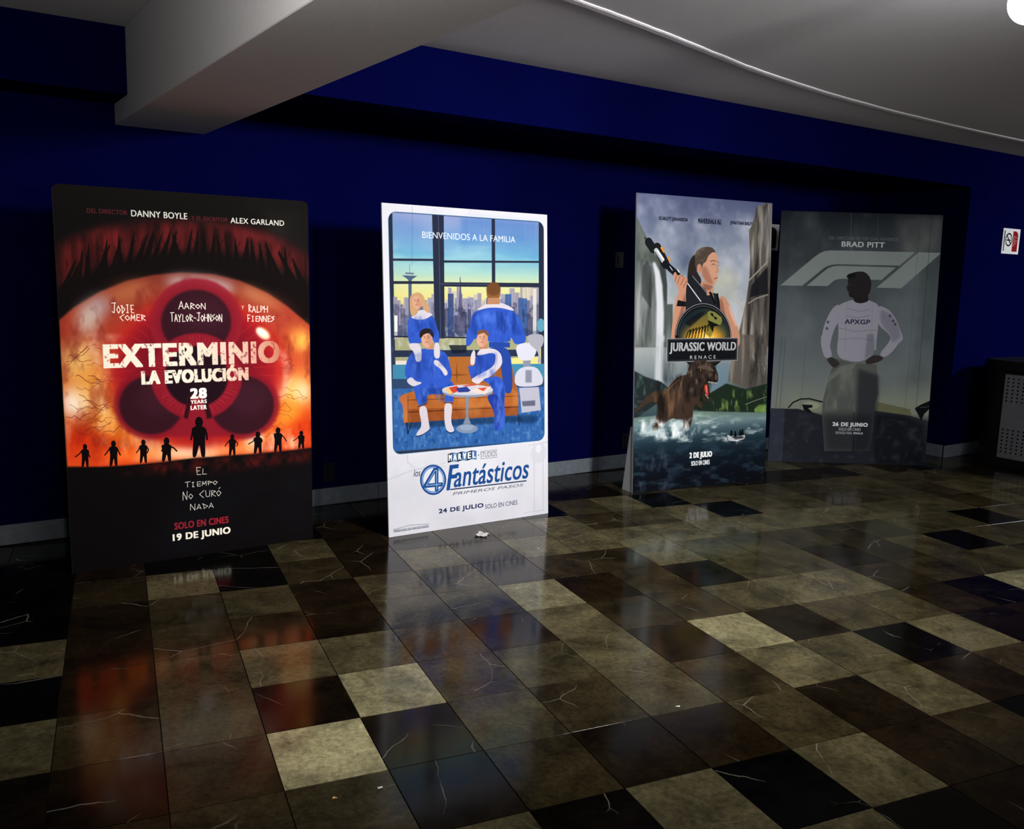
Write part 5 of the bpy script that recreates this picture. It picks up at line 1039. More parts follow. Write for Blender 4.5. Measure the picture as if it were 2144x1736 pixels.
('L','d4cfc0',0.6,1.3,(212.7,329.7,211,388)),
('L','3c405c',0.6,1.3,(228,329.7,226.3,388.1)),
('P','4c5070',1,0,(231.9,353.2,246.6,354,245.5,393.6,230.8,393.5)),
('L','3c405c',0.6,1.3,(234.3,356.4,233.4,388.1)),
('L','d4cfc0',0.6,1.3,(239.2,356.4,238.3,388.1)),
('L','3c405c',0.6,1.3,(244.1,356.4,243.2,388.1)),
('P','6a7090',1,0,(249.6,345.2,266.3,346.1,265,393.7,248.2,393.6)),
('L','d4cfc0',0.6,1.3,(252.3,348.5,251.1,388.2)),
('L','d4cfc0',0.6,1.3,(257.9,348.5,256.7,388.2)),
('L','d4cfc0',0.6,1.3,(263.5,348.5,262.3,388.2)),
('P','6a7090',1,0,(268.1,320.2,294.3,320.9,292.3,393.9,266,393.7)),
('L','d4cfc0',0.6,1.3,(281.1,323.4,279.3,388.3)),
('P','6a7090',1,0,(295.5,308.7,325.8,309.4,323.5,394,293.2,393.9)),
('L','d4cfc0',0.6,1.3,(300.5,312,298.3,388.4)),
('L','d4cfc0',0.6,1.3,(310.6,312,308.4,388.5)),
('L','d4cfc0',0.6,1.3,(320.7,311.9,318.6,388.5)),
('P','4c5070',1,0,(330.5,309.7,352.2,310.4,349.9,394.2,328.2,394.1)),
('L','d4cfc0',0.6,1.3,(334,313,332,388.6)),
('L','d4cfc0',0.6,1.3,(341.3,312.9,339.2,388.6)),
('L','d4cfc0',0.6,1.3,(348.5,312.9,346.5,388.6)),
('P','4c5070',1,0,(346,307.4,369.7,308.1,367.4,394.3,343.6,394.2)),
('L','d4cfc0',0.6,1.3,(357.7,310.6,355.6,388.7)),
('L','3c405c',0.6,1.3,(365.6,310.6,363.6,388.7)),
('P','4c5070',1,0,(369.4,331.9,405.4,332.7,403.8,394.5,367.7,394.3)),
('L','d4cfc0',0.6,1.3,(387.3,335.2,385.9,388.8)),
('L','d4cfc0',0.6,1.3,(399.3,335.2,397.9,388.9)),
('P','4c5070',1,0,(401.1,328.2,422.9,329,421.3,394.6,399.4,394.5)),
('L','3c405c',0.6,1.3,(404.7,331.5,403.2,388.9)),
('P','6a7090',1,0,(420,344.1,441.9,344.9,440.6,394.7,418.7,394.6)),
('L','d4cfc0',0.6,1.3,(430.9,347.4,429.8,389.1)),
('L','d4cfc0',0.6,1.3,(438.1,347.4,437.1,389.1)),
('P','4c5070',1,0,(441.1,317.2,477.6,317.9,475.7,394.9,439.1,394.7)),
('L','3c405c',0.6,1.3,(447.1,320.5,445.3,389.1)),
('L','d4cfc0',0.6,1.3,(459.2,320.5,457.5,389.2)),
('L','3c405c',0.6,1.3,(471.5,320.4,469.7,389.3)),
('P','4c5070',1,0,(482.1,308.6,503,309.4,500.9,395,480,394.9)),
('L','3c405c',0.6,1.3,(485.5,311.9,483.6,389.3)),
('L','3c405c',0.6,1.3,(499.5,311.9,497.6,389.4)),
('P','4c5070',1,0,(502.2,340.9,538.4,341.7,537.1,395.2,500.9,395)),
('L','d4cfc0',0.6,1.3,(508.1,344.2,507,389.4)),
('L','3c405c',0.6,1.3,(520.2,344.2,519.1,389.5)),
('P','6a7090',1,0,(536.9,329.2,569.4,330,567.9,395.4,535.3,395.2)),
('L','3c405c',0.6,1.3,(542.2,332.6,540.9,389.6)),
('L','d4cfc0',0.6,1.3,(553,332.6,551.7,389.7)),
('L','3c405c',0.6,1.3,(563.9,332.5,562.6,389.7)),
('P','4c5070',1,0,(572.2,335.3,607.5,336.1,606.1,395.6,570.8,395.4)),
('L','d4cfc0',0.6,1.3,(578,338.7,576.8,389.8)),
('L','d4cfc0',0.6,1.3,(601.5,338.7,600.4,389.9)),
('P','4c5070',1,0,(609.3,299.1,638.9,299.8,636.8,395.8,607.1,395.6)),
('L','d4cfc0',0.6,1.3,(614.1,302.5,612.1,390)),
('L','d4cfc0',0.6,1.3,(624,302.4,622.1,390)),
('P','6a7090',1,0,(636.6,315.3,666.9,316,665.2,396,634.8,395.8)),
('L','3c405c',0.6,1.3,(641.6,318.7,640,390.1)),
('L','3c405c',0.6,1.3,(651.7,318.6,650.1,390.1)),
('L','3c405c',0.6,1.3,(661.8,318.6,660.2,390.2)),
('P','4c5070',1,0,(666.4,300.9,698.7,301.6,696.7,396.1,664.3,395.9)),
('L','3c405c',0.6,1.3,(671.7,304.4,669.8,390.2)),
('L','3c405c',0.6,1.3,(682.4,304.3,680.6,390.3)),
('L','d4cfc0',0.6,1.3,(693.3,304.2,691.4,390.3)),
('P','6a7090',1,0,(689.7,305.9,729.5,306.6,727.6,396.3,687.8,396.1)),
('L','3c405c',0.6,1.3,(696.3,309.3,694.5,390.4)),
('L','3c405c',0.6,1.3,(709.5,309.3,707.8,390.4)),
('P','4c5070',1,0,(730.5,331.3,758.4,332.1,757.1,396.5,729.2,396.3)),
('L','d4cfc0',0.6,1.3,(735.1,334.8,733.9,390.6)),
('L','3c405c',0.6,1.3,(744.3,334.8,743.2,390.6)),
('L','d4cfc0',0.6,1.3,(753.6,334.7,752.5,390.6)),
('P','4c5070',1,0,(757.9,301.9,779.9,302.6,778,396.6,756,396.5)),
('L','d4cfc0',0.6,1.3,(761.5,305.3,759.8,390.7)),
('L','3c405c',0.6,1.3,(776.1,305.3,774.4,390.8)),
('P','4c5070',1,0,(775.2,338.9,809,339.7,807.9,396.8,774.1,396.6)),
('L','3c405c',0.6,1.3,(780.8,342.4,779.8,390.8)),
('L','3c405c',0.6,1.3,(803.3,342.4,802.4,390.9)),
('P','6a7090',1,0,(811.9,328.4,829.4,329.2,828.1,396.9,810.6,396.8)),
('L','3c405c',0.6,1.3,(814.7,331.9,813.6,390.9)),
('L','d4cfc0',0.6,1.3,(826.4,331.9,825.3,391)),
('P','6a7090',1,0,(829.5,321.8,842.7,322.6,841.4,396.9,828,396.9)),
('L','d4cfc0',0.6,1.3,(831.6,325.3,830.4,391)),
('P','4c5070',1,0,(844.7,344.3,860.4,345.2,859.4,397,843.7,397)),
('L','d4cfc0',0.6,1.3,(847.2,347.8,846.4,391.1)),
('L','d4cfc0',0.6,1.3,(857.7,347.8,856.9,391.2)),
('P','4c5070',1,0,(859.9,324.8,887.8,325.6,886.6,397.2,858.6,397)),
('L','d4cfc0',0.6,1.3,(873.8,328.2,872.7,391.2)),
('P','4c5070',1,0,(880.7,333.4,917.1,334.2,916,397.4,879.5,397.2)),
('L','d4cfc0',0.6,1.3,(886.7,336.9,885.7,391.3)),
('L','3c405c',0.6,1.3,(898.8,336.9,897.8,391.4)),
('P','6a7090',1,0,(920.8,298.8,947.4,299.5,945.8,397.5,919.1,397.4)),
('L','3c405c',0.6,1.3,(934,302.3,932.5,391.5)),
('L','3c405c',0.6,1.3,(942.9,302.2,941.4,391.6)),
('P','5a5a78',1,0,(438.4,209.7,442.2,209.6,448.8,291.5,460.8,394.8,412.1,394.5,429.3,291.7)),
('P','35487a',0.9,0,(364.9,261.8,399.5,261.4,396.2,388.9,361.4,388.7)),
('P','3a5c98',0.9,0,(719,261,759.6,260.6,757,390.7,716.3,390.5)),
('P','3a5c98',0.9,0,(806.2,274.6,862.5,274.1,860.3,391.2,803.9,390.9)),
('N','20243c',0.6,60,60,0.5,0,21,(52.4,294.2,940.5,288.2,938.6,397.5,49.2,392.5)),
('P','4c5e7a',1,0,(102,209.2,189.9,209.8,169.4,216.8,156.6,222.4,155.5,258.6,148.9,360.7,135.8,360.7,138,222.7,126.7,217.5)),
('P','6a7a94',1,0,(122.2,200.3,169.9,200.7,169.7,206.1,122,205.6)),
('L','4c5e7a',1,2,(147.5,175.8,146.7,201.2)),
('P','f4f0ea',1,0,(56.2,328.7,73.5,328.6,71.3,398,54,397.9)),
('P','e8e2d6',0.8,0,(902,241.5,926.1,241.2,923.5,397.4,899.3,397.3)),
('P','2c3c5c',0.35,0,(44.8,376.7,942,380,940.5,465.9,41.6,475.3)),
('N','c8ccd4',0.7,50,50,0.55,0,22,(50.1,366.1,475.2,367.1,473.2,445.6,46.8,467.3)),
('P','1e2438',1,0,(46.9,388.7,496.4,396.6,496.2,400.9,46.7,393.2)),
('P','25304a',1,0,(45.5,432.6,947,442.2,946.6,464.5,44.8,452.6)),
('P','101624',0.8,0,(365.9,420.8,473.8,421.8,473.2,445.6,386.6,447.4)),
('P','e0d6cc',1,0,(59.3,463.5,119,464.4,118.7,476.5,58.9,475.5)),
('P','3f86a8',1,0,(41.6,475.3,976.9,490.2,982.1,547.1,40,526)),
('P','2c4468',1,0,(40.3,518,982.2,541.1,981.5,583,39.1,555.4)),
('P','2f62a8',1,0,(39.3,547.4,981.8,568,978.8,748.1,35.6,738)),
('N','6fa0d0',0.55,70,70,0.5,0,6,(39.1,552.7,981.6,577,978.9,745.1,35.7,735.3)),
('N','16386c',0.6,55,55,0.55,0,7,(39.1,552.7,981.6,577,978.9,745.1,35.7,735.3)),
('P','262c40',1,0,(32.5,33.9,57.2,23.7,49.1,397.8,36.8,397.8)),
('P','262c40',1,0,(279.8,24.6,347.5,24.1,342.6,399.7,284.8,399.3)),
('P','262c40',1,0,(637.4,25.4,658.3,25.5,656.8,224.6,635.2,224.9)),
('P','262c40',1,0,(943.1,25.6,969.2,25.5,975.2,403.6,940.4,403.4)),
('P','262c40',1,0,(54.2,160.6,283.8,157.1,283.6,163.6,54,167.2)),
('P','262c40',1,0,(343.8,160.6,942.8,151.4,942.7,157.6,343.6,167.5)),
('P','262c40',1,0,(52.1,226.9,287.1,224.5,286.9,232.6,51.8,235.4)),
('P','262c40',1,0,(318.3,227.3,950.7,223.3,950.5,237.4,318,240.4)),
('L','4c5878',1,3,(316.1,25.4,318.8,399.5)),
('L','586484',1,2,(323.4,232.7,634,231.1)),
('P','0e2440',0.6,6,(85.8,645.6,810.6,657.9,834.1,679.4,130.3,671.8)),
('P','a8642c',1,0,(366,456.9,505.8,458.7,509.2,547.8,362.6,544.3)),
('P','9a5826',1,0,(505.8,458.7,708.9,465.7,755.1,483.8,800.2,584.1,799.9,601.7,491.5,592.7)),
('P','6c3416',0.7,2,(412.9,467.2,416.1,512,493.5,515,415.9,517.6,411,542.7,408.4,517.5,368.8,513.9,407.5,511.8)),
('P','b0622c',1,0,(72.9,580.5,88.3,567.5,143.8,559.5,362.8,538.8,718.8,547,800.2,584.1,798.8,654.5,95.6,652.8,94.7,602.7)),
('P','8e4820',0.9,0,(119.5,611.6,799.4,625.1,798.8,656,118.2,653.6)),
('L','3a1a0c',1,4,(119.2,621.1,436,624.8,799.3,628.7)),
('L','5a2a12',1,3,(120.4,584.6,800,592.9)),
('P','b8683a',1,0,(70.4,580.4,88.3,568.8,123.5,565.7,120.7,653.7,95.6,652.8,92.4,597.2)),
('L','5a2a12',1,3,(123.3,571.1,120.7,653.7)),
('N','e09a58',0.4,9,12,0.5,0,8,(73.9,548.2,800.9,548.9,798.8,654.5,95.6,652.8)),
('L','141420',1,5,(113.2,653.4,118.7,687.6)),
('L','141420',1,5,(141,654.5,119.7,686.3)),
('L','141420',1,5,(801.8,654.6,804.1,691.5)),
('Q','2f56c0',1,0,(604.1,304.7,689.3,304.2,781.8,316.8,816.6,347.2,851.2,402.9,485.3,400.6,503.4,333.2,531.4,316.3)),
('Q','2f56c0',1,0,(474.9,378.3,497.2,361.5,834.1,362.1,862.8,417.8,779.7,425.9,756.8,396.7,747.7,416.9,612.9,413,523.9,398.2,501.3,420.6,468.2,428.7)),
('Q','23449c',1,0,(606.9,430.1,747.4,431.4,763.1,524.7,759,582.9,706.5,581.5,685.6,476.9,606.5,447.2)),
('Q','d4ccd6',1,0,(604.4,291.9,689.7,287,764.5,303.8,781.8,316.8,689.3,304.2,604.1,304.7,536.9,314.8,553.8,304.9)),
('Q','8a5a34',1,0,(689.2,255.5,687.9,262.7,684.5,269.5,679,275.6,671.9,280.7,663.3,284.6,653.9,287,644,287.9,634.2,287.2,624.9,284.9,616.7,281.2,609.8,276.2,604.7,270.2,601.7,263.5,600.7,256.5,602,249.4,605.4,242.7,610.7,236.6,617.8,231.5,626.2,227.6,635.6,225.1,645.4,224.2,655.3,224.8,664.6,227,672.9,230.7,679.9,235.7,685.1,241.7,688.2,248.4)),
('P','b98260',1,0,(610.5,273.4,678.5,272.8,683.8,293.4,604.4,293.9)),
('Q','6a4426',0.9,3,(690.6,244.1,689.3,248.9,685.9,253.4,680.3,257.6,673,261,664.3,263.7,654.6,265.4,644.5,266,634.4,265.6,624.9,264.1,616.4,261.6,609.4,258.3,604.1,254.3,600.9,249.9,599.9,245.2,601.1,240.5,604.5,235.9,610,231.8,617.2,228.4,625.8,225.7,635.4,224,645.5,223.3,655.5,223.7,665.1,225.1,673.7,227.6,680.9,230.9,686.3,234.8,689.5,239.3)),
('P','23449c',1,0,(612.9,413,747.7,416.9,747.4,432.9,612.6,430.1)),
('N','1c3684',0.4,60,6,0.5,0,31,(497.2,361.5,834.1,362.1,756.5,414.1,523.5,412.3)),
('Q','2f56c0',1,0,(140.7,332.5,171,331.1,279,325.4,303.7,377.5,305.7,399.4,126.1,398.3,130,352.7)),
('Q','2f56c0',1,0,(127.3,360.9,306.8,361.2,313.2,413.5,281.7,416,276.9,402.2,209.4,412.6,168.6,412.3,133.1,414.7)),
('Q','d4ccd6',1,0,(191.9,312.2,227.7,312,258.4,321.4,279,325.4,232,340.5,180.8,341.9,143.2,333.9,181.3,325.7)),
('Q','c89c70',1,0,(142.5,274.8,163,262.6,193.5,258.2,218.8,266,233.6,284.8,258.8,306.4,253.2,322.8,227.6,314.7,212.8,295.8,171,331.1,145.8,328.5)),
('Q','d8a488',1,0,(209.8,285.7,211,290,211,294.2,209.7,298.2,207.1,301.8,203.4,304.7,198.8,306.8,193.5,308,187.7,308.3,181.9,307.7,176.2,306.1,171,303.7,166.4,300.5,162.8,296.8,160.3,292.8,159.1,288.5,159.1,284.3,160.4,280.3,163,276.8,166.6,273.9,171.2,271.8,176.5,270.5,182.2,270.2,188,270.8,193.7,272.4,199,274.8,203.6,277.9,207.2,281.6)),
('Q','a87058',0.35,3,(207.5,289.5,208.8,292.9,209.4,296.2,209.3,299.3,208.7,301.9,207.4,304,205.5,305.4,203.2,306.2,200.5,306.1,197.7,305.3,194.7,303.8,191.9,301.7,189.3,299.1,187,296,185.2,292.7,184,289.3,183.4,286,183.4,283,184.1,280.4,185.4,278.3,187.2,276.9,189.5,276.1,192.2,276.1,195.1,276.9,198,278.4,200.8,280.5,203.5,283.2,205.7,286.2)),
('Q','2f56c0',1,0,(201.2,428.9,270.8,432.3,349.4,441.4,369.7,477.7,384.7,517,362.8,538.8,205.8,535.2,124.7,525.2,105.3,503.2,121.6,463.1,147.4,441.8)),
('Q','1e3a90',0.6,8,(142.4,441.8,188.3,434.2,205.9,529.7,175.4,523.6,166.7,474.6)),
('Q','2f56c0',1,0,(154.9,528.6,206.1,524.2,363.1,527.7,389.5,539.4,399.8,556.4,329.9,574.1,235.7,568.8,229.8,596,183.2,605.5,168.7,577.8,156.8,550.3)),
('P','2f56c0',1,0,(346.3,555.1,394.5,553.5,388,598.1,337.2,596.5)),
('P','1a3484',0.7,5,(231,552.2,330.5,551.9,335.2,574.2,246.1,569)),
('Q','d4ccd6',1,0,(117.2,522.3,145.2,513.4,170.2,528.9,205.8,532.4,195.4,537.6,154.4,544.8,124.5,533.3)),
('Q','d4ccd6',1,0,(275.1,465.3,301.2,465.6,363.6,505.4,342,518.9,316.2,493.5,274.7,479)),
('Q','d4ccd6',1,0,(133.2,412,199.1,412.6,208.3,450.7,200,469.6,171.9,469.2,162.7,439.3,137.8,425.5)),
('Q','d4ccd6',1,0,(281.8,410.5,310.6,413.4,314.6,457.6,290.8,462.7,275.4,454.3)),
('Q','d4ccd6',1,0,(180.5,608.2,228.5,602.9,240.9,659.7,248.1,679.3,201.1,693.8,165.1,696.4,170.6,685.7,201.9,666.4)),
('Q','d4ccd6',1,0,(334.5,599.2,385.1,603.6,370.2,661.8,396.3,690.9,369.3,695.4,342.8,685.9,331.9,654.8)),
('L','14203c',1,4,(178,606.7,230.7,598.8)),
('L','14203c',1,4,(333.5,598.6,386.8,602.5)),
('L','101830',1,3,(162.5,697.7,201.1,695.5,249.1,680.7)),
('L','101830',1,3,(342.7,688.7,369.2,697.1,397.4,692.4)),
('P','c08a6c',1,0,(230,410.1,276.6,413.2,278.7,429.6,239.6,433.3)),
('Q','d8a488',1,0,(270.8,399.6,271.4,405.2,270.4,410.6,267.7,415.6,263.5,420,258,423.4,251.5,425.7,244.4,426.8,236.9,426.7,229.5,425.4,222.6,422.8,216.4,419.3,211.3,414.9,207.6,409.8,205.4,404.3,204.8,398.8,205.9,393.4,208.5,388.4,212.7,384.1,218.1,380.7,224.5,378.3,231.6,377.2,239,377.2,246.4,378.5,253.4,381,259.6,384.6,264.8,389,268.6,394.1)),
('Q','a87058',0.35,3,(267.6,403.5,268.4,408,268.4,412.3,267.6,416.2,266,419.5,263.8,422.1,261.1,423.8,257.9,424.5,254.5,424.2,251,423,247.6,420.8,244.4,417.8,241.7,414.2,239.5,410,238,405.6,237.3,401.2,237.3,396.9,238.1,393,239.6,389.7,241.8,387.1,244.5,385.4,247.7,384.7,251.1,384.9,254.6,386.2,258,388.3,261.2,391.3,263.9,395,266.1,399.1)),
('Q','241a18',1,0,(193.6,390.8,200.3,374.6,231.3,367.1,262.2,369.3,278.4,383.1,276.9,399.5,264.2,391.2,251.5,381.6,220.4,385.5,202.1,399)),
('Q','2a4cb0',1,0,(528,454.7,657.7,442,661.7,522.6,504.2,527.9,477.4,496.3,527.3,485.9)),
('Q','d4ccd6',1,0,(556.3,435.2,606.8,432.9,657.8,437.7,691.9,453.9,699.8,488.7,627.5,521.9,565.1,537.7,542.5,548.6,498.4,536.3,509.7,525.2,622.3,498.9,651.1,482.1,654.8,444.9,527.9,459)),
('Q','2f56c0',1,0,(559.6,531.9,661.7,522.6,695.9,534.9,718.5,564.4,705.9,610.5,716.2,674.9,680.8,705.6,637.8,700.9,647.7,637.7,659.8,609.1,621.2,550.5)),
('Q','223a98',1,0,(586.5,584,660.5,580.3,700,616.2,699.4,645.2,657.8,704.6,640.7,698.1,647.6,643.4)),
('P','b8805e',1,0,(551.2,415.4,601.6,415.8,606.8,434.3,556.3,435.8)),
('Q','d8a488',1,0,(605.6,406.2,603.5,411.6,599.7,416.8,594.6,421.2,588.2,424.8,581,427.4,573.3,428.8,565.5,429,558,427.9,551.1,425.6,545.3,422.3,540.7,418,537.7,413.1,536.3,407.7,536.7,402.2,538.8,396.7,542.4,391.7,547.6,387.2,553.8,383.6,561,381,568.7,379.6,576.5,379.4,584,380.4,590.9,382.6,596.8,386,601.4,390.2,604.5,395.2,605.9,400.6)),
('Q','a87058',0.35,3,(602.1,407.7,600.8,412.1,598.7,416.2,596,419.9,592.8,422.9,589.3,425.1,585.7,426.4,582.2,426.7,578.8,425.9,575.9,424.3,573.4,421.7,571.7,418.4,570.7,414.6,570.4,410.3,571,405.9,572.4,401.5,574.5,397.3,577.2,393.7,580.3,390.7,583.8,388.5,587.4,387.2,591,386.9,594.3,387.6,597.3,389.2,599.7,391.8,601.5,395.1,602.5,398.9,602.7,403.2)),
('Q','7a5030',1,0,(536.2,392.6,541,378.5,574.5,373,605.2,378.8,616.1,398.8,599.3,393,585.5,383,551.8,388.5)),
('Q','d4ccd6',1,0,(497.7,454.4,517.5,434.8,528.2,446.3,521.8,485.8,494.2,485.3)),
('P','2f56c0',1,0,(480.4,487.9,527.2,488.7,526.4,522.7,498.6,527.8)),
('N','16307c',0.75,26,16,0.45,0,51,(140.6,333.9,279,328.2,303.4,388.4,128.9,387.6)),
('N','5c86e4',0.6,30,20,0.52,0,52,(140.6,333.9,279,328.2,303.4,388.4,128.9,387.6)),
('N','16307c',0.75,26,16,0.45,0,51,(509.3,316.4,781.8,318.2,839.5,391.1,491,389.4)),
('N','5c86e4',0.6,30,20,0.52,0,52,(509.3,316.4,781.8,318.2,839.5,391.1,491,389.4)),
('N','16307c',0.75,26,16,0.45,0,51,(147.4,441.8,349.3,444.2,379.4,516.9,124.8,522.5)),
('N','5c86e4',0.6,30,20,0.52,0,52,(147.4,441.8,349.3,444.2,379.4,516.9,124.8,522.5)),
('N','16307c',0.75,26,16,0.45,0,51,(159.8,534.1,384,544.9,382.7,595.1,173.1,599.8)),
('N','5c86e4',0.6,30,20,0.52,0,52,(159.8,534.1,384,544.9,382.7,595.1,173.1,599.8)),
('N','16307c',0.75,26,16,0.45,0,51,(528,457.6,657.6,447.8,661.7,522.6,504.2,525.1)),
('N','5c86e4',0.6,30,20,0.52,0,52,(528,457.6,657.6,447.8,661.7,522.6,504.2,525.1)),
('N','16307c',0.75,26,16,0.45,0,51,(581.9,538.1,707.4,540.9,704.2,694.9,646.4,701.2,648.1,620.3)),
('N','5c86e4',0.6,30,20,0.52,0,52,(581.9,538.1,707.4,540.9,704.2,694.9,646.4,701.2,648.1,620.3)),
('Q','3a2a24',0.85,0,(177,285.3,176.9,285.5,176.6,285.7,176.3,285.9,175.8,286,175.2,286.1,174.6,286.2,173.9,286.2,173.2,286.2,172.6,286.2,172,286.1,171.5,285.9,171.2,285.7,171,285.5,170.9,285.3,171,285.1,171.2,284.9,171.6,284.7,172,284.6,172.6,284.5,173.3,284.4,173.9,284.4,174.6,284.4,175.3,284.4,175.8,284.6,176.3,284.7,176.7,284.9,176.9,285.1)),
('Q','3a2a24',0.85,0,(194.2,285.1,194.2,285.4,193.9,285.6,193.6,285.7,193.1,285.9,192.5,286,191.8,286.1,191.2,286.1,190.5,286.1,189.8,286,189.3,285.9,188.8,285.8,188.4,285.6,188.2,285.4,188.1,285.2,188.2,285,188.4,284.8,188.8,284.6,189.3,284.4,189.9,284.3,190.5,284.3,191.2,284.2,191.9,284.2,192.5,284.3,193.1,284.4,193.6,284.6,193.9,284.7,194.2,284.9)),
('L','4a3628',0.7,2.2,(169,281.6,178.1,281.2)),
('L','4a3628',0.7,2.2,(187.2,281.4,196.4,281.1)),
('L','9a6048',0.7,2,(183.5,286.3,180.8,292,184.9,292.2)),
('L','8a3c38',0.8,3,(176.1,297.1,188.3,296.8)),
('Q','3a2a24',0.85,0,(229,397,228.9,397.2,228.7,397.5,228.2,397.7,227.7,397.8,227,398,226.2,398,225.4,398.1,224.6,398,223.9,398,223.2,397.8,222.7,397.6,222.3,397.4,222,397.2,221.9,397,222,396.7,222.3,396.5,222.7,396.3,223.3,396.1,224,396,224.7,395.9,225.5,395.9,226.3,395.9,227,396,227.7,396.1,228.3,396.3,228.7,396.5,228.9,396.8)),
('Q','3a2a24',0.85,0,(249.2,397.1,249.1,397.4,248.8,397.6,248.4,397.8,247.8,398,247.2,398.1,246.4,398.2,245.6,398.2,244.8,398.2,244.1,398.1,243.4,397.9,242.8,397.8,242.4,397.6,242.1,397.3,242.1,397.1,242.2,396.8,242.4,396.6,242.9,396.4,243.4,396.2,244.1,396.1,244.9,396,245.7,396,246.5,396,247.2,396.1,247.9,396.3,248.4,396.4,248.9,396.6,249.1,396.9)),
('L','4a3628',0.7,2.2,(219.7,392.2,230.3,392)),
('L','4a3628',0.7,2.2,(241,392.4,251.7,392.1)),
('L','9a6048',0.7,2,(236.5,398.1,233.8,404.5,237.9,404.9)),
('L','8a3c38',0.8,3,(228,410.4,242.3,410.2)),
('Q','3a2a24',0.85,0,(562.6,400.4,562.5,400.7,562.3,400.9,561.8,401.1,561.2,401.3,560.5,401.4,559.8,401.5,558.9,401.5,558.1,401.5,557.3,401.4,556.6,401.2,556.1,401.1,555.6,400.9,555.4,400.6,555.3,400.4,555.4,400.1,555.7,399.9,556.1,399.7,556.7,399.5,557.4,399.4,558.2,399.3,559,399.3,559.8,399.3,560.6,399.4,561.3,399.6,561.9,399.7,562.3,399.9,562.6,400.2)),
('Q','3a2a24',0.85,0,(583.6,400.6,583.5,400.8,583.2,401,582.7,401.2,582.1,401.4,581.4,401.5,580.7,401.6,579.8,401.6,579,401.6,578.2,401.5,577.5,401.4,577,401.2,576.5,401,576.3,400.8,576.2,400.5,576.3,400.3,576.5,400,577,399.8,577.6,399.7,578.3,399.5,579.1,399.5,579.9,399.4,580.7,399.5,581.5,399.6,582.2,399.7,582.8,399.9,583.2,400.1,583.5,400.3)),
('L','4a3628',0.7,2.2,(552.9,395.8,564,395.5)),
('L','4a3628',0.7,2.2,(575,395.9,586.1,395.7)),
('L','9a6048',0.7,2,(570.5,401.6,567.5,408,572,408.4)),
('L','8a3c38',0.8,3,(561.7,413.9,576.5,413.7)),
('P','8c94a8',1,0,(635.5,573.3,631.3,577.4,619.2,581.1,599.8,584.1,574.2,586.4,543.8,587.8,510.2,588.2,475.2,587.7,440.4,586.2,407.7,583.9,378.6,580.9,354.5,577.3,336.4,573.3,325.4,569.2,321.7,565,325.6,561,336.9,557.4,355.1,554.4,379.3,552.1,408.6,550.6,441.3,550.1,476.1,550.4,511.1,551.7,544.6,553.9,574.9,556.9,600.3,560.5,619.5,564.6,631.5,568.9)),
('P','c4c6d2',1,0,(636.7,567.5,632.5,571.3,620.3,574.6,600.8,577.3,575.1,579.4,544.5,580.6,510.7,580.9,475.3,580.3,440.4,578.9,407.4,576.8,378.1,574,353.8,570.7,335.7,567,324.5,563.2,320.8,559.4,324.7,555.8,336.1,552.6,354.4,549.9,378.8,547.8,408.2,546.5,441.2,546.1,476.2,546.5,511.5,547.7,545.2,549.8,575.7,552.6,601.3,555.9,620.7,559.7,632.7,563.6)),
('P','c84030',1,0,(346.3,555.1,410.8,548.8,437.5,563,372.5,573.9)),
('P','f0c070',1,0,(336.8,555.4,362.4,553.8,386,570,367.1,574.6)),
('P','2c3c8c',1,0,(405.2,556.6,470.6,552.5,503.1,570.3,421.1,569.6)),
('P','e8d0c8',1,0,(481.1,569.8,536.7,557,626.7,556.4,586.6,581.1)),
('P','d05040',1,0,(536.6,559.8,598.3,558.5,575.5,570.8)),
('P','d04838',1,0,(443.3,549.1,537,545.6,525.8,550.5,465.1,552.4)),
('P','7c8aa0',1,0,(464.3,584.8,483.5,585.4,478,648.9,495.1,672.2,445.7,670.3,465.4,648.5)),
('P','7c90ac',1,0,(537.5,689.6,535.7,692.8,530.6,695.8,522.4,698.2,511.6,700.1,498.8,701.4,484.5,701.9,469.6,701.6,454.7,700.6,440.7,698.9,428.1,696.6,417.7,693.9,409.9,690.8,405.1,687.5,403.5,684.2,405.3,681,410.2,678.1,418.2,675.6,428.7,673.7,441.3,672.5,455.4,671.9,470.3,672.1,485.2,673.1,499.4,674.7,512.2,677,522.9,679.8,530.9,682.9,535.8,686.2)),
('P','98a8c0',0.8,4,(512.5,684.3,511.4,686.5,508,688.6,502.7,690.3,495.7,691.6,487.3,692.5,478,692.9,468.2,692.7,458.4,692.1,449.2,691,440.9,689.4,434.1,687.5,428.9,685.4,425.8,683.1,424.8,680.8,425.9,678.6,429.2,676.6,434.4,674.9,441.3,673.5,449.6,672.6,458.9,672.2,468.7,672.4,478.4,673,487.7,674.1,496.1,675.7,503,677.5,508.3,679.7,511.5,682)),
('P','123058',0.7,8,(930.9,674.1,929,677.4,923.5,680.3,914.8,682.8,903.2,684.7,889.4,686,874,686.5,857.9,686.2,841.9,685.3,826.8,683.6,813.3,681.3,802,678.5,793.6,675.4,788.4,672.1,786.7,668.8,788.6,665.6,793.9,662.7,802.4,660.2,813.7,658.3,827.3,657,842.5,656.4,858.5,656.6,874.5,657.6,889.8,659.2,903.6,661.5,915.1,664.2,923.7,667.4,929.1,670.7)),
('P','b8b8c8',1,0,(806.5,566.6,938.8,567,952.8,645,822.7,649.5)),
('Q','ccccda',1,0,(777.9,519.1,825.6,496.6,927.8,498.4,973,540.9,957.2,564.4,777,563)),
('P','6a6e84',0.7,3,(849.2,508.8,891.2,509.6,890.5,551,848.4,550)),
('Q','d4d4e2',1,0,(782.5,434.7,809.3,420.3,911,418.2,928.7,445,897.9,475.7,808.2,477.3)),
('P','8a8ea4',1,0,(831.9,477.6,885.8,477,879.4,497.5,837.5,496.8)),
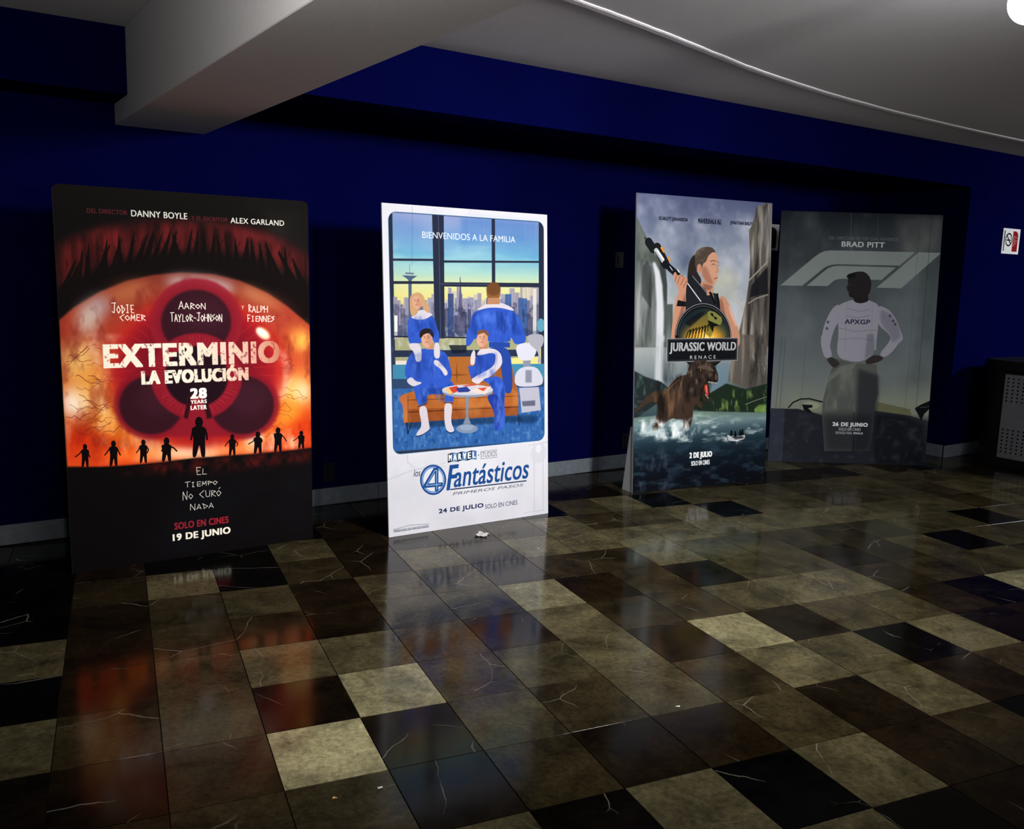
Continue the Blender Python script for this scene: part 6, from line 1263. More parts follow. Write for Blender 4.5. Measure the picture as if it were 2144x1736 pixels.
('P','2a3048',0.6,2,(823.4,611.2,913.7,610.9,913.4,628.8,829.1,627.6)),
('Q','5c9cb4',1,0,(982,362.1,981.2,367,979.1,371.7,975.8,375.9,971.3,379.4,966.1,382.1,960.2,383.7,954.1,384.2,948,383.6,942.2,382,937.1,379.3,932.8,375.8,929.6,371.6,927.7,366.9,927.1,362,927.9,357,930,352.4,933.3,348.2,937.7,344.7,942.9,342,948.7,340.4,954.8,339.8,960.9,340.4,966.7,342,971.9,344.7,976.2,348.2,979.4,352.4,981.4,357.1)),
('Q','a8a8b4',1,0,(857.3,391.4,972.4,390.5,974.9,421.7,940.9,445.1,958.5,487,927.9,489.5,940.8,451.1,874.7,423.8)),
('B','e6e6ee',(934.4,23.9,945.2,24.7,955.4,27.3,964.1,31.3,970.7,36.5,974.9,42.6,976.4,49.1,976.4,722.2,974.9,728.7,970.7,734.8,964.1,740,955.4,744,945.2,746.5,934.4,747.4,76.3,747.4,65.4,746.5,55.3,744,46.6,740,39.9,734.8,35.7,728.7,34.3,722.2,34.3,49.1,35.7,42.6,39.9,36.5,46.6,31.3,55.3,27.3,65.4,24.7,76.3,23.9),19.9,751.4),
('L','3a78a8',1,2.5,(934.4,23.9,945.2,24.7,955.4,27.3,964.1,31.3,970.7,36.5,974.9,42.6,976.4,49.1,976.4,722.2,974.9,728.7,970.7,734.8,964.1,740,955.4,744,945.2,746.5,934.4,747.4,76.3,747.4,65.4,746.5,55.3,744,46.6,740,39.9,734.8,35.7,728.7,34.3,722.2,34.3,49.1,35.7,42.6,39.9,36.5,46.6,31.3,55.3,27.3,65.4,24.7,76.3,23.9,934.4,23.9)),
('L','2a3040',0.5,1.6,(168.3,4.6,161,178.2)),
('L','a8b4d0',0.5,1.6,(293.3,4.7,291,12.9)),
('L','a8b4d0',0.5,1.6,(503.3,2.8,497.4,154.4)),
('L','a8b4d0',0.5,1.6,(591,23,586.5,118.5)),
('L','a8b4d0',0.5,1.6,(855.2,21.6,851.9,76.6)),
('L','a8b4d0',0.5,1.6,(923.9,21.9,920.4,86.2)),
('T','BIENVENIDOS A LA FAMILIA','eef2fa',221.2,76.3,787.7,96.2,0.004,0,'eef2fa',1),
('P','1c2436',1,0,(350.4,762.4,379.4,758.8,378.7,786.9,349.6,790.4)),
('T','M','f4f6fa',354.6,764.2,375,784.5,0.05,0,'f4f6fa',1),
('P','5a86b4',1,0,(379.4,758.8,408.5,761.8,407.8,790.1,378.7,786.9)),
('T','A','f4f6fa',383.6,763.9,404.2,784.3,0.05,0,'f4f6fa',1),
('P','1c2436',1,0,(408.5,761.8,438,758.2,437.3,786.5,407.8,790.1)),
('T','R','f4f6fa',412.9,763.6,433.5,784.1,0.05,0,'f4f6fa',1),
('P','5a86b4',1,0,(438,758.2,467.6,761.3,466.9,789.7,437.3,786.5)),
('T','V','f4f6fa',442.3,763.3,463.1,783.9,0.05,0,'f4f6fa',1),
('P','1c2436',1,0,(467.6,761.3,497.5,757.5,496.8,786,466.9,789.7)),
('T','E','f4f6fa',472,763,492.9,783.7,0.05,0,'f4f6fa',1),
('P','4a76a8',1,0,(497.5,757.5,527.4,760.6,526.7,789.3,496.8,786)),
('T','L','f4f6fa',501.8,762.7,522.9,783.4,0.05,0,'f4f6fa',1),
('P','1c2a48',1,0,(542.7,775.8,542.6,776.2,542.3,776.5,541.9,776.9,541.4,777.1,540.8,777.3,540.1,777.4,539.3,777.4,538.6,777.3,537.9,777.1,537.2,776.9,536.7,776.6,536.3,776.2,536.1,775.9,536,775.5,536.1,775.1,536.3,774.7,536.7,774.4,537.3,774.2,537.9,774,538.6,773.9,539.4,773.9,540.1,774,540.8,774.2,541.5,774.4,542,774.7,542.4,775.1,542.6,775.4)),
('T','STUDIOS','5a6270',551.5,767.6,657,784.3,-0.01,0,'5a6270',1),
('L','5a6270',1,2,(549.7,765,658.8,764.2)),
('L','5a6270',1,2,(549.1,788.5,658.3,788.1)),
('T','los','1c2a48',147.1,800.8,187.7,821.8,0,0.25,'1c2a48',1),
('P','1d4c90',1,0,(338.6,843.2,336.3,853.9,330.2,863.8,320.5,872.4,307.9,879.2,292.9,884,276.3,886.5,259,886.6,241.8,884.2,225.6,879.6,211.2,873,199.3,864.6,190.5,855,185.2,844.6,183.6,833.9,185.8,823.4,191.7,813.7,201.1,805.1,213.4,798.3,228.1,793.4,244.5,790.7,261.7,790.5,278.9,792.6,295.3,797.1,310,803.6,322.2,812,331.3,821.7,336.9,832.3)),
('P','dfe6f2',1,0,(327.4,842.5,325.4,851.8,320.2,860.3,311.9,867.8,301.1,873.7,288.2,877.9,274,880.1,259.2,880.2,244.4,878.2,230.5,874.2,218.1,868.4,207.9,861.2,200.3,852.9,195.8,843.8,194.4,834.5,196.3,825.4,201.4,817,209.4,809.6,220,803.6,232.7,799.4,246.7,797.1,261.5,796.8,276.3,798.7,290.3,802.6,302.9,808.3,313.4,815.5,321.2,823.9,325.9,833.1)),
('P','3f7cc0',1,0,(324.7,842.3,322.8,851.3,317.8,859.6,309.9,866.8,299.5,872.5,287.1,876.6,273.5,878.7,259.2,878.8,245,876.9,231.7,873,219.8,867.5,210,860.5,202.7,852.4,198.3,843.7,197,834.7,198.8,825.9,203.7,817.7,211.4,810.5,221.6,804.8,233.8,800.7,247.3,798.5,261.5,798.2,275.7,800,289.2,803.8,301.2,809.3,311.3,816.2,318.8,824.4,323.3,833.2)),
('P','e4e6f0',1,0,(319.4,842,317.7,850.3,313.1,857.9,305.8,864.6,296.2,869.9,284.9,873.7,272.4,875.6,259.3,875.7,246.3,874,234,870.4,223.1,865.3,214.1,858.8,207.4,851.4,203.3,843.3,202.1,835,203.8,826.8,208.3,819.3,215.4,812.7,224.8,807.3,235.9,803.5,248.3,801.5,261.4,801.3,274.4,802.9,286.8,806.4,297.9,811.5,307.1,817.9,313.9,825.4,318.1,833.6)),
('L','1d4c90',1,21,(280.4,871.8,282.2,806.9,270.7,807.6,212.9,854.7,308.9,856.2)),
('L','9cc0e4',1,4,(280.5,870.7,282.2,809.7,270.6,810.4,219.2,854,305.2,855.4)),
('T','F','1d4c90',338.7,797.7,416.3,877.8,0.02,0.25,'1d4c90',1),
('T','antásticos','1d4c90',383.5,804.9,869,871,0.012,0.22,'1d4c90',1),
('L','1c2a50',1,6,(364.5,876,849.6,878.6)),
('T','PRIMEROS PASOS','5c6472',376.4,886.2,831.4,895.7,0.01,0.25,'5c6472',1),
('T','24 DE JULIO','1e2450',290.4,933.5,567.2,952,0.035,0,'1e2450',1),
('T','SOLO EN CINES','2c3050',578,939.7,789.8,954.3,-0.01,0,'2c3050',1),
('T','PRESENTADO EN FANTASTIVISION','2c3448',27.7,979.1,228.1,985.4,0.01,0,'2c3448',1),
('L','2c3448',1,1.5,(26.4,977.6,126.2,971.8,230.2,976.5)),
('L','2c3448',1,1.5,(26.2,985.8,230,986)),
('L','8a90a0',0.7,1.6,(833.2,986,843.4,986.1)),
('L','8a90a0',0.7,1.6,(848.8,986.1,859.1,986.3)),
('L','8a90a0',0.7,1.6,(864.6,986.2,874.9,986.4)),
('L','8a90a0',0.7,1.6,(880.3,986.4,890.7,986.5)),
('L','8a90a0',0.7,1.6,(896.2,986.5,906.6,986.6)),
('L','8a90a0',0.7,1.6,(912.1,986.6,922.5,986.8)),
('L','8a90a0',0.7,1.6,(928,986.7,938.5,986.9)),
('L','8a90a0',0.7,1.6,(944,986.9,954.5,987)),
('L','8a90a0',0.7,1.6,(960.1,987,970.6,987.2))]
JUNGLE=[
('G',(0,0,1000,0,1000,1000,0,1000),((0,'565e80'),(120,'7c869c'),(260,'8e9aa8'),(400,'a8aca8'),(520,'9aa0a0'),(640,'5a6a72'),(700,'44585c'),(800,'1c2c34'),(900,'0e1820'),(1000,'080c12')),0),
('N','c4c6d4',0.75,5,9,0.42,0,1,(0,0,1000,0,1000,500,0,500)),
('N','3c4460',0.7,5,8,0.4,40,2,(0,0,700,0,600,260,0,260)),
('N','d8d0b0',0.6,5,9,0.4,60,5,(500,200,900,200,900,480,450,480)),
('P','4c5450',1,3,(-10.5,68.4,36,109.9,69.5,139.8,116.9,188.2,164,215.3,204.6,236.4,220.4,299,223,361.9,263.2,361.6,269.2,507.5,-20.3,505.9)),
('N','808880',0.5,12,12,0.45,0,6,(-10.5,68.4,69.5,139.8,116.9,188.2,118.1,219.3,-11.3,221.7)),
('N','b0b4b4',0.75,30,4,0.45,0,7,(-11.4,218.6,204.6,236.4,223,361.9,262.5,507.4,-13.9,505.9)),
('N','22262a',0.8,20,4,0.3,8,8,(40.2,223.8,105.2,222.6,130.2,362.5,116.1,506.6,41.2,425.2)),
('P','2e3234',0.7,5,(47.3,239.1,78.9,216.9,105.8,238.1,121.3,300.2,111.2,378.3,44.3,332.1)),
('P','34383a',0.8,4,(164.5,227.7,204.6,236.4,220.4,299,216.3,361.9,174.6,315.2)),
('P','dcdfe6',0.9,5,(115.1,225.5,131.3,222.1,165.5,252.7,187.2,299.4,200.9,393.5,198.8,507.1,149.1,506.8,146.7,362.4,133.2,268.8)),
('P','c8ccd2',0.85,8,(158.2,467.2,209.5,467.3,199.7,564.9,209.2,630.3,141,635.7,147.8,548.1)),
('N','8a9090',0.7,34,4,0.45,34,9,(-12.9,466.8,376.7,467.6,382.8,606.5,-8,601.2)),
('N','24292b',0.8,22,5,0.3,10,10,(196.6,486.7,251.7,487,313.4,631.9,195.2,623.5)),
('P','6a8292',0.8,10,(590,568.9,693,559.8,691.1,672,543.9,676)),
('P','5c5650',1,0,(868.5,36.7,878.5,16.7,933.9,9.8,944.6,-0.5,989.9,2.9,1007.3,511.5,739.1,510.1,778.5,424.2,811.4,351.3,836,258.4,836.2,192.4,818.8,100.7,841.4,83.6)),
('P','6e6c6e',0.7,6,(878.5,16.7,989.9,2.9,996.7,189.2,917.9,124.4)),
('N','c0b8aa',0.8,34,5,0.45,0,11,(868.5,36.7,878.5,16.7,933.9,9.8,944.6,-0.5,989.9,2.9,1007.3,511.5,739.1,510.1,778.5,424.2,811.4,351.3,836,258.4,836.2,192.4,818.8,100.7,841.4,83.6)),
('N','1c1a1a',0.9,30,6,0.48,0,12,(868.5,36.7,878.5,16.7,933.9,9.8,944.6,-0.5,989.9,2.9,1007.3,511.5,739.1,510.1,778.5,424.2,811.4,351.3,836,258.4,836.2,192.4,818.8,100.7,841.4,83.6)),
('P','15151a',0.9,4,(852.6,291.3,975.9,223,985.1,319.8,840.1,334.5)),
('L','9a948a',1,9,(831,275,975,206.3)),
('L','8a847a',1,8,(833.7,354.4,892.2,337.4,985.3,323.2)),
('P','5a544e',1,6,(763,465.1,993.3,469,999.1,642.9,841.5,661.1,689.1,631.1,707.9,560)),
('N','a89c8c',0.7,34,5,0.45,24,13,(755.7,468.5,892.5,468.7,887.2,654.9,689.1,631.1,707.9,560)),
('N','181818',0.85,30,14,0.42,24,14,(854.2,468.7,993.3,469,999.9,656.9,856.5,654.4)),
('N','b0bcc0',0.7,40,30,0.58,0,15,(880.9,537.5,996.2,521,997.5,615,901.1,627.5)),
('P','20282a',1,3,(-8.7,581.9,79,605.6,188.3,623.4,258.4,650.8,259.3,670.5,150.4,701,76.7,725.3,-2.7,749.1)),
('P','1c281e',1,3,(529.4,675.7,601.5,656.8,674.5,637.7,826.2,660.8,1003,643,1001.3,751.3,754.6,741.8,517.5,732.6,423.5,723.7,428.7,680.4)),
('N','7c9c4c',0.85,44,30,0.52,0,16,(750.4,659.4,1003.4,649.9,1001.3,751.3,605.3,734.7,559.5,696.5)),
('N','6a7878',0.9,10,60,0.5,0,17,(-5.9,659,163,675.2,76.7,725.3,-2.7,749.1)),
('N','4e6a5c',0.7,40,34,0.5,0,18,(-8.5,588.3,209,623.7,245.1,663.7,-5.7,665.4)),
('P','7a9c50',0.8,6,(899.2,734.9,937.1,720.1,999.5,719.7,1001.3,751.3,907.6,747.2)),
('L','a8b0a0',0.6,5,(829.1,716,905.3,703.8,997.9,691.7)),
('G',(-6.3,742.6,179.2,737.6,431,730.6,1001.2,749.5,999.7,1004.2,-0.3,1001.8),((730,'5c7466'),(767,'6c8488'),(800,'3c545e'),(834,'1e323c'),(884,'101a24'),(952,'0a0e16'),(1019,'0a0c12')),2),
('N','98b0a0',0.6,8,60,0.45,0,19,(431,732.2,1001.2,749.5,999.1,782.7,432.6,767.4)),
('N','ccdad8',0.75,14,70,0.5,6,20,(-6,749.1,460.3,744.7,987.9,792.9,990.1,831.5,393.1,843.1,-3.7,813.7)),
('N','2c4050',0.7,14,60,0.48,0,23,(-6.8,820,998.7,845.8,1003.6,1004.4,-0.4,998.5)),
('N','3c4454',0.7,34,34,0.5,0,24,(-5.3,862.1,239.7,871,273.3,1011.7,-0.4,998.5)),
('Q','3c2e26',1,0,(382.5,599.9,312.5,608.9,257.6,631.1,230.9,653.6,189.6,654.5,141.8,655.2,88.2,670.4,42.2,698.6,-0.3,723.4,3.2,728.3,55.9,708.6,109.2,690.3,156.9,694.6,174.8,714.6,158.9,743.6,136.1,772.4,126.6,790.1,181.2,788.4,228.3,761.8,276.5,749.9,318.8,757.7,353.9,755.3,358.4,778.7,366.2,795.5,405.1,791.7,425,757.1,426.6,713.8,465.5,701.3,479,681.4,449,654.1)),
('N','a87c54',0.75,26,10,0.42,0,26,(257.4,624.5,340.4,605.9,383.7,626.4,316.2,698,262.5,749.6,165.7,743.8,177.5,695.1,95.3,680.3,148.6,655.3,230.9,653.6)),
('N','0c0808',0.7,24,12,0.5,0,27,(161,623,597.3,569,530.6,702.7,389.5,759.5,166.4,760.2)),
('N','8c847c',0.6,40,30,0.55,0,28,(381,566.8,597.3,569,600.2,629.8,427.5,653.8)),
('L','c09060',0.6,2,(230.9,655.2,271.8,637.9,326.8,615.7)),
('L','1a1410',0.7,3,(258.4,650.8,253.4,696.7,268.9,736.6)),
('P','3a2c24',1,0,(450.5,687.6,494.4,701.9,495.4,725.4,458.9,714.5)),
('N','f0f6f6',1,30,30,0.4,12,29,(30.7,750,138.6,749.6,235.3,762,347.2,765.1,460.6,751.4,484.5,802.4,392.6,829.7,182.5,822.9,45.9,799)),
('Q','dfe9ea',0.7,8,(291,763.5,332.7,754.7,355.2,785.2,320.6,800.8,250.5,795.4)),
('Q','c8d8da',0.6,8,(208.9,794.2,207.1,797,201.6,799.7,192.7,801.9,180.8,803.6,166.6,804.7,150.7,805.2,134,805,117.3,804.2,101.5,802.7,87.3,800.7,75.4,798.3,66.5,795.6,60.9,792.6,58.9,789.7,60.7,786.9,66.1,784.3,74.8,782.1,86.5,780.3,100.6,779.2,116.3,778.7,133,778.8,149.7,779.7,165.6,781.1,180,783.1,192.1,785.5,201.2,788.2,206.9,791.2)),
('P','b8bcc0',1,0,(691.1,822.3,759,827.8,835,826.7,828,840.3,767.6,848.1,703.4,843.2)),
('P','3c4248',1,0,(721.4,828.3,812.2,829.5,827.9,837.6,759.7,841.6)),
('P','0c0c10',1,0,(731,809.8,730.9,810.7,730.4,811.5,729.6,812.3,728.6,812.9,727.3,813.4,725.9,813.6,724.4,813.7,722.9,813.5,721.5,813.2,720.2,812.7,719,812,718.2,811.2,717.7,810.3,717.4,809.4,717.6,808.4,718,807.6,718.8,806.8,719.8,806.2,721.1,805.8,722.5,805.5,724,805.4,725.5,805.6,727,805.9,728.3,806.5,729.4,807.1,730.2,807.9,730.8,808.8)),
('P','0c0c10',1,0,(713,826.4,716.9,812.8,731.9,813.2,735.6,827.1)),
('P','0c0c10',1,0,(761.3,814.1,761.2,815,760.8,815.9,760,816.6,759,817.3,757.7,817.7,756.3,818,754.8,818,753.2,817.9,751.8,817.5,750.5,817,749.4,816.3,748.5,815.5,748,814.6,747.7,813.7,747.9,812.8,748.3,811.9,749.1,811.2,750.1,810.5,751.4,810.1,752.8,809.8,754.3,809.8,755.9,809.9,757.3,810.3,758.6,810.8,759.7,811.5,760.6,812.3,761.1,813.2)),
('P','0c0c10',1,0,(743.3,830.7,747.2,817.1,762.3,817.6,766,831.5)),
('P','0c0c10',1,0,(800.6,811.1,800.5,812.1,800,812.9,799.2,813.7,798.2,814.3,796.9,814.8,795.5,815,794,815.1,792.4,814.9,791,814.6,789.7,814.1,788.5,813.4,787.7,812.6,787.1,811.7,786.9,810.7,787,809.8,787.5,809,788.3,808.2,789.3,807.6,790.6,807.1,792,806.9,793.5,806.8,795.1,806.9,796.5,807.3,797.9,807.8,799,808.5,799.8,809.3,800.4,810.2)),
('P','0c0c10',1,0,(782.5,827.8,786.3,814.2,801.6,814.6,805.3,828.6)),
('P','0c0c10',1,0,(818,808.9,817.9,809.8,817.4,810.7,816.6,811.4,815.6,812.1,814.3,812.5,812.9,812.8,811.4,812.8,809.8,812.7,808.4,812.3,807,811.8,805.9,811.1,805,810.3,804.5,809.4,804.3,808.5,804.4,807.6,804.9,806.7,805.6,806,806.7,805.3,808,804.9,809.4,804.6,810.9,804.5,812.5,804.7,813.9,805,815.2,805.6,816.4,806.3,817.2,807.1,817.8,808)),
('P','0c0c10',1,0,(799.8,825.6,803.7,811.9,818.9,812.4,822.7,826.3)),
('N','e8eef0',0.8,34,60,0.4,4,30,(668.9,825,722,840.4,828.2,843.8,760.4,855.4,654.8,841.6)),
('Q','1e2026',1,0,(347.2,268.8,423.3,283.7,493.5,302.1,543.4,317.7,604,326.8,621.7,398.3,630.1,496.4,268.7,494.7,289.6,348.8,329.1,323)),
('Q','c08a70',1,0,(607.7,330.7,643.5,331.6,680.6,355.5,711.3,391.4,746,430.8,773.6,470.5,772,510.2,666.6,509.7,647.7,417.8,617.5,385.3)),
('Q','7a4a3a',0.6,6,(608,336.5,629.7,342.8,661.6,408,647.7,417.8,617.5,385.3)),
('Q','f0c8b0',0.6,4,(673.4,355.6,711.3,391.4,750,437.4,735.4,437.4,689.6,391.5)),
('Q','c08a70',1,0,(471.5,276.7,556.4,294.9,564.2,311,536.9,330.7,494.7,327.8,458.8,302.5)),
('P','6a4436',0.6,4,(479,289.4,556.5,297.5,536,311.3,487,311.8)),
('Q','c8957a',1,0,(505.6,184.6,564.9,178.5,586.9,194.2,592.1,213.5,588.5,228.1,599.2,244.1,586.8,251.8,594.6,265.2,583.9,278.3,570.4,293.1,545.9,296.6,513.9,289,470.9,263.8,455.5,232)),
('Q','8a5644',0.6,8,(469.4,231.8,504.2,231.2,533.7,262.9,563.4,293.2,513.9,289,470.9,263.8)),
('L','2c1c18',1,3.5,(531.4,213,559.4,209.3,573.7,213.2)),
('L','2c1c18',1,3,(585,213,595.1,216)),
('L','201412',1,3,(542.5,224.1,558.5,221.2,568.6,224.9)),
('L','201412',1,2.5,(588.4,224.5,595.6,226.4)),
('L','8a3c38',1,5,(562.4,272.2,586.2,268.6)),
('L','7a4a3c',0.7,2.5,(580.1,229.9,589.4,245.9,575.4,250)),
('Q','4c4038',1,0,(413.1,210.5,418.9,184.9,459.6,168,508,163.1,546.7,166,575.8,183.1,550.9,180.4,516.4,192.4,500,215.2,475.9,222.1,470.3,251,449.5,251.3,421.3,239)),
('Q','2a2220',1,0,(419.1,191.2,398.8,198,375.7,217.5,362.1,265.4,378.1,271.6,416.4,283.8,458.6,299.3,471.5,276.7,435.7,251.6,417.3,226.3)),
('N','9a8468',0.6,10,40,0.45,0,41,(418.9,184.9,459.6,168,546.7,166,516.4,192.4,475.9,222.1,421,232.6)),
('Q','c08a70',1,1,(470.3,237.4,470.7,240.8,470.2,244.1,468.9,247.1,466.7,249.7,463.8,251.7,460.3,253.1,456.4,253.7,452.3,253.6,448.2,252.7,444.4,251.1,440.9,248.9,438,246.1,435.9,243,434.5,239.6,434.1,236.2,434.5,232.9,435.9,229.9,438.1,227.3,441,225.3,444.5,223.9,448.4,223.3,452.4,223.4,456.5,224.3,460.4,225.9,463.9,228.1,466.7,230.9,468.9,234)),
('L','7a4a3c',1,2.5,(455.4,228.8,461.4,238.3,452.7,246.5)),
('L','181a1e',1,52,(86.4,157.9,116.6,178.9)),
('L','181a1e',1,58,(145.9,175.1,204.2,227)),
('L','b8bcc2',1,30,(139.7,184.6,183.8,214.9)),
('L','e8eaee',1,8,(146.2,182.9,191.7,213.2)),
('L','5c6068',1,6,(131.4,189.5,174.1,219.8)),
('L','d88a30',1,14,(175.6,174.5,192.6,186.6)),
('L','d88a30',1,12,(223.2,204.7,237.1,217)),
('L','14161a',1,40,(204.2,227,279,257.2)),
('L','c8ccd0',1,5,(237.9,235.8,258.5,249.6)),
('L','16181c',1,30,(272,251,396.8,306.4)),
('L','d0d4d8',1,7,(368.7,290.8,467.9,350.6)),
('L','1c1f26',1,34,(381.4,268.3,494.4,321.4)),
('L','8a9098',1,4,(401.8,264.8,515.6,324.4)),
('L','14161a',1,6,(57.9,143.2,76.6,158.2)),
('L','e8e8e8',1,6,(293.4,245.9,305.8,253.6)),
('Q','c08a70',1,0,(259,262.2,278.7,250.9,292.9,266.5,319.6,258.1,326.8,269.1,353.9,265.6,371.7,281.2,355.7,306.9,358.5,370.5,352.6,392.9,269,501.1,255.5,501,257,456.6,279.3,345.7,308.7,320.1,287.5,298.1)),
('L','6a4034',0.8,4,(286.1,266.6,276.8,285.6)),
('L','6a4034',0.8,4,(313.1,266.2,293.9,291.7)),
('L','6a4034',0.8,4,(340.6,272.1,317.8,296.2)),
('L','6a4034',0.8,4,(362.8,281.3,335.1,303.9)),
('Q','6c4436',0.6,6,(349.1,313.3,358.5,370.5,269,501.1,292.8,424.9,324.7,377.1)),
('P','121216',1,0,(299.7,347.1,357.7,353,358.4,368.9,290.4,367.8)),
('L','8c7c58',1,7,(554.1,320.8,565.8,343.4)),
('L','101014',1,16,(536.5,321,573.4,356.3)),
('L','101014',1,14,(589.7,325.3,602.3,365.8)),
('P','101216',1,0,(704.4,470.3,702.1,490.5,693.3,509.9,678.2,528.1,657.4,544.5,631.5,558.5,601.5,569.8,568.1,577.9,532.6,582.7,496.1,584,459.6,581.8,424.2,576.3,391.1,567.6,361.1,556,335.3,541.8,314.1,525.6,298.4,507.8,288.4,488.8,284.5,469.4,286.8,449.9,295.2,431.1,309.4,413.4,329.1,397.4,353.7,383.4,382.5,372,414.7,363.5,449.4,358.2,485.6,356.2,522.1,357.7,557.9,362.6,591.9,370.8,622.9,382.1,650.1,396.2,672.5,412.5,689.3,430.8,700.1,450.2)),
('L','a8aab0',1,3,(698.5,478.2,698,464.4,694.4,450.6,687.7,437.2,678,424.2,665.6,412,650.5,400.7,633.1,390.4,613.6,381.4,592.3,373.8,569.6,367.6,545.8,363,521.2,359.9,496.4,358.6,471.5,358.9,447,360.8,423.3,364.3,400.7,369.4,379.4,376,359.9,383.9,342.3,393,327,403.3,314.1,414.5,303.8,426.5,296.3,439.2,291.6,452.2,289.9,465.6)),
('L','5a5c60',1,3,(683.7,477.7,683.3,464.8,679.9,452,673.7,439.5,664.8,427.5,653.2,416.1,639.2,405.6,623,396.1,604.9,387.7,585.1,380.5,564,374.8,541.9,370.5,519.1,367.6,496,366.4,472.8,366.6,450.1,368.4,428,371.7,406.9,376.4,387.1,382.5,368.9,389.8,352.6,398.3,338.3,407.9,326.3,418.3,316.7,429.5,309.7,441.3,305.4,453.4,303.7,465.9)),
('P','14202c',1,0,(677.1,473.6,673.4,456.5,664,439.9,649.4,424.4,629.9,410.4,606.3,398.4,579.3,388.8,549.6,381.7,518.4,377.5,486.5,376.2,454.9,377.9,424.5,382.4,396.3,389.6,371.1,399.3,349.5,411.1,332.2,424.8,319.7,439.9,312.4,456,310.4,472.6)),
('N','3c4a30',0.9,6,6,0.2,0,43,(677.1,473.6,673.4,456.5,664,439.9,649.4,424.4,629.9,410.4,606.3,398.4,579.3,388.8,549.6,381.7,518.4,377.5,486.5,376.2,454.9,377.9,424.5,382.4,396.3,389.6,371.1,399.3,349.5,411.1,332.2,424.8,319.7,439.9,312.4,456,310.4,472.6)),
('P','e0a030',0.9,30,(658.4,489.9,655,503.8,643.4,516.9,624.3,528.6,598.8,538.2,568.1,545.4,534,549.7,498,550.9,462.2,549,428.2,544.2,397.7,536.6,372.2,526.8,353,515.1,340.8,502.2,336.3,488.7,339.6,475.2,350.7,462.4,368.9,450.9,393.5,441.2,423.3,434,456.8,429.4,492.4,427.8,528.3,429.3,562.8,433.9,594.1,441.2,620.6,451,640.8,462.8,653.6,476)),
('P','ffd860',1,22,(594,489.7,592.4,496.2,586.9,502.4,577.9,507.9,565.7,512.5,551.1,515.9,534.8,518,517.6,518.6,500.4,517.7,484,515.5,469.3,511.9,456.9,507.2,447.6,501.7,441.6,495.5,439.4,489.1,441.1,482.6,446.4,476.5,455.3,471,467.2,466.4,481.6,463,497.8,460.9,514.9,460.2,532.1,460.9,548.6,463.1,563.5,466.6,576.1,471.3,585.7,476.9,591.8,483.1)),
('P','fff4c0',1,12,(558.6,489.5,557.8,492.4,555.3,495.2,551.2,497.6,545.7,499.6,539.1,501.2,531.7,502.1,523.9,502.4,516,502,508.6,501,501.9,499.4,496.2,497.4,491.9,494.9,489.2,492.1,488.2,489.3,489,486.4,491.4,483.6,495.5,481.2,500.9,479.2,507.5,477.7,514.9,476.7,522.7,476.4,530.5,476.8,538,477.7,544.8,479.3,550.5,481.4,554.8,483.9,557.5,486.6)),
('P','7c7c40',1,0,(518.6,389,535.9,382.4,574.9,387.1,625.6,404.8,631.9,417.9,619.7,430.9,591.4,434.2,541.2,421.3,523.3,414.8)),
('P','12120e',1,0,(539.7,388.9,561,392,568.7,405,547.2,398.6)),
('P','12120e',1,0,(568.5,401.7,590,404.9,590.4,413.1,572.5,411.5)),
('P','12120e',1,0,(523.3,414.8,612.7,432.6,570.2,437.5,564.1,457,535.2,444)),
('P','7a6c2c',0.8,3,(518.7,392.2,523.8,424.6,564.1,457,543.8,476.5,500.7,456.9,471.6,431.1,430.5,444,390.2,469.6,349.4,475.9,402.6,437.6,470.4,405.3)),
('L','100c08',1,6,(363,476,375.9,456.8,396.1,447.2,389.9,463.2)),
('L','100c08',1,6,(385,476,397.8,454.2,418.1,444.3,411.9,461.3)),
('L','100c08',1,6,(407,476.1,419.8,451.7,440.1,441.4,433.9,459.4)),
('L','100c08',1,6,(429.2,476.1,441.8,449.1,462.2,438.5,456.1,457.5)),
('L','100c08',1,6,(451.4,476.2,463.9,446.6,484.3,435.6,478.3,455.6)),
('L','100c08',1,6,(473.6,476.3,486.1,444,506.6,432.7,500.6,453.7)),
('L','100c08',1,6,(496,476.3,508.4,441.4,528.9,429.7,522.9,451.8)),
('P','0e0e10',0.7,5,(354,424.8,401.2,405.5,462.7,389.2,511.3,382.5,470.4,405.3,388.8,437.6)),
('P','17181c',0,0,(345.2,553.9,633.5,556.6,597.6,575.8,539.7,585.2,438.7,584,381.3,573.4)),
('P','8a8c90',1,0,(225.1,477.1,757.6,476.6,758.8,557.7,225.6,558.6)),
('P','101216',1,0,(230.7,479.7,751.7,479.3,752.6,555,231.7,555.7)),
('L','4a4c50',1,2,(237.7,483,744.4,482.7,744.9,551.8,238.5,552.5,237.7,483)),
('T','JURASSIC WORLD','b8babc',245.2,490.9,743.3,530.4,0.03,0.04,'b8babc',1),
('T','JURASSIC WORLD','4c5054',247.9,494.2,739,528.1,-0.03,0.04,'4c5054',1),
('T','R E N A C E','c8c8c8',395.9,536.6,588.4,549,0.01,0,'c8c8c8',1),
('Q','2e2520',1,0,(341.1,622.5,375.4,599.8,385,576.7,412.7,560.5,444.5,553.5,480.2,551.1,523.8,556.9,560.7,568.6,594.5,585.8,609.2,602.9,613.3,626.6,596.9,635.8,574.9,636.1,549,629.7,531.1,635.4,524.8,655.5,537,682.6,546.3,696.3,534.3,702.7,507.1,696.8,482.3,674.8,457.6,684.4,414.5,680.2,371.5,672.7,342.4,652.3)),
('Q','1a1412',1,0,(498.6,636.6,531,632.1,546.6,655.9,551.7,686.3,533.4,684.2,506.8,658.5)),
('Q','b83828',1,0,(507.4,640.1,527.6,637,537.2,655.7,542.7,681.4,525.8,677.3,508.3,658.5)),
('P','e09080',0.7,1,(517,643.6,526.4,642.1,531.2,669,521.7,666.2)),
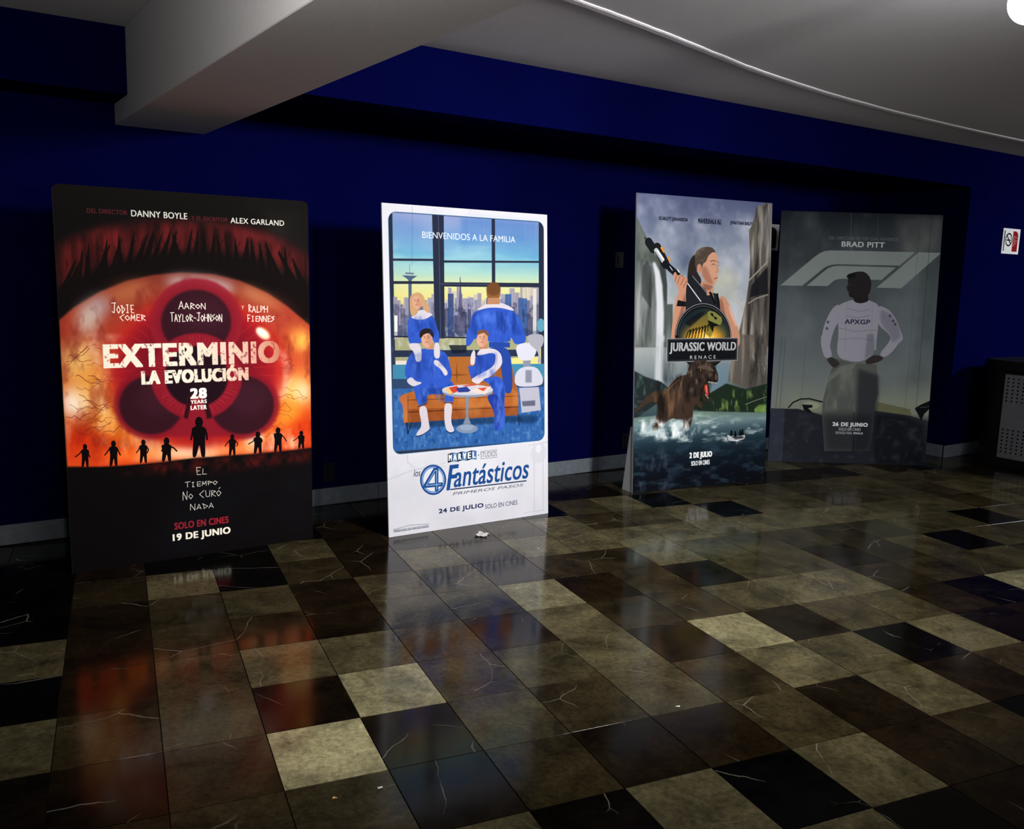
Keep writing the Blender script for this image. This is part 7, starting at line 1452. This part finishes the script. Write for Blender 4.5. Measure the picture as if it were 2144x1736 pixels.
('N','8c7462',0.8,46,34,0.48,5,28,(381.5,576.7,423.2,557.2,523.9,558.2,598.3,589.3,600.2,629.8,527.2,628.6,456.2,654.3,385.4,666.3)),
('N','080606',0.8,40,26,0.5,5,33,(374,566.7,597.3,569,600.6,636.5,498.2,628.2,486.8,695,371.5,672.7)),
('Q','5e5046',0.8,3,(452.6,574.2,509.9,568.1,568.7,582.2,587.6,595.9,547.3,592,503.4,584.8,460.2,584.3)),
('P','12100e',0.9,1,(461.6,582.6,489,585.3,483.6,592.9,464.1,591)),
('Q','d8a040',1,0,(480.5,588.2,480.4,588.5,480.1,588.9,479.6,589.2,478.9,589.5,478.1,589.6,477.2,589.8,476.3,589.8,475.3,589.7,474.4,589.6,473.5,589.4,472.9,589.1,472.3,588.8,472,588.4,471.9,588.1,472,587.7,472.3,587.3,472.8,587,473.4,586.8,474.2,586.6,475.1,586.5,476.1,586.4,477.1,586.5,478,586.6,478.8,586.8,479.5,587.1,480,587.4,480.4,587.8)),
('Q','6a5a4e',0.6,3,(591.4,599.3,605.1,609.6,604.3,623.1,589.1,626.2,581.1,612.6)),
('L','0c0a0a',0.8,3,(530.8,628,556.1,625.1,589.2,628.9,603.7,626.5)),
('L','0c0a0a',0.7,3,(446.3,594.1,454.4,614.2,491,628.1)),
('P','ece8e0',1,0,(535.9,628.1,541,628.5,537.6,634.2)),
('P','ece8e0',1,0,(543.2,628.7,548.3,629.1,544.9,634.8)),
('P','ece8e0',1,0,(550.5,629.3,555.6,629.8,552.2,635.4)),
('P','ece8e0',1,0,(557.8,630,562.9,630.4,559.5,636)),
('P','ece8e0',1,0,(565.1,630.6,570.3,631,566.9,636.7)),
('P','ece8e0',1,0,(572.5,631.2,577.6,631.6,574.2,637.3)),
('P','ece8e0',1,0,(579.8,631.8,584.9,632.2,581.6,637.9)),
('P','ece8e0',1,0,(587.2,632.4,592.3,632.9,588.9,638.5)),
('P','ece8e0',1,0,(594.5,633.1,599.7,633.5,596.3,639.2)),
('P','e0dcd4',1,0,(514.8,675.4,520.7,676.9,521.2,670.9)),
('P','e0dcd4',1,0,(521.6,679.6,527.4,681.1,527.9,675)),
('P','e0dcd4',1,0,(528.3,683.8,534.2,685.2,534.6,679.2)),
('P','e0dcd4',1,0,(535,687.9,540.9,689.4,541.4,683.4)),
('L','8a6c50',0.45,1.6,(245.1,663.7,260.3,696.8,247.8,729.5)),
('L','8a6c50',0.45,1.6,(260,655.4,276.8,690.6,268.5,725.3)),
('L','8a6c50',0.45,1.6,(275,647.1,293.3,684.4,289.2,721.2)),
('L','8a6c50',0.45,1.6,(290,638.8,309.8,678.1,310,717.1)),
('L','8a6c50',0.45,1.6,(305,630.5,326.4,671.8,330.9,712.9)),
('L','8a6c50',0.45,1.6,(320,622.2,343,665.5,351.9,708.8)),
('T','SCARLETT JOHANSSON','161a2c',154.3,71.6,358.4,86.7,0.03,0,'161a2c',1),
('T','MAHERSHALA ALI','161a2c',435.1,69.1,606.4,86.4,0.03,0,'161a2c',1),
('T','JONATHAN BAILEY','161a2c',674.3,70.6,847.4,86.5,0.03,0,'161a2c',1),
('T','2 DE JULIO','f4f6f8',406.4,875.1,578.9,901.5,0.05,0,'f4f6f8',1),
('T','SOLO EN CINES','f0f2f4',420.2,905.7,561.3,922.5,0.03,0,'f0f2f4',1),
('L','6a7090',0.5,1.5,(61,1.5,60.6,93.8)),
('L','6a7090',0.5,1.5,(434.1,-12.6,434.2,82.6))]
RACE=[
('G',(0,0,1000,0,1000,1000,0,1000),((0,'20262c'),(60,'343a40'),(150,'484e52'),(300,'5a6266'),(500,'666e74'),(650,'767e7e'),(740,'8c9484'),(790,'8a9080'),(830,'2a2e34'),(900,'24272f'),(1000,'181b22')),0),
('N','7c8688',0.5,5,5,0.45,0,1,(0,0,1000,0,1000,780,0,780)),
('N','20262e',0.8,4,5,0.2,60,2,(0,0,420,0,300,300,0,300)),
('N','8a8a84',0.7,3,4,0.2,30,3,(700,0,1000,0,1000,200,780,200)),  # lamp sheen on the top right corner, painted into the print
('N','3a4440',0.5,4,4,0.4,60,4,(500,250,1000,250,1000,700,600,700)),
('P','9aa6a2',0.85,0,(17.2,292.7,217.8,177.4,249.5,162.3,281.8,153,321.3,149.4,841.2,147.4,751.1,201.9,366.2,202.9,326.7,206.1,294.3,214.6,275.2,223.3,153.7,291.7)),
('P','9aa6a2',0.85,0,(181.6,291.2,282.7,232.8,308.1,219.8,340.5,211.7,373.5,209.1,728.7,209.4,644.5,260.2,404.9,259.3,371.9,261.9,349.2,268.2,311.4,290.2)),
('P','9aa6a2',0.85,0,(864.3,147,1004.8,147.5,770.8,290.5,616.4,291)),
('P','262a32',1,2,(1.9,784.5,172.9,783.5,277.7,798,342.3,808.2,641.5,777.4,882.4,798.7,1012.3,822,1017.8,1007.3,-7.8,1004.8)),
('P','3a3f4c',0.9,2,(5.8,783.4,89.5,785,91.8,997.8,-0.2,999.5)),
('L','20221f',1,9,(112.8,778.9,138.9,758.1,185.2,743.5,240.6,741,321.1,752.4)),
('P','b0b494',0.7,3,(306.7,767.9,305.6,771.6,301.8,775.1,295.5,778.3,286.9,781,276.6,783.1,264.9,784.6,252.6,785.2,240.2,785,228.3,784,217.6,782.2,208.6,779.8,201.7,776.8,197.3,773.5,195.5,769.8,196.6,766.2,200.4,762.7,206.8,759.5,215.3,756.7,225.7,754.6,237.3,753.2,249.6,752.6,262,752.8,273.9,753.8,284.6,755.5,293.6,758,300.5,760.9,305,764.3)),
('P','16181a',1,0,(195.1,764.8,262.8,766.1,263.7,776.3,236.2,779.3,278.2,804.2,213.3,790)),
('P','6c6c50',0.9,1,(670.1,746.3,879.4,772.2,894.3,798.5,658,783.2)),
('P','14161c',0.7,8,(659.5,797.5,843,801.9,965.8,833.1,1001.2,1002.4,673,1003.1)),
('P','101216',1,0,(909.1,767.6,948.6,751.6,1002.3,735.4,1005.8,765.9,969.1,792.1,956.1,817.9)),
('L','c0c4b8',0.6,2,(942.1,764.5,1005.1,759.8)),
('N','4a4e5c',0.5,20,34,0.5,0,5,(-16.8,799.1,995.8,817.2,1017.2,1002.1,-0.2,999.5)),
('L','22262c',0.6,2.2,(45,500,33,780)),
('L','22262c',0.5,2.2,(70,500,58,780)),
('L','22262c',0.7,2.2,(930,0,918,780)),
('L','22262c',0.3,2.2,(200,500,188,780)),
('L','22262c',0.3,2.2,(860,0,848,780)),
('L','a8b0b4',0.5,2,(431.3,3.7,439.2,102.9,443.4,144.4,487.9,191.7)),
('L','8c949c',0.5,1.5,(597.7,5,608.7,141.7)),
('P','5e635e',1,0,(391.5,576.3,511.9,594.4,650.2,594.6,674.2,710.6,655.3,756.7,654,859,639.2,946.8,547.4,948.4,522.4,738.7,531.4,948.7,355.8,951.8,325.9,803.3,325.1,752.3,351.6,655.3)),
('N','8e9488',0.6,24,12,0.45,0,6,(325.5,630.5,512.1,596.9,514.5,779.6,328.9,793)),
('P','2a2d34',0.75,10,(537.8,616.7,666.8,639.7,674.8,715.7,658,859,643.1,946.7,547.4,948.4)),
('P','20232a',0.7,24,(325.9,803.3,651.6,797.6,643.7,951.9,356.3,956.9)),
('P','7c8078',0.8,3,(358.6,645.1,433.7,603.3,519.6,592.8,513.6,612.1,428.7,633.7,345.7,675.7)),
('Q','a6a6b4',1,0,(476.1,338.9,576.2,339.3,648.5,361.3,643.8,444,637.8,514.4,644.5,546.3,399.9,550.5,397.5,456.7,377.6,389.1,388.2,361.5)),
('Q','a6a6b4',1,0,(396.3,478.3,617.9,474.5,635.2,549.5,573.7,580.8,511.3,589.4,395.2,573.8)),
('P','6e6e7c',0.6,6,(578.6,475.2,619.5,474.5,635.2,549.5,573.2,575.7)),
('Q','a6a6b4',1,0,(394.5,357.1,355.9,372.6,325.8,407,303.1,449.8,292.5,501.1,290.9,520.3,304.4,535.1,345.4,542.9,364.9,465.8,400.9,422.7)),
('Q','a6a6b4',1,0,(294.1,480.1,289.6,500.2,295.6,530.2,320.6,577.6,371.3,571.6,347.1,524.3,352.2,479.1)),
('Q','a6a6b4',1,0,(628.1,357.4,703.4,375.1,754.1,412.4,789.8,462.8,805.9,488,799.5,496.7,771.9,514.2,738.2,512.7,721,476.7,636.3,435.6)),
('Q','a6a6b4',1,0,(727.9,472.7,802.5,471.4,792.9,491.6,758,532.3,702.7,568.5,658,556.6,723.3,502.8)),
('Q','6e6e7c',0.5,8,(649.2,367.6,754.1,412.4,798.3,479.6,738.2,512.7,721,476.7,655.9,431)),
('L','6a6a78',0.7,3,(439.3,405,506.8,412.4,586,402.5)),
('L','6a6a78',0.7,3,(397.3,454.6,492.1,465.7,632,459.1)),
('L','6a6a78',0.7,3,(408.3,499.1,515,493,629.6,499.6)),
('L','6a6a78',0.7,3,(443,375.3,517.6,386.8,583.4,377.2)),
('L','7a7a8a',0.6,2,(437.6,354.3,446,541.2)),
('L','7a7a8a',0.6,2,(597.4,351.6,610.2,538.4)),
('Q','3a3a48',0.7,0,(336.2,432.3,336.2,433.6,335.7,434.8,334.8,436,333.7,436.9,332.2,437.7,330.6,438.2,328.8,438.3,327,438.2,325.3,437.8,323.7,437.1,322.3,436.2,321.2,435.1,320.5,433.8,320.2,432.5,320.3,431.2,320.8,429.9,321.6,428.8,322.8,427.8,324.2,427.1,325.9,426.6,327.7,426.5,329.5,426.6,331.2,427,332.8,427.7,334.1,428.6,335.2,429.7,335.9,430.9)),
('Q','3a3a48',0.7,0,(332,457.8,331.9,459.2,331.4,460.4,330.6,461.6,329.4,462.5,327.9,463.3,326.3,463.7,324.5,463.9,322.7,463.8,321,463.4,319.4,462.7,318,461.8,317,460.7,316.3,459.4,315.9,458.1,316,456.8,316.5,455.5,317.3,454.4,318.5,453.4,320,452.7,321.6,452.2,323.4,452,325.2,452.1,326.9,452.6,328.5,453.2,329.9,454.2,330.9,455.3,331.6,456.5)),
('Q','3a3a48',0.7,0,(720.8,400.2,720.7,401.6,720.2,402.8,719.4,404,718.2,404.9,716.8,405.7,715.2,406.1,713.4,406.3,711.6,406.2,709.9,405.8,708.3,405.1,706.9,404.2,705.8,403.1,705.1,401.8,704.8,400.5,704.8,399.2,705.3,397.9,706.1,396.8,707.3,395.8,708.7,395.1,710.4,394.6,712.1,394.5,713.9,394.6,715.7,395,717.2,395.7,718.6,396.6,719.7,397.7,720.4,398.9)),
('Q','3a3a48',0.7,0,(743.1,421.1,743,422.4,742.5,423.7,741.7,424.8,740.5,425.8,739.1,426.5,737.5,427,735.7,427.1,733.9,427,732.2,426.6,730.6,425.9,729.2,425,728.1,423.9,727.4,422.7,727,421.3,727.1,420,727.6,418.8,728.4,417.6,729.6,416.7,731,415.9,732.6,415.5,734.4,415.3,736.2,415.4,737.9,415.8,739.5,416.5,740.9,417.4,742,418.5,742.7,419.8)),
('Q','3a3a48',0.7,0,(757.8,433.6,757.7,434.9,757.3,436.1,756.4,437.3,755.3,438.2,753.8,439,752.2,439.4,750.4,439.6,748.6,439.5,746.9,439.1,745.3,438.4,743.9,437.5,742.8,436.4,742.1,435.1,741.8,433.8,741.8,432.5,742.3,431.2,743.1,430.1,744.3,429.1,745.7,428.4,747.4,427.9,749.1,427.8,750.9,427.9,752.7,428.3,754.3,429,755.6,429.9,756.7,431,757.4,432.2)),
('Q','3c3634',1,0,(332.6,579.9,367.2,569.2,425.1,595.9,387.5,616.8,354.3,599.7)),
('Q','3a3432',1,0,(573.9,583.3,634.1,554.5,698.8,568.5,661.2,586.8,591.3,598.1)),
('Q','2a2628',1,0,(477.5,319.9,564,318.4,576.8,345.6,521.2,356.3,476.9,347.3)),
('Q','2c282a',1,0,(583.8,278.1,583.4,289.3,579.8,300,573.1,309.7,563.9,317.9,552.4,324.1,539.2,328.1,525.2,329.6,510.8,328.6,496.9,325.1,484.2,319.2,473.3,311.4,464.7,302,459,291.4,456.2,280.2,456.7,269,460.4,258.3,467,248.6,476.3,240.5,487.8,234.3,500.9,230.4,514.9,228.9,529.2,229.9,543.1,233.4,555.7,239.2,566.7,246.9,575.2,256.4,581,266.9)),
('Q','2c282a',1,0,(435.1,261.7,439.7,240.6,488.4,229.3,534.9,229.8,569.9,246.8,584.9,276,576.9,314,552.4,335.5,459,334.9,444.2,320.4,450.1,311.9,437.7,307.9,434,297.4,428.5,295.4,437.8,282.6)),
('Q','1c1a1c',1,0,(425,247.2,449.2,236.3,482.4,235.7,477.8,256.8,431.4,257.5)),
('Q','4a4444',0.6,0,(456.4,282.3,456.3,283.1,455.7,283.8,454.6,284.5,453.2,285,451.5,285.4,449.5,285.7,447.5,285.8,445.4,285.8,443.4,285.6,441.6,285.2,440.1,284.7,438.9,284.1,438.1,283.4,437.8,282.6,438,281.9,438.6,281.2,439.7,280.5,441.1,280,442.8,279.5,444.8,279.2,446.8,279.1,448.9,279.2,450.9,279.4,452.7,279.8,454.2,280.3,455.4,280.9,456.1,281.6)),
('T','DEL DIRECTOR DE TOP GUN: MAVERICK','6a7076',302,93.9,732.7,106.9,0.02,0,'6a7076',1),
('T','BRAD PITT','d8dcde',382.7,112.7,650,133.8,0.03,0,'d8dcde',1),
('T','APXGP','30304a',432.4,418.6,591.7,437.4,0.03,0,'30304a',1),
('T','26 DE JUNIO','f4f6fa',396,832.5,620.2,853.3,0.05,0,'f4f6fa',1),
('T','SOLO EN CINES','d8dce4',437.1,854.2,577,866.4,0.02,0,'d8dce4',1),
('T','FILMADA PARA','c8ccd4',419.4,870.1,523.6,881.1,0.02,0,'c8ccd4',1),
('T','IMAX','f0f2f6',532.6,871.4,593.9,880.2,0.05,0,'f0f2f6',1)]
# ---------------------------------------------------------------- display boards
def print_mat(name, im, rough=.6, gain=1.0):
    def f(nt, p):
        t = nd(nt, 'ShaderNodeTexImage'); t.image = im; t.extension = 'EXTEND'
        g = nd(nt, 'ShaderNodeVectorMath', operation='SCALE', i_Scale=gain); nt.links.new(t.outputs['Color'], g.inputs[0]); nt.links.new(g.outputs[0], p.inputs['Base Color'])
        n = nd(nt, 'ShaderNodeTexNoise', i_Scale=7, i_Detail=2); b = nd(nt, 'ShaderNodeBump', i_Strength=.12, i_Distance=.01); co = nd(nt, 'ShaderNodeTexCoord')
        nt.links.new(co.outputs['Object'], n.inputs['Vector']); nt.links.new(n.outputs['Fac'], b.inputs['Height']); nt.links.new(b.outputs['Normal'], p.inputs['Normal'])
    return mat(name, (.5, .5, .5), rough, 0, .03, f)
def board(label, x, y, rz, Wd, L, lean, im, corner=0, gain=1.0, th=.010, wing=False):
    root = empty('display_board', (x, y, 0), rz); tag(root, label, 'poster', 'free standing film display boards')
    out = []
    def corner_arc(cx, cz, a0):
        return [(cx + corner * math.cos(math.radians(a)), cz + corner * math.sin(math.radians(a))) for a in range(a0, a0 + 91, 15)]
    out = [(0, 0), (Wd, 0)] + (corner_arc(Wd - corner, L - corner, 0) + corner_arc(corner, L - corner, 90) if corner else [(Wd, L), (0, L)])
    bm = bmesh.new(); uv = bm.loops.layers.uv.new('UVMap')
    fr = [bm.verts.new((px_, 0, pz)) for px_, pz in out]; bk = [bm.verts.new((px_, th, pz)) for px_, pz in out]
    f = bm.faces.new(fr); f.material_index = 0
    for lp in f.loops: lp[uv].uv = (lp.vert.co.x / Wd, lp.vert.co.z / L)
    g = bm.faces.new(bk[::-1]); g.material_index = 2
    for k in range(len(fr)): q = bm.faces.new((fr[k - 1], fr[k], bk[k], bk[k - 1])); q.material_index = 1
    ang = math.asin(lean / L); bmesh.ops.transform(bm, matrix=Matrix.Rotation(-ang, 4, 'X'), verts=bm.verts)
    obj('printed_panel', bm, [print_mat('print', im, gain=gain), FOAM, CARD], root)
    # folding easel strut behind: a tapered card flap hinged to the back
    bm = bmesh.new(); zt = L * .62; yt = math.tan(ang) * zt + th + .004; yb = yt + .20
    for x0, x1 in ((Wd * .5 - .20, Wd * .5 - .17), (Wd * .5 + .17, Wd * .5 + .20)):
        w = [bm.verts.new((a, b, c)) for a in (x0, x1) for b, c in ((yt, zt), (math.tan(ang) * .12 + th + .004, .12), (yb, 0), (yb + .02, 0), (yt + .02, zt))]
        bm.faces.new(w[:5]); bm.faces.new(w[5:][::-1])
        for k in range(5): bm.faces.new((w[k], w[k - 1], w[5 + k - 1], w[5 + k]))
    obj('easel_strut', bm, CARD, root)
    bm = bmesh.new(); zc = .22
    box(bm, Wd * .5 - .17, yb - .075, zc, Wd * .5 + .17, yb - .06, zc + .06); obj('cross_brace', bm, CARD, root)
    if wing:   # white foam fin bracing the left edge from behind
        bm = bmesh.new(); P_ = ((math.tan(ang) * .0 + th + .003, 0), (.135, 0), (math.tan(ang) * .45 + th + .03, .45), (math.tan(ang) * .45 + th + .003, .45))
        a_ = [bm.verts.new((.004, y_, z_)) for y_, z_ in P_]; c_ = [bm.verts.new((.013, y_, z_)) for y_, z_ in P_]
        bm.faces.new(a_[::-1]); bm.faces.new(c_)
        for k in range(4): bm.faces.new((a_[k - 1], a_[k], c_[k], c_[k - 1]))
        obj('side_fin', bm, FOAM, root)
    return root
IM_EYE = print_image('eye_print', 1100, 1660, EYE); IM_FAM = print_image('family_print', 900, 1500, FAMILY); IM_JUN = print_image('jungle_print', 800, 1400, JUNGLE); IM_RACE = print_image('racing_print', 800, 1250, RACE)
board('tall dark display board printed with a fiery red eye and black figures, nearest the left', .552, 4.476, .0089, 1.186, 1.788, .040, IM_EYE, .03, gain=1.4)
board('white bordered display board showing people in blue around an orange sofa', 2.103, 4.304, -.0024, 1.077, 1.804, .115, IM_FAM, gain=.82)
board('grey green display board with a woman, waterfalls and a roaring dinosaur in water', 3.989, 4.442, -.1277, 1.158, 2.0, .124, IM_JUN, gain=1.12, wing=True)
board('dim grey display board of a racing driver with hands on hips, farthest right', 5.715, 4.758, -.5872, 1.282, 2.005, .119, IM_RACE, gain=.95)
# ---------------------------------------------------------------- signs
NOSMOKE = [('P', 'e6e6e6', 1, 0, (0, 0, 1000, 0, 1000, 1000, 0, 1000)), ('P', '20242a', 1, 0, (70, 90, 125, 90, 125, 900, 70, 900)),
 ('P', '8c1a1e', 1, 0, (590, 90, 760, 95, 860, 150, 900, 260, 900, 900, 590, 900)), ('P', '15161a', 1, 0, tuple(c for a in range(0, 360, 12) for c in (360 + 205 * math.cos(math.radians(a)), 440 + 265 * math.sin(math.radians(a))))),
 ('P', 'e6e6e6', 1, 0, tuple(c for a in range(0, 360, 12) for c in (360 + 160 * math.cos(math.radians(a)), 440 + 208 * math.sin(math.radians(a))))),
 ('L', '15161a', 1, 40, (250, 460, 460, 460)), ('L', '8a8c90', 1, 18, (430, 420, 440, 350, 400, 310, 410, 260)), ('L', '15161a', 1, 46, (230, 270, 490, 610)), ('L', 'a0a2a6', 1, 14, (180, 850, 260, 850))]
NOSMOKE += [('L', 'd8b8b8', .8, 12, (625, 300 + k * 48, 625 + (170, 220, 90, 200, 230, 150, 190, 120, 80)[k], 300 + k * 48)) for k in range(9)]
HALF = [('P', 'dcdcdc', 1, 0, (0, 0, 1000, 0, 1000, 1000, 0, 1000)), ('P', '1c1012', 1, 0, (70, 90, 600, 95, 820, 150, 900, 260, 900, 900, 70, 900))] + [('L', '6a5a5a', .7, 12, (200, 300 + k * 60, 760, 300 + k * 60)) for k in range(8)]
def sign(label, x, y, z, w, h, im, tilt=0):
    r = empty('wall_sign', (x, y, z)); r.rotation_euler = (0, tilt, 0); tag(r, label, 'sign')
    bm = bmesh.new(); uv = bm.loops.layers.uv.new('UVMap'); box(bm, 0, -.004, 0, w, 0, h)
    bm.normal_update(); bm.faces.ensure_lookup_table()
    for f in bm.faces:
        f.material_index = 1
        if all(abs(v_.co.y + .004) < 1e-6 for v_ in f.verts):
            f.material_index = 0
            for lp in f.loops: lp[uv].uv = (lp.vert.co.x / w, lp.vert.co.z / h)
    obj('sign_plate', bm, [print_mat('sign_print', im, .45), FOAM], r); return r
sign('small white no smoking sign with a dark red panel on the blue wall', 7.802, YF - .0005, 1.737, .275, .214, print_image('no_smoking_print', 300, 240, NOSMOKE))
sign('white and dark notice half hidden behind the dinosaur display board', 5.80, YB - .0005, 1.70, .275, .214, print_image('notice_print', 300, 240, HALF))
def socket(label, x, z, kind='outlet'):
    r = empty('power_outlet' if kind == 'outlet' else 'light_switch', (x, YB, z)); tag(r, label, 'outlet' if kind == 'outlet' else 'switch')
    bm = bmesh.new(); box(bm, -.04, -.007, -.06, .04, 0, .06, .003); obj('cover_plate', bm, PLATEM, r)
    if kind == 'outlet':
        for dz in (-.026, .026):
            bm = bmesh.new(); cyl(bm, (0, -.0085, dz), .017, .004, 20, 'Y'); o = obj('receptacle', bm, PLATEM, r)
            bm = bmesh.new(); box(bm, -.008, -.0112, dz - .005, -.006, -.0104, dz + .005); box(bm, .006, -.0112, dz - .005, .008, -.0104, dz + .005); obj('slot', bm, HOLE, o)
    else:
        bm = bmesh.new(); box(bm, -.012, -.011, -.024, .012, -.007, .024, .001); obj('rocker', bm, PLATEM, r)
socket('dark power outlet low on the blue wall beside the fiery eye board', 2.088, .205)
socket('dark power outlet low on the blue wall just left of the dinosaur board', 4.498, .205)
socket('dark light switch high on the blue wall left of the dinosaur board', 4.35, 1.57, 'switch')
# ---------------------------------------------------------------- litter bin
b = empty('litter_bin', (7.40, 3.40, 0)); tag(b, 'black litter bin with perforated steel side panel at the right edge', 'bin')
def rounded(bm, x0, y0, x1, y1, r, z0, z1, n=6):
    o = []
    for cx, cy, a0 in ((x1 - r, y1 - r, 0), (x0 + r, y1 - r, 90), (x0 + r, y0 + r, 180), (x1 - r, y0 + r, 270)):
        for k in range(n + 1): a = math.radians(a0 + 90 * k / n); o.append((cx + r * math.cos(a), cy + r * math.sin(a)))
    lo = [bm.verts.new((x, y, z0)) for x, y in o]; hi = [bm.verts.new((x, y, z1)) for x, y in o]
    bm.faces.new(lo[::-1]); bm.faces.new(hi)
    for k in range(len(o)): bm.faces.new((lo[k - 1], lo[k], hi[k], hi[k - 1]))
bm = bmesh.new(); rounded(bm, .006, -.62, .60, .62, .15, 0, .80); obj('bin_body', bm, BLACKP, b, False)
bm = bmesh.new(); rounded(bm, -.012, -.64, .62, .64, .165, .765, .862); o = obj('bin_lid', bm, BLACKP, b); md = o.modifiers.new('round', 'BEVEL'); md.width = .03; md.segments = 4; md.limit_method = 'ANGLE'
bm = bmesh.new(); rounded(bm, -.01, -.63, .61, .63, .16, 0, .055); obj('bin_plinth', bm, BLACKP, b)
bm = bmesh.new(); box(bm, -.001, -.44, .062, .012, .405, .752, .004); pn = obj('perforated_panel', bm, STEEL, b)
bm = bmesh.new()
for z0 in (.115, .535):
    for r_ in range(7):
        for c_ in range(20): cyl(bm, (-.0012, .375 - c_ * .0415 - (.0 if r_ % 2 else .0), z0 + r_ * .0305), .0075, .0012, 10, 'X')
o = obj('punched_holes', bm, HOLE, pn); o['kind'] = 'stuff'
# ---------------------------------------------------------------- ceiling lamp at the upper right
l = empty('ceiling_lamp', (3.149, 1.674, CZ)); tag(l, 'glowing white globe lamp under the grey ceiling, at the upper right corner', 'lamp')
GLOW = mat('lamp_glow', (1, 1, 1), .5); GLOW.node_tree.nodes['Principled BSDF'].inputs['Emission Color'].default_value = (.86, .95, 1, 1); GLOW.node_tree.nodes['Principled BSDF'].inputs['Emission Strength'].default_value = 42
bm = bmesh.new(); cyl(bm, (0, 0, -.006), .045, .012, 32); obj('ceiling_rose', bm, TRIMM, l)
bm = bmesh.new(); cyl(bm, (0, 0, -.06), .008, .10, 16); obj('stem', bm, TRIMM, l)
bm = bmesh.new(); bmesh.ops.create_uvsphere(bm, u_segments=32, v_segments=20, radius=.07, matrix=Matrix.Translation((0, 0, -.175))); obj('globe', bm, GLOW, l, True)
# ---------------------------------------------------------------- scraps on the floor
WRAP = mat('clear_tape_scrap', (.75, .76, .74), .2, 0, .8, grain(60, .1, .6)); CRUMB = mat('yellow_crumb', (.8, .5, .12), .6, 0, .4, grain(60, .2, .3)); PAPER = mat('white_paper_crumb', (.8, .8, .76), .7, 0, .3, grain(60, .1, .3))
def scrap(name, label, cat, x, y, r, h, m, seed, sx=1, n=9):
    q = random.Random(seed); bm = bmesh.new(); rows = []
    for a in range(n):
        rows.append([bm.verts.new(((a / (n - 1) - .5) * 2 * r * sx, (c / (n - 1) - .5) * 2 * r * q.uniform(.6, 1.1), q.uniform(.001, h))) for c in range(n)])
    for a in range(n - 1):
        for c in range(n - 1): bm.faces.new((rows[a][c], rows[a + 1][c], rows[a + 1][c + 1], rows[a][c + 1]))
    o = obj(name, bm, m); o.location = (x, y, 0); o.rotation_euler = (0, 0, q.uniform(0, 3)); tag(o, label, cat)
scrap('tape_scrap', 'crumpled clear tape scrap at the foot of the white bordered board', 'scrap', 2.575, 4.097, .035, .012, WRAP, 2)
scrap('food_crumb', 'tiny yellow crumb on a brown tile at the lower left of the floor', 'crumb', 0.890, 2.149, .006, .005, CRUMB, 4, 1, 4)
scrap('paper_crumb', 'tiny white paper crumb on the dark tile right of the yellow crumb', 'crumb', 1.019, 2.131, .005, .004, PAPER, 6, 1.4, 4)
scrap('paper_crumb', 'tiny white paper crumb on a grey tile right of the floor centre', 'crumb', 2.099, 2.054, .005, .003, PAPER, 8, 1.4, 4)
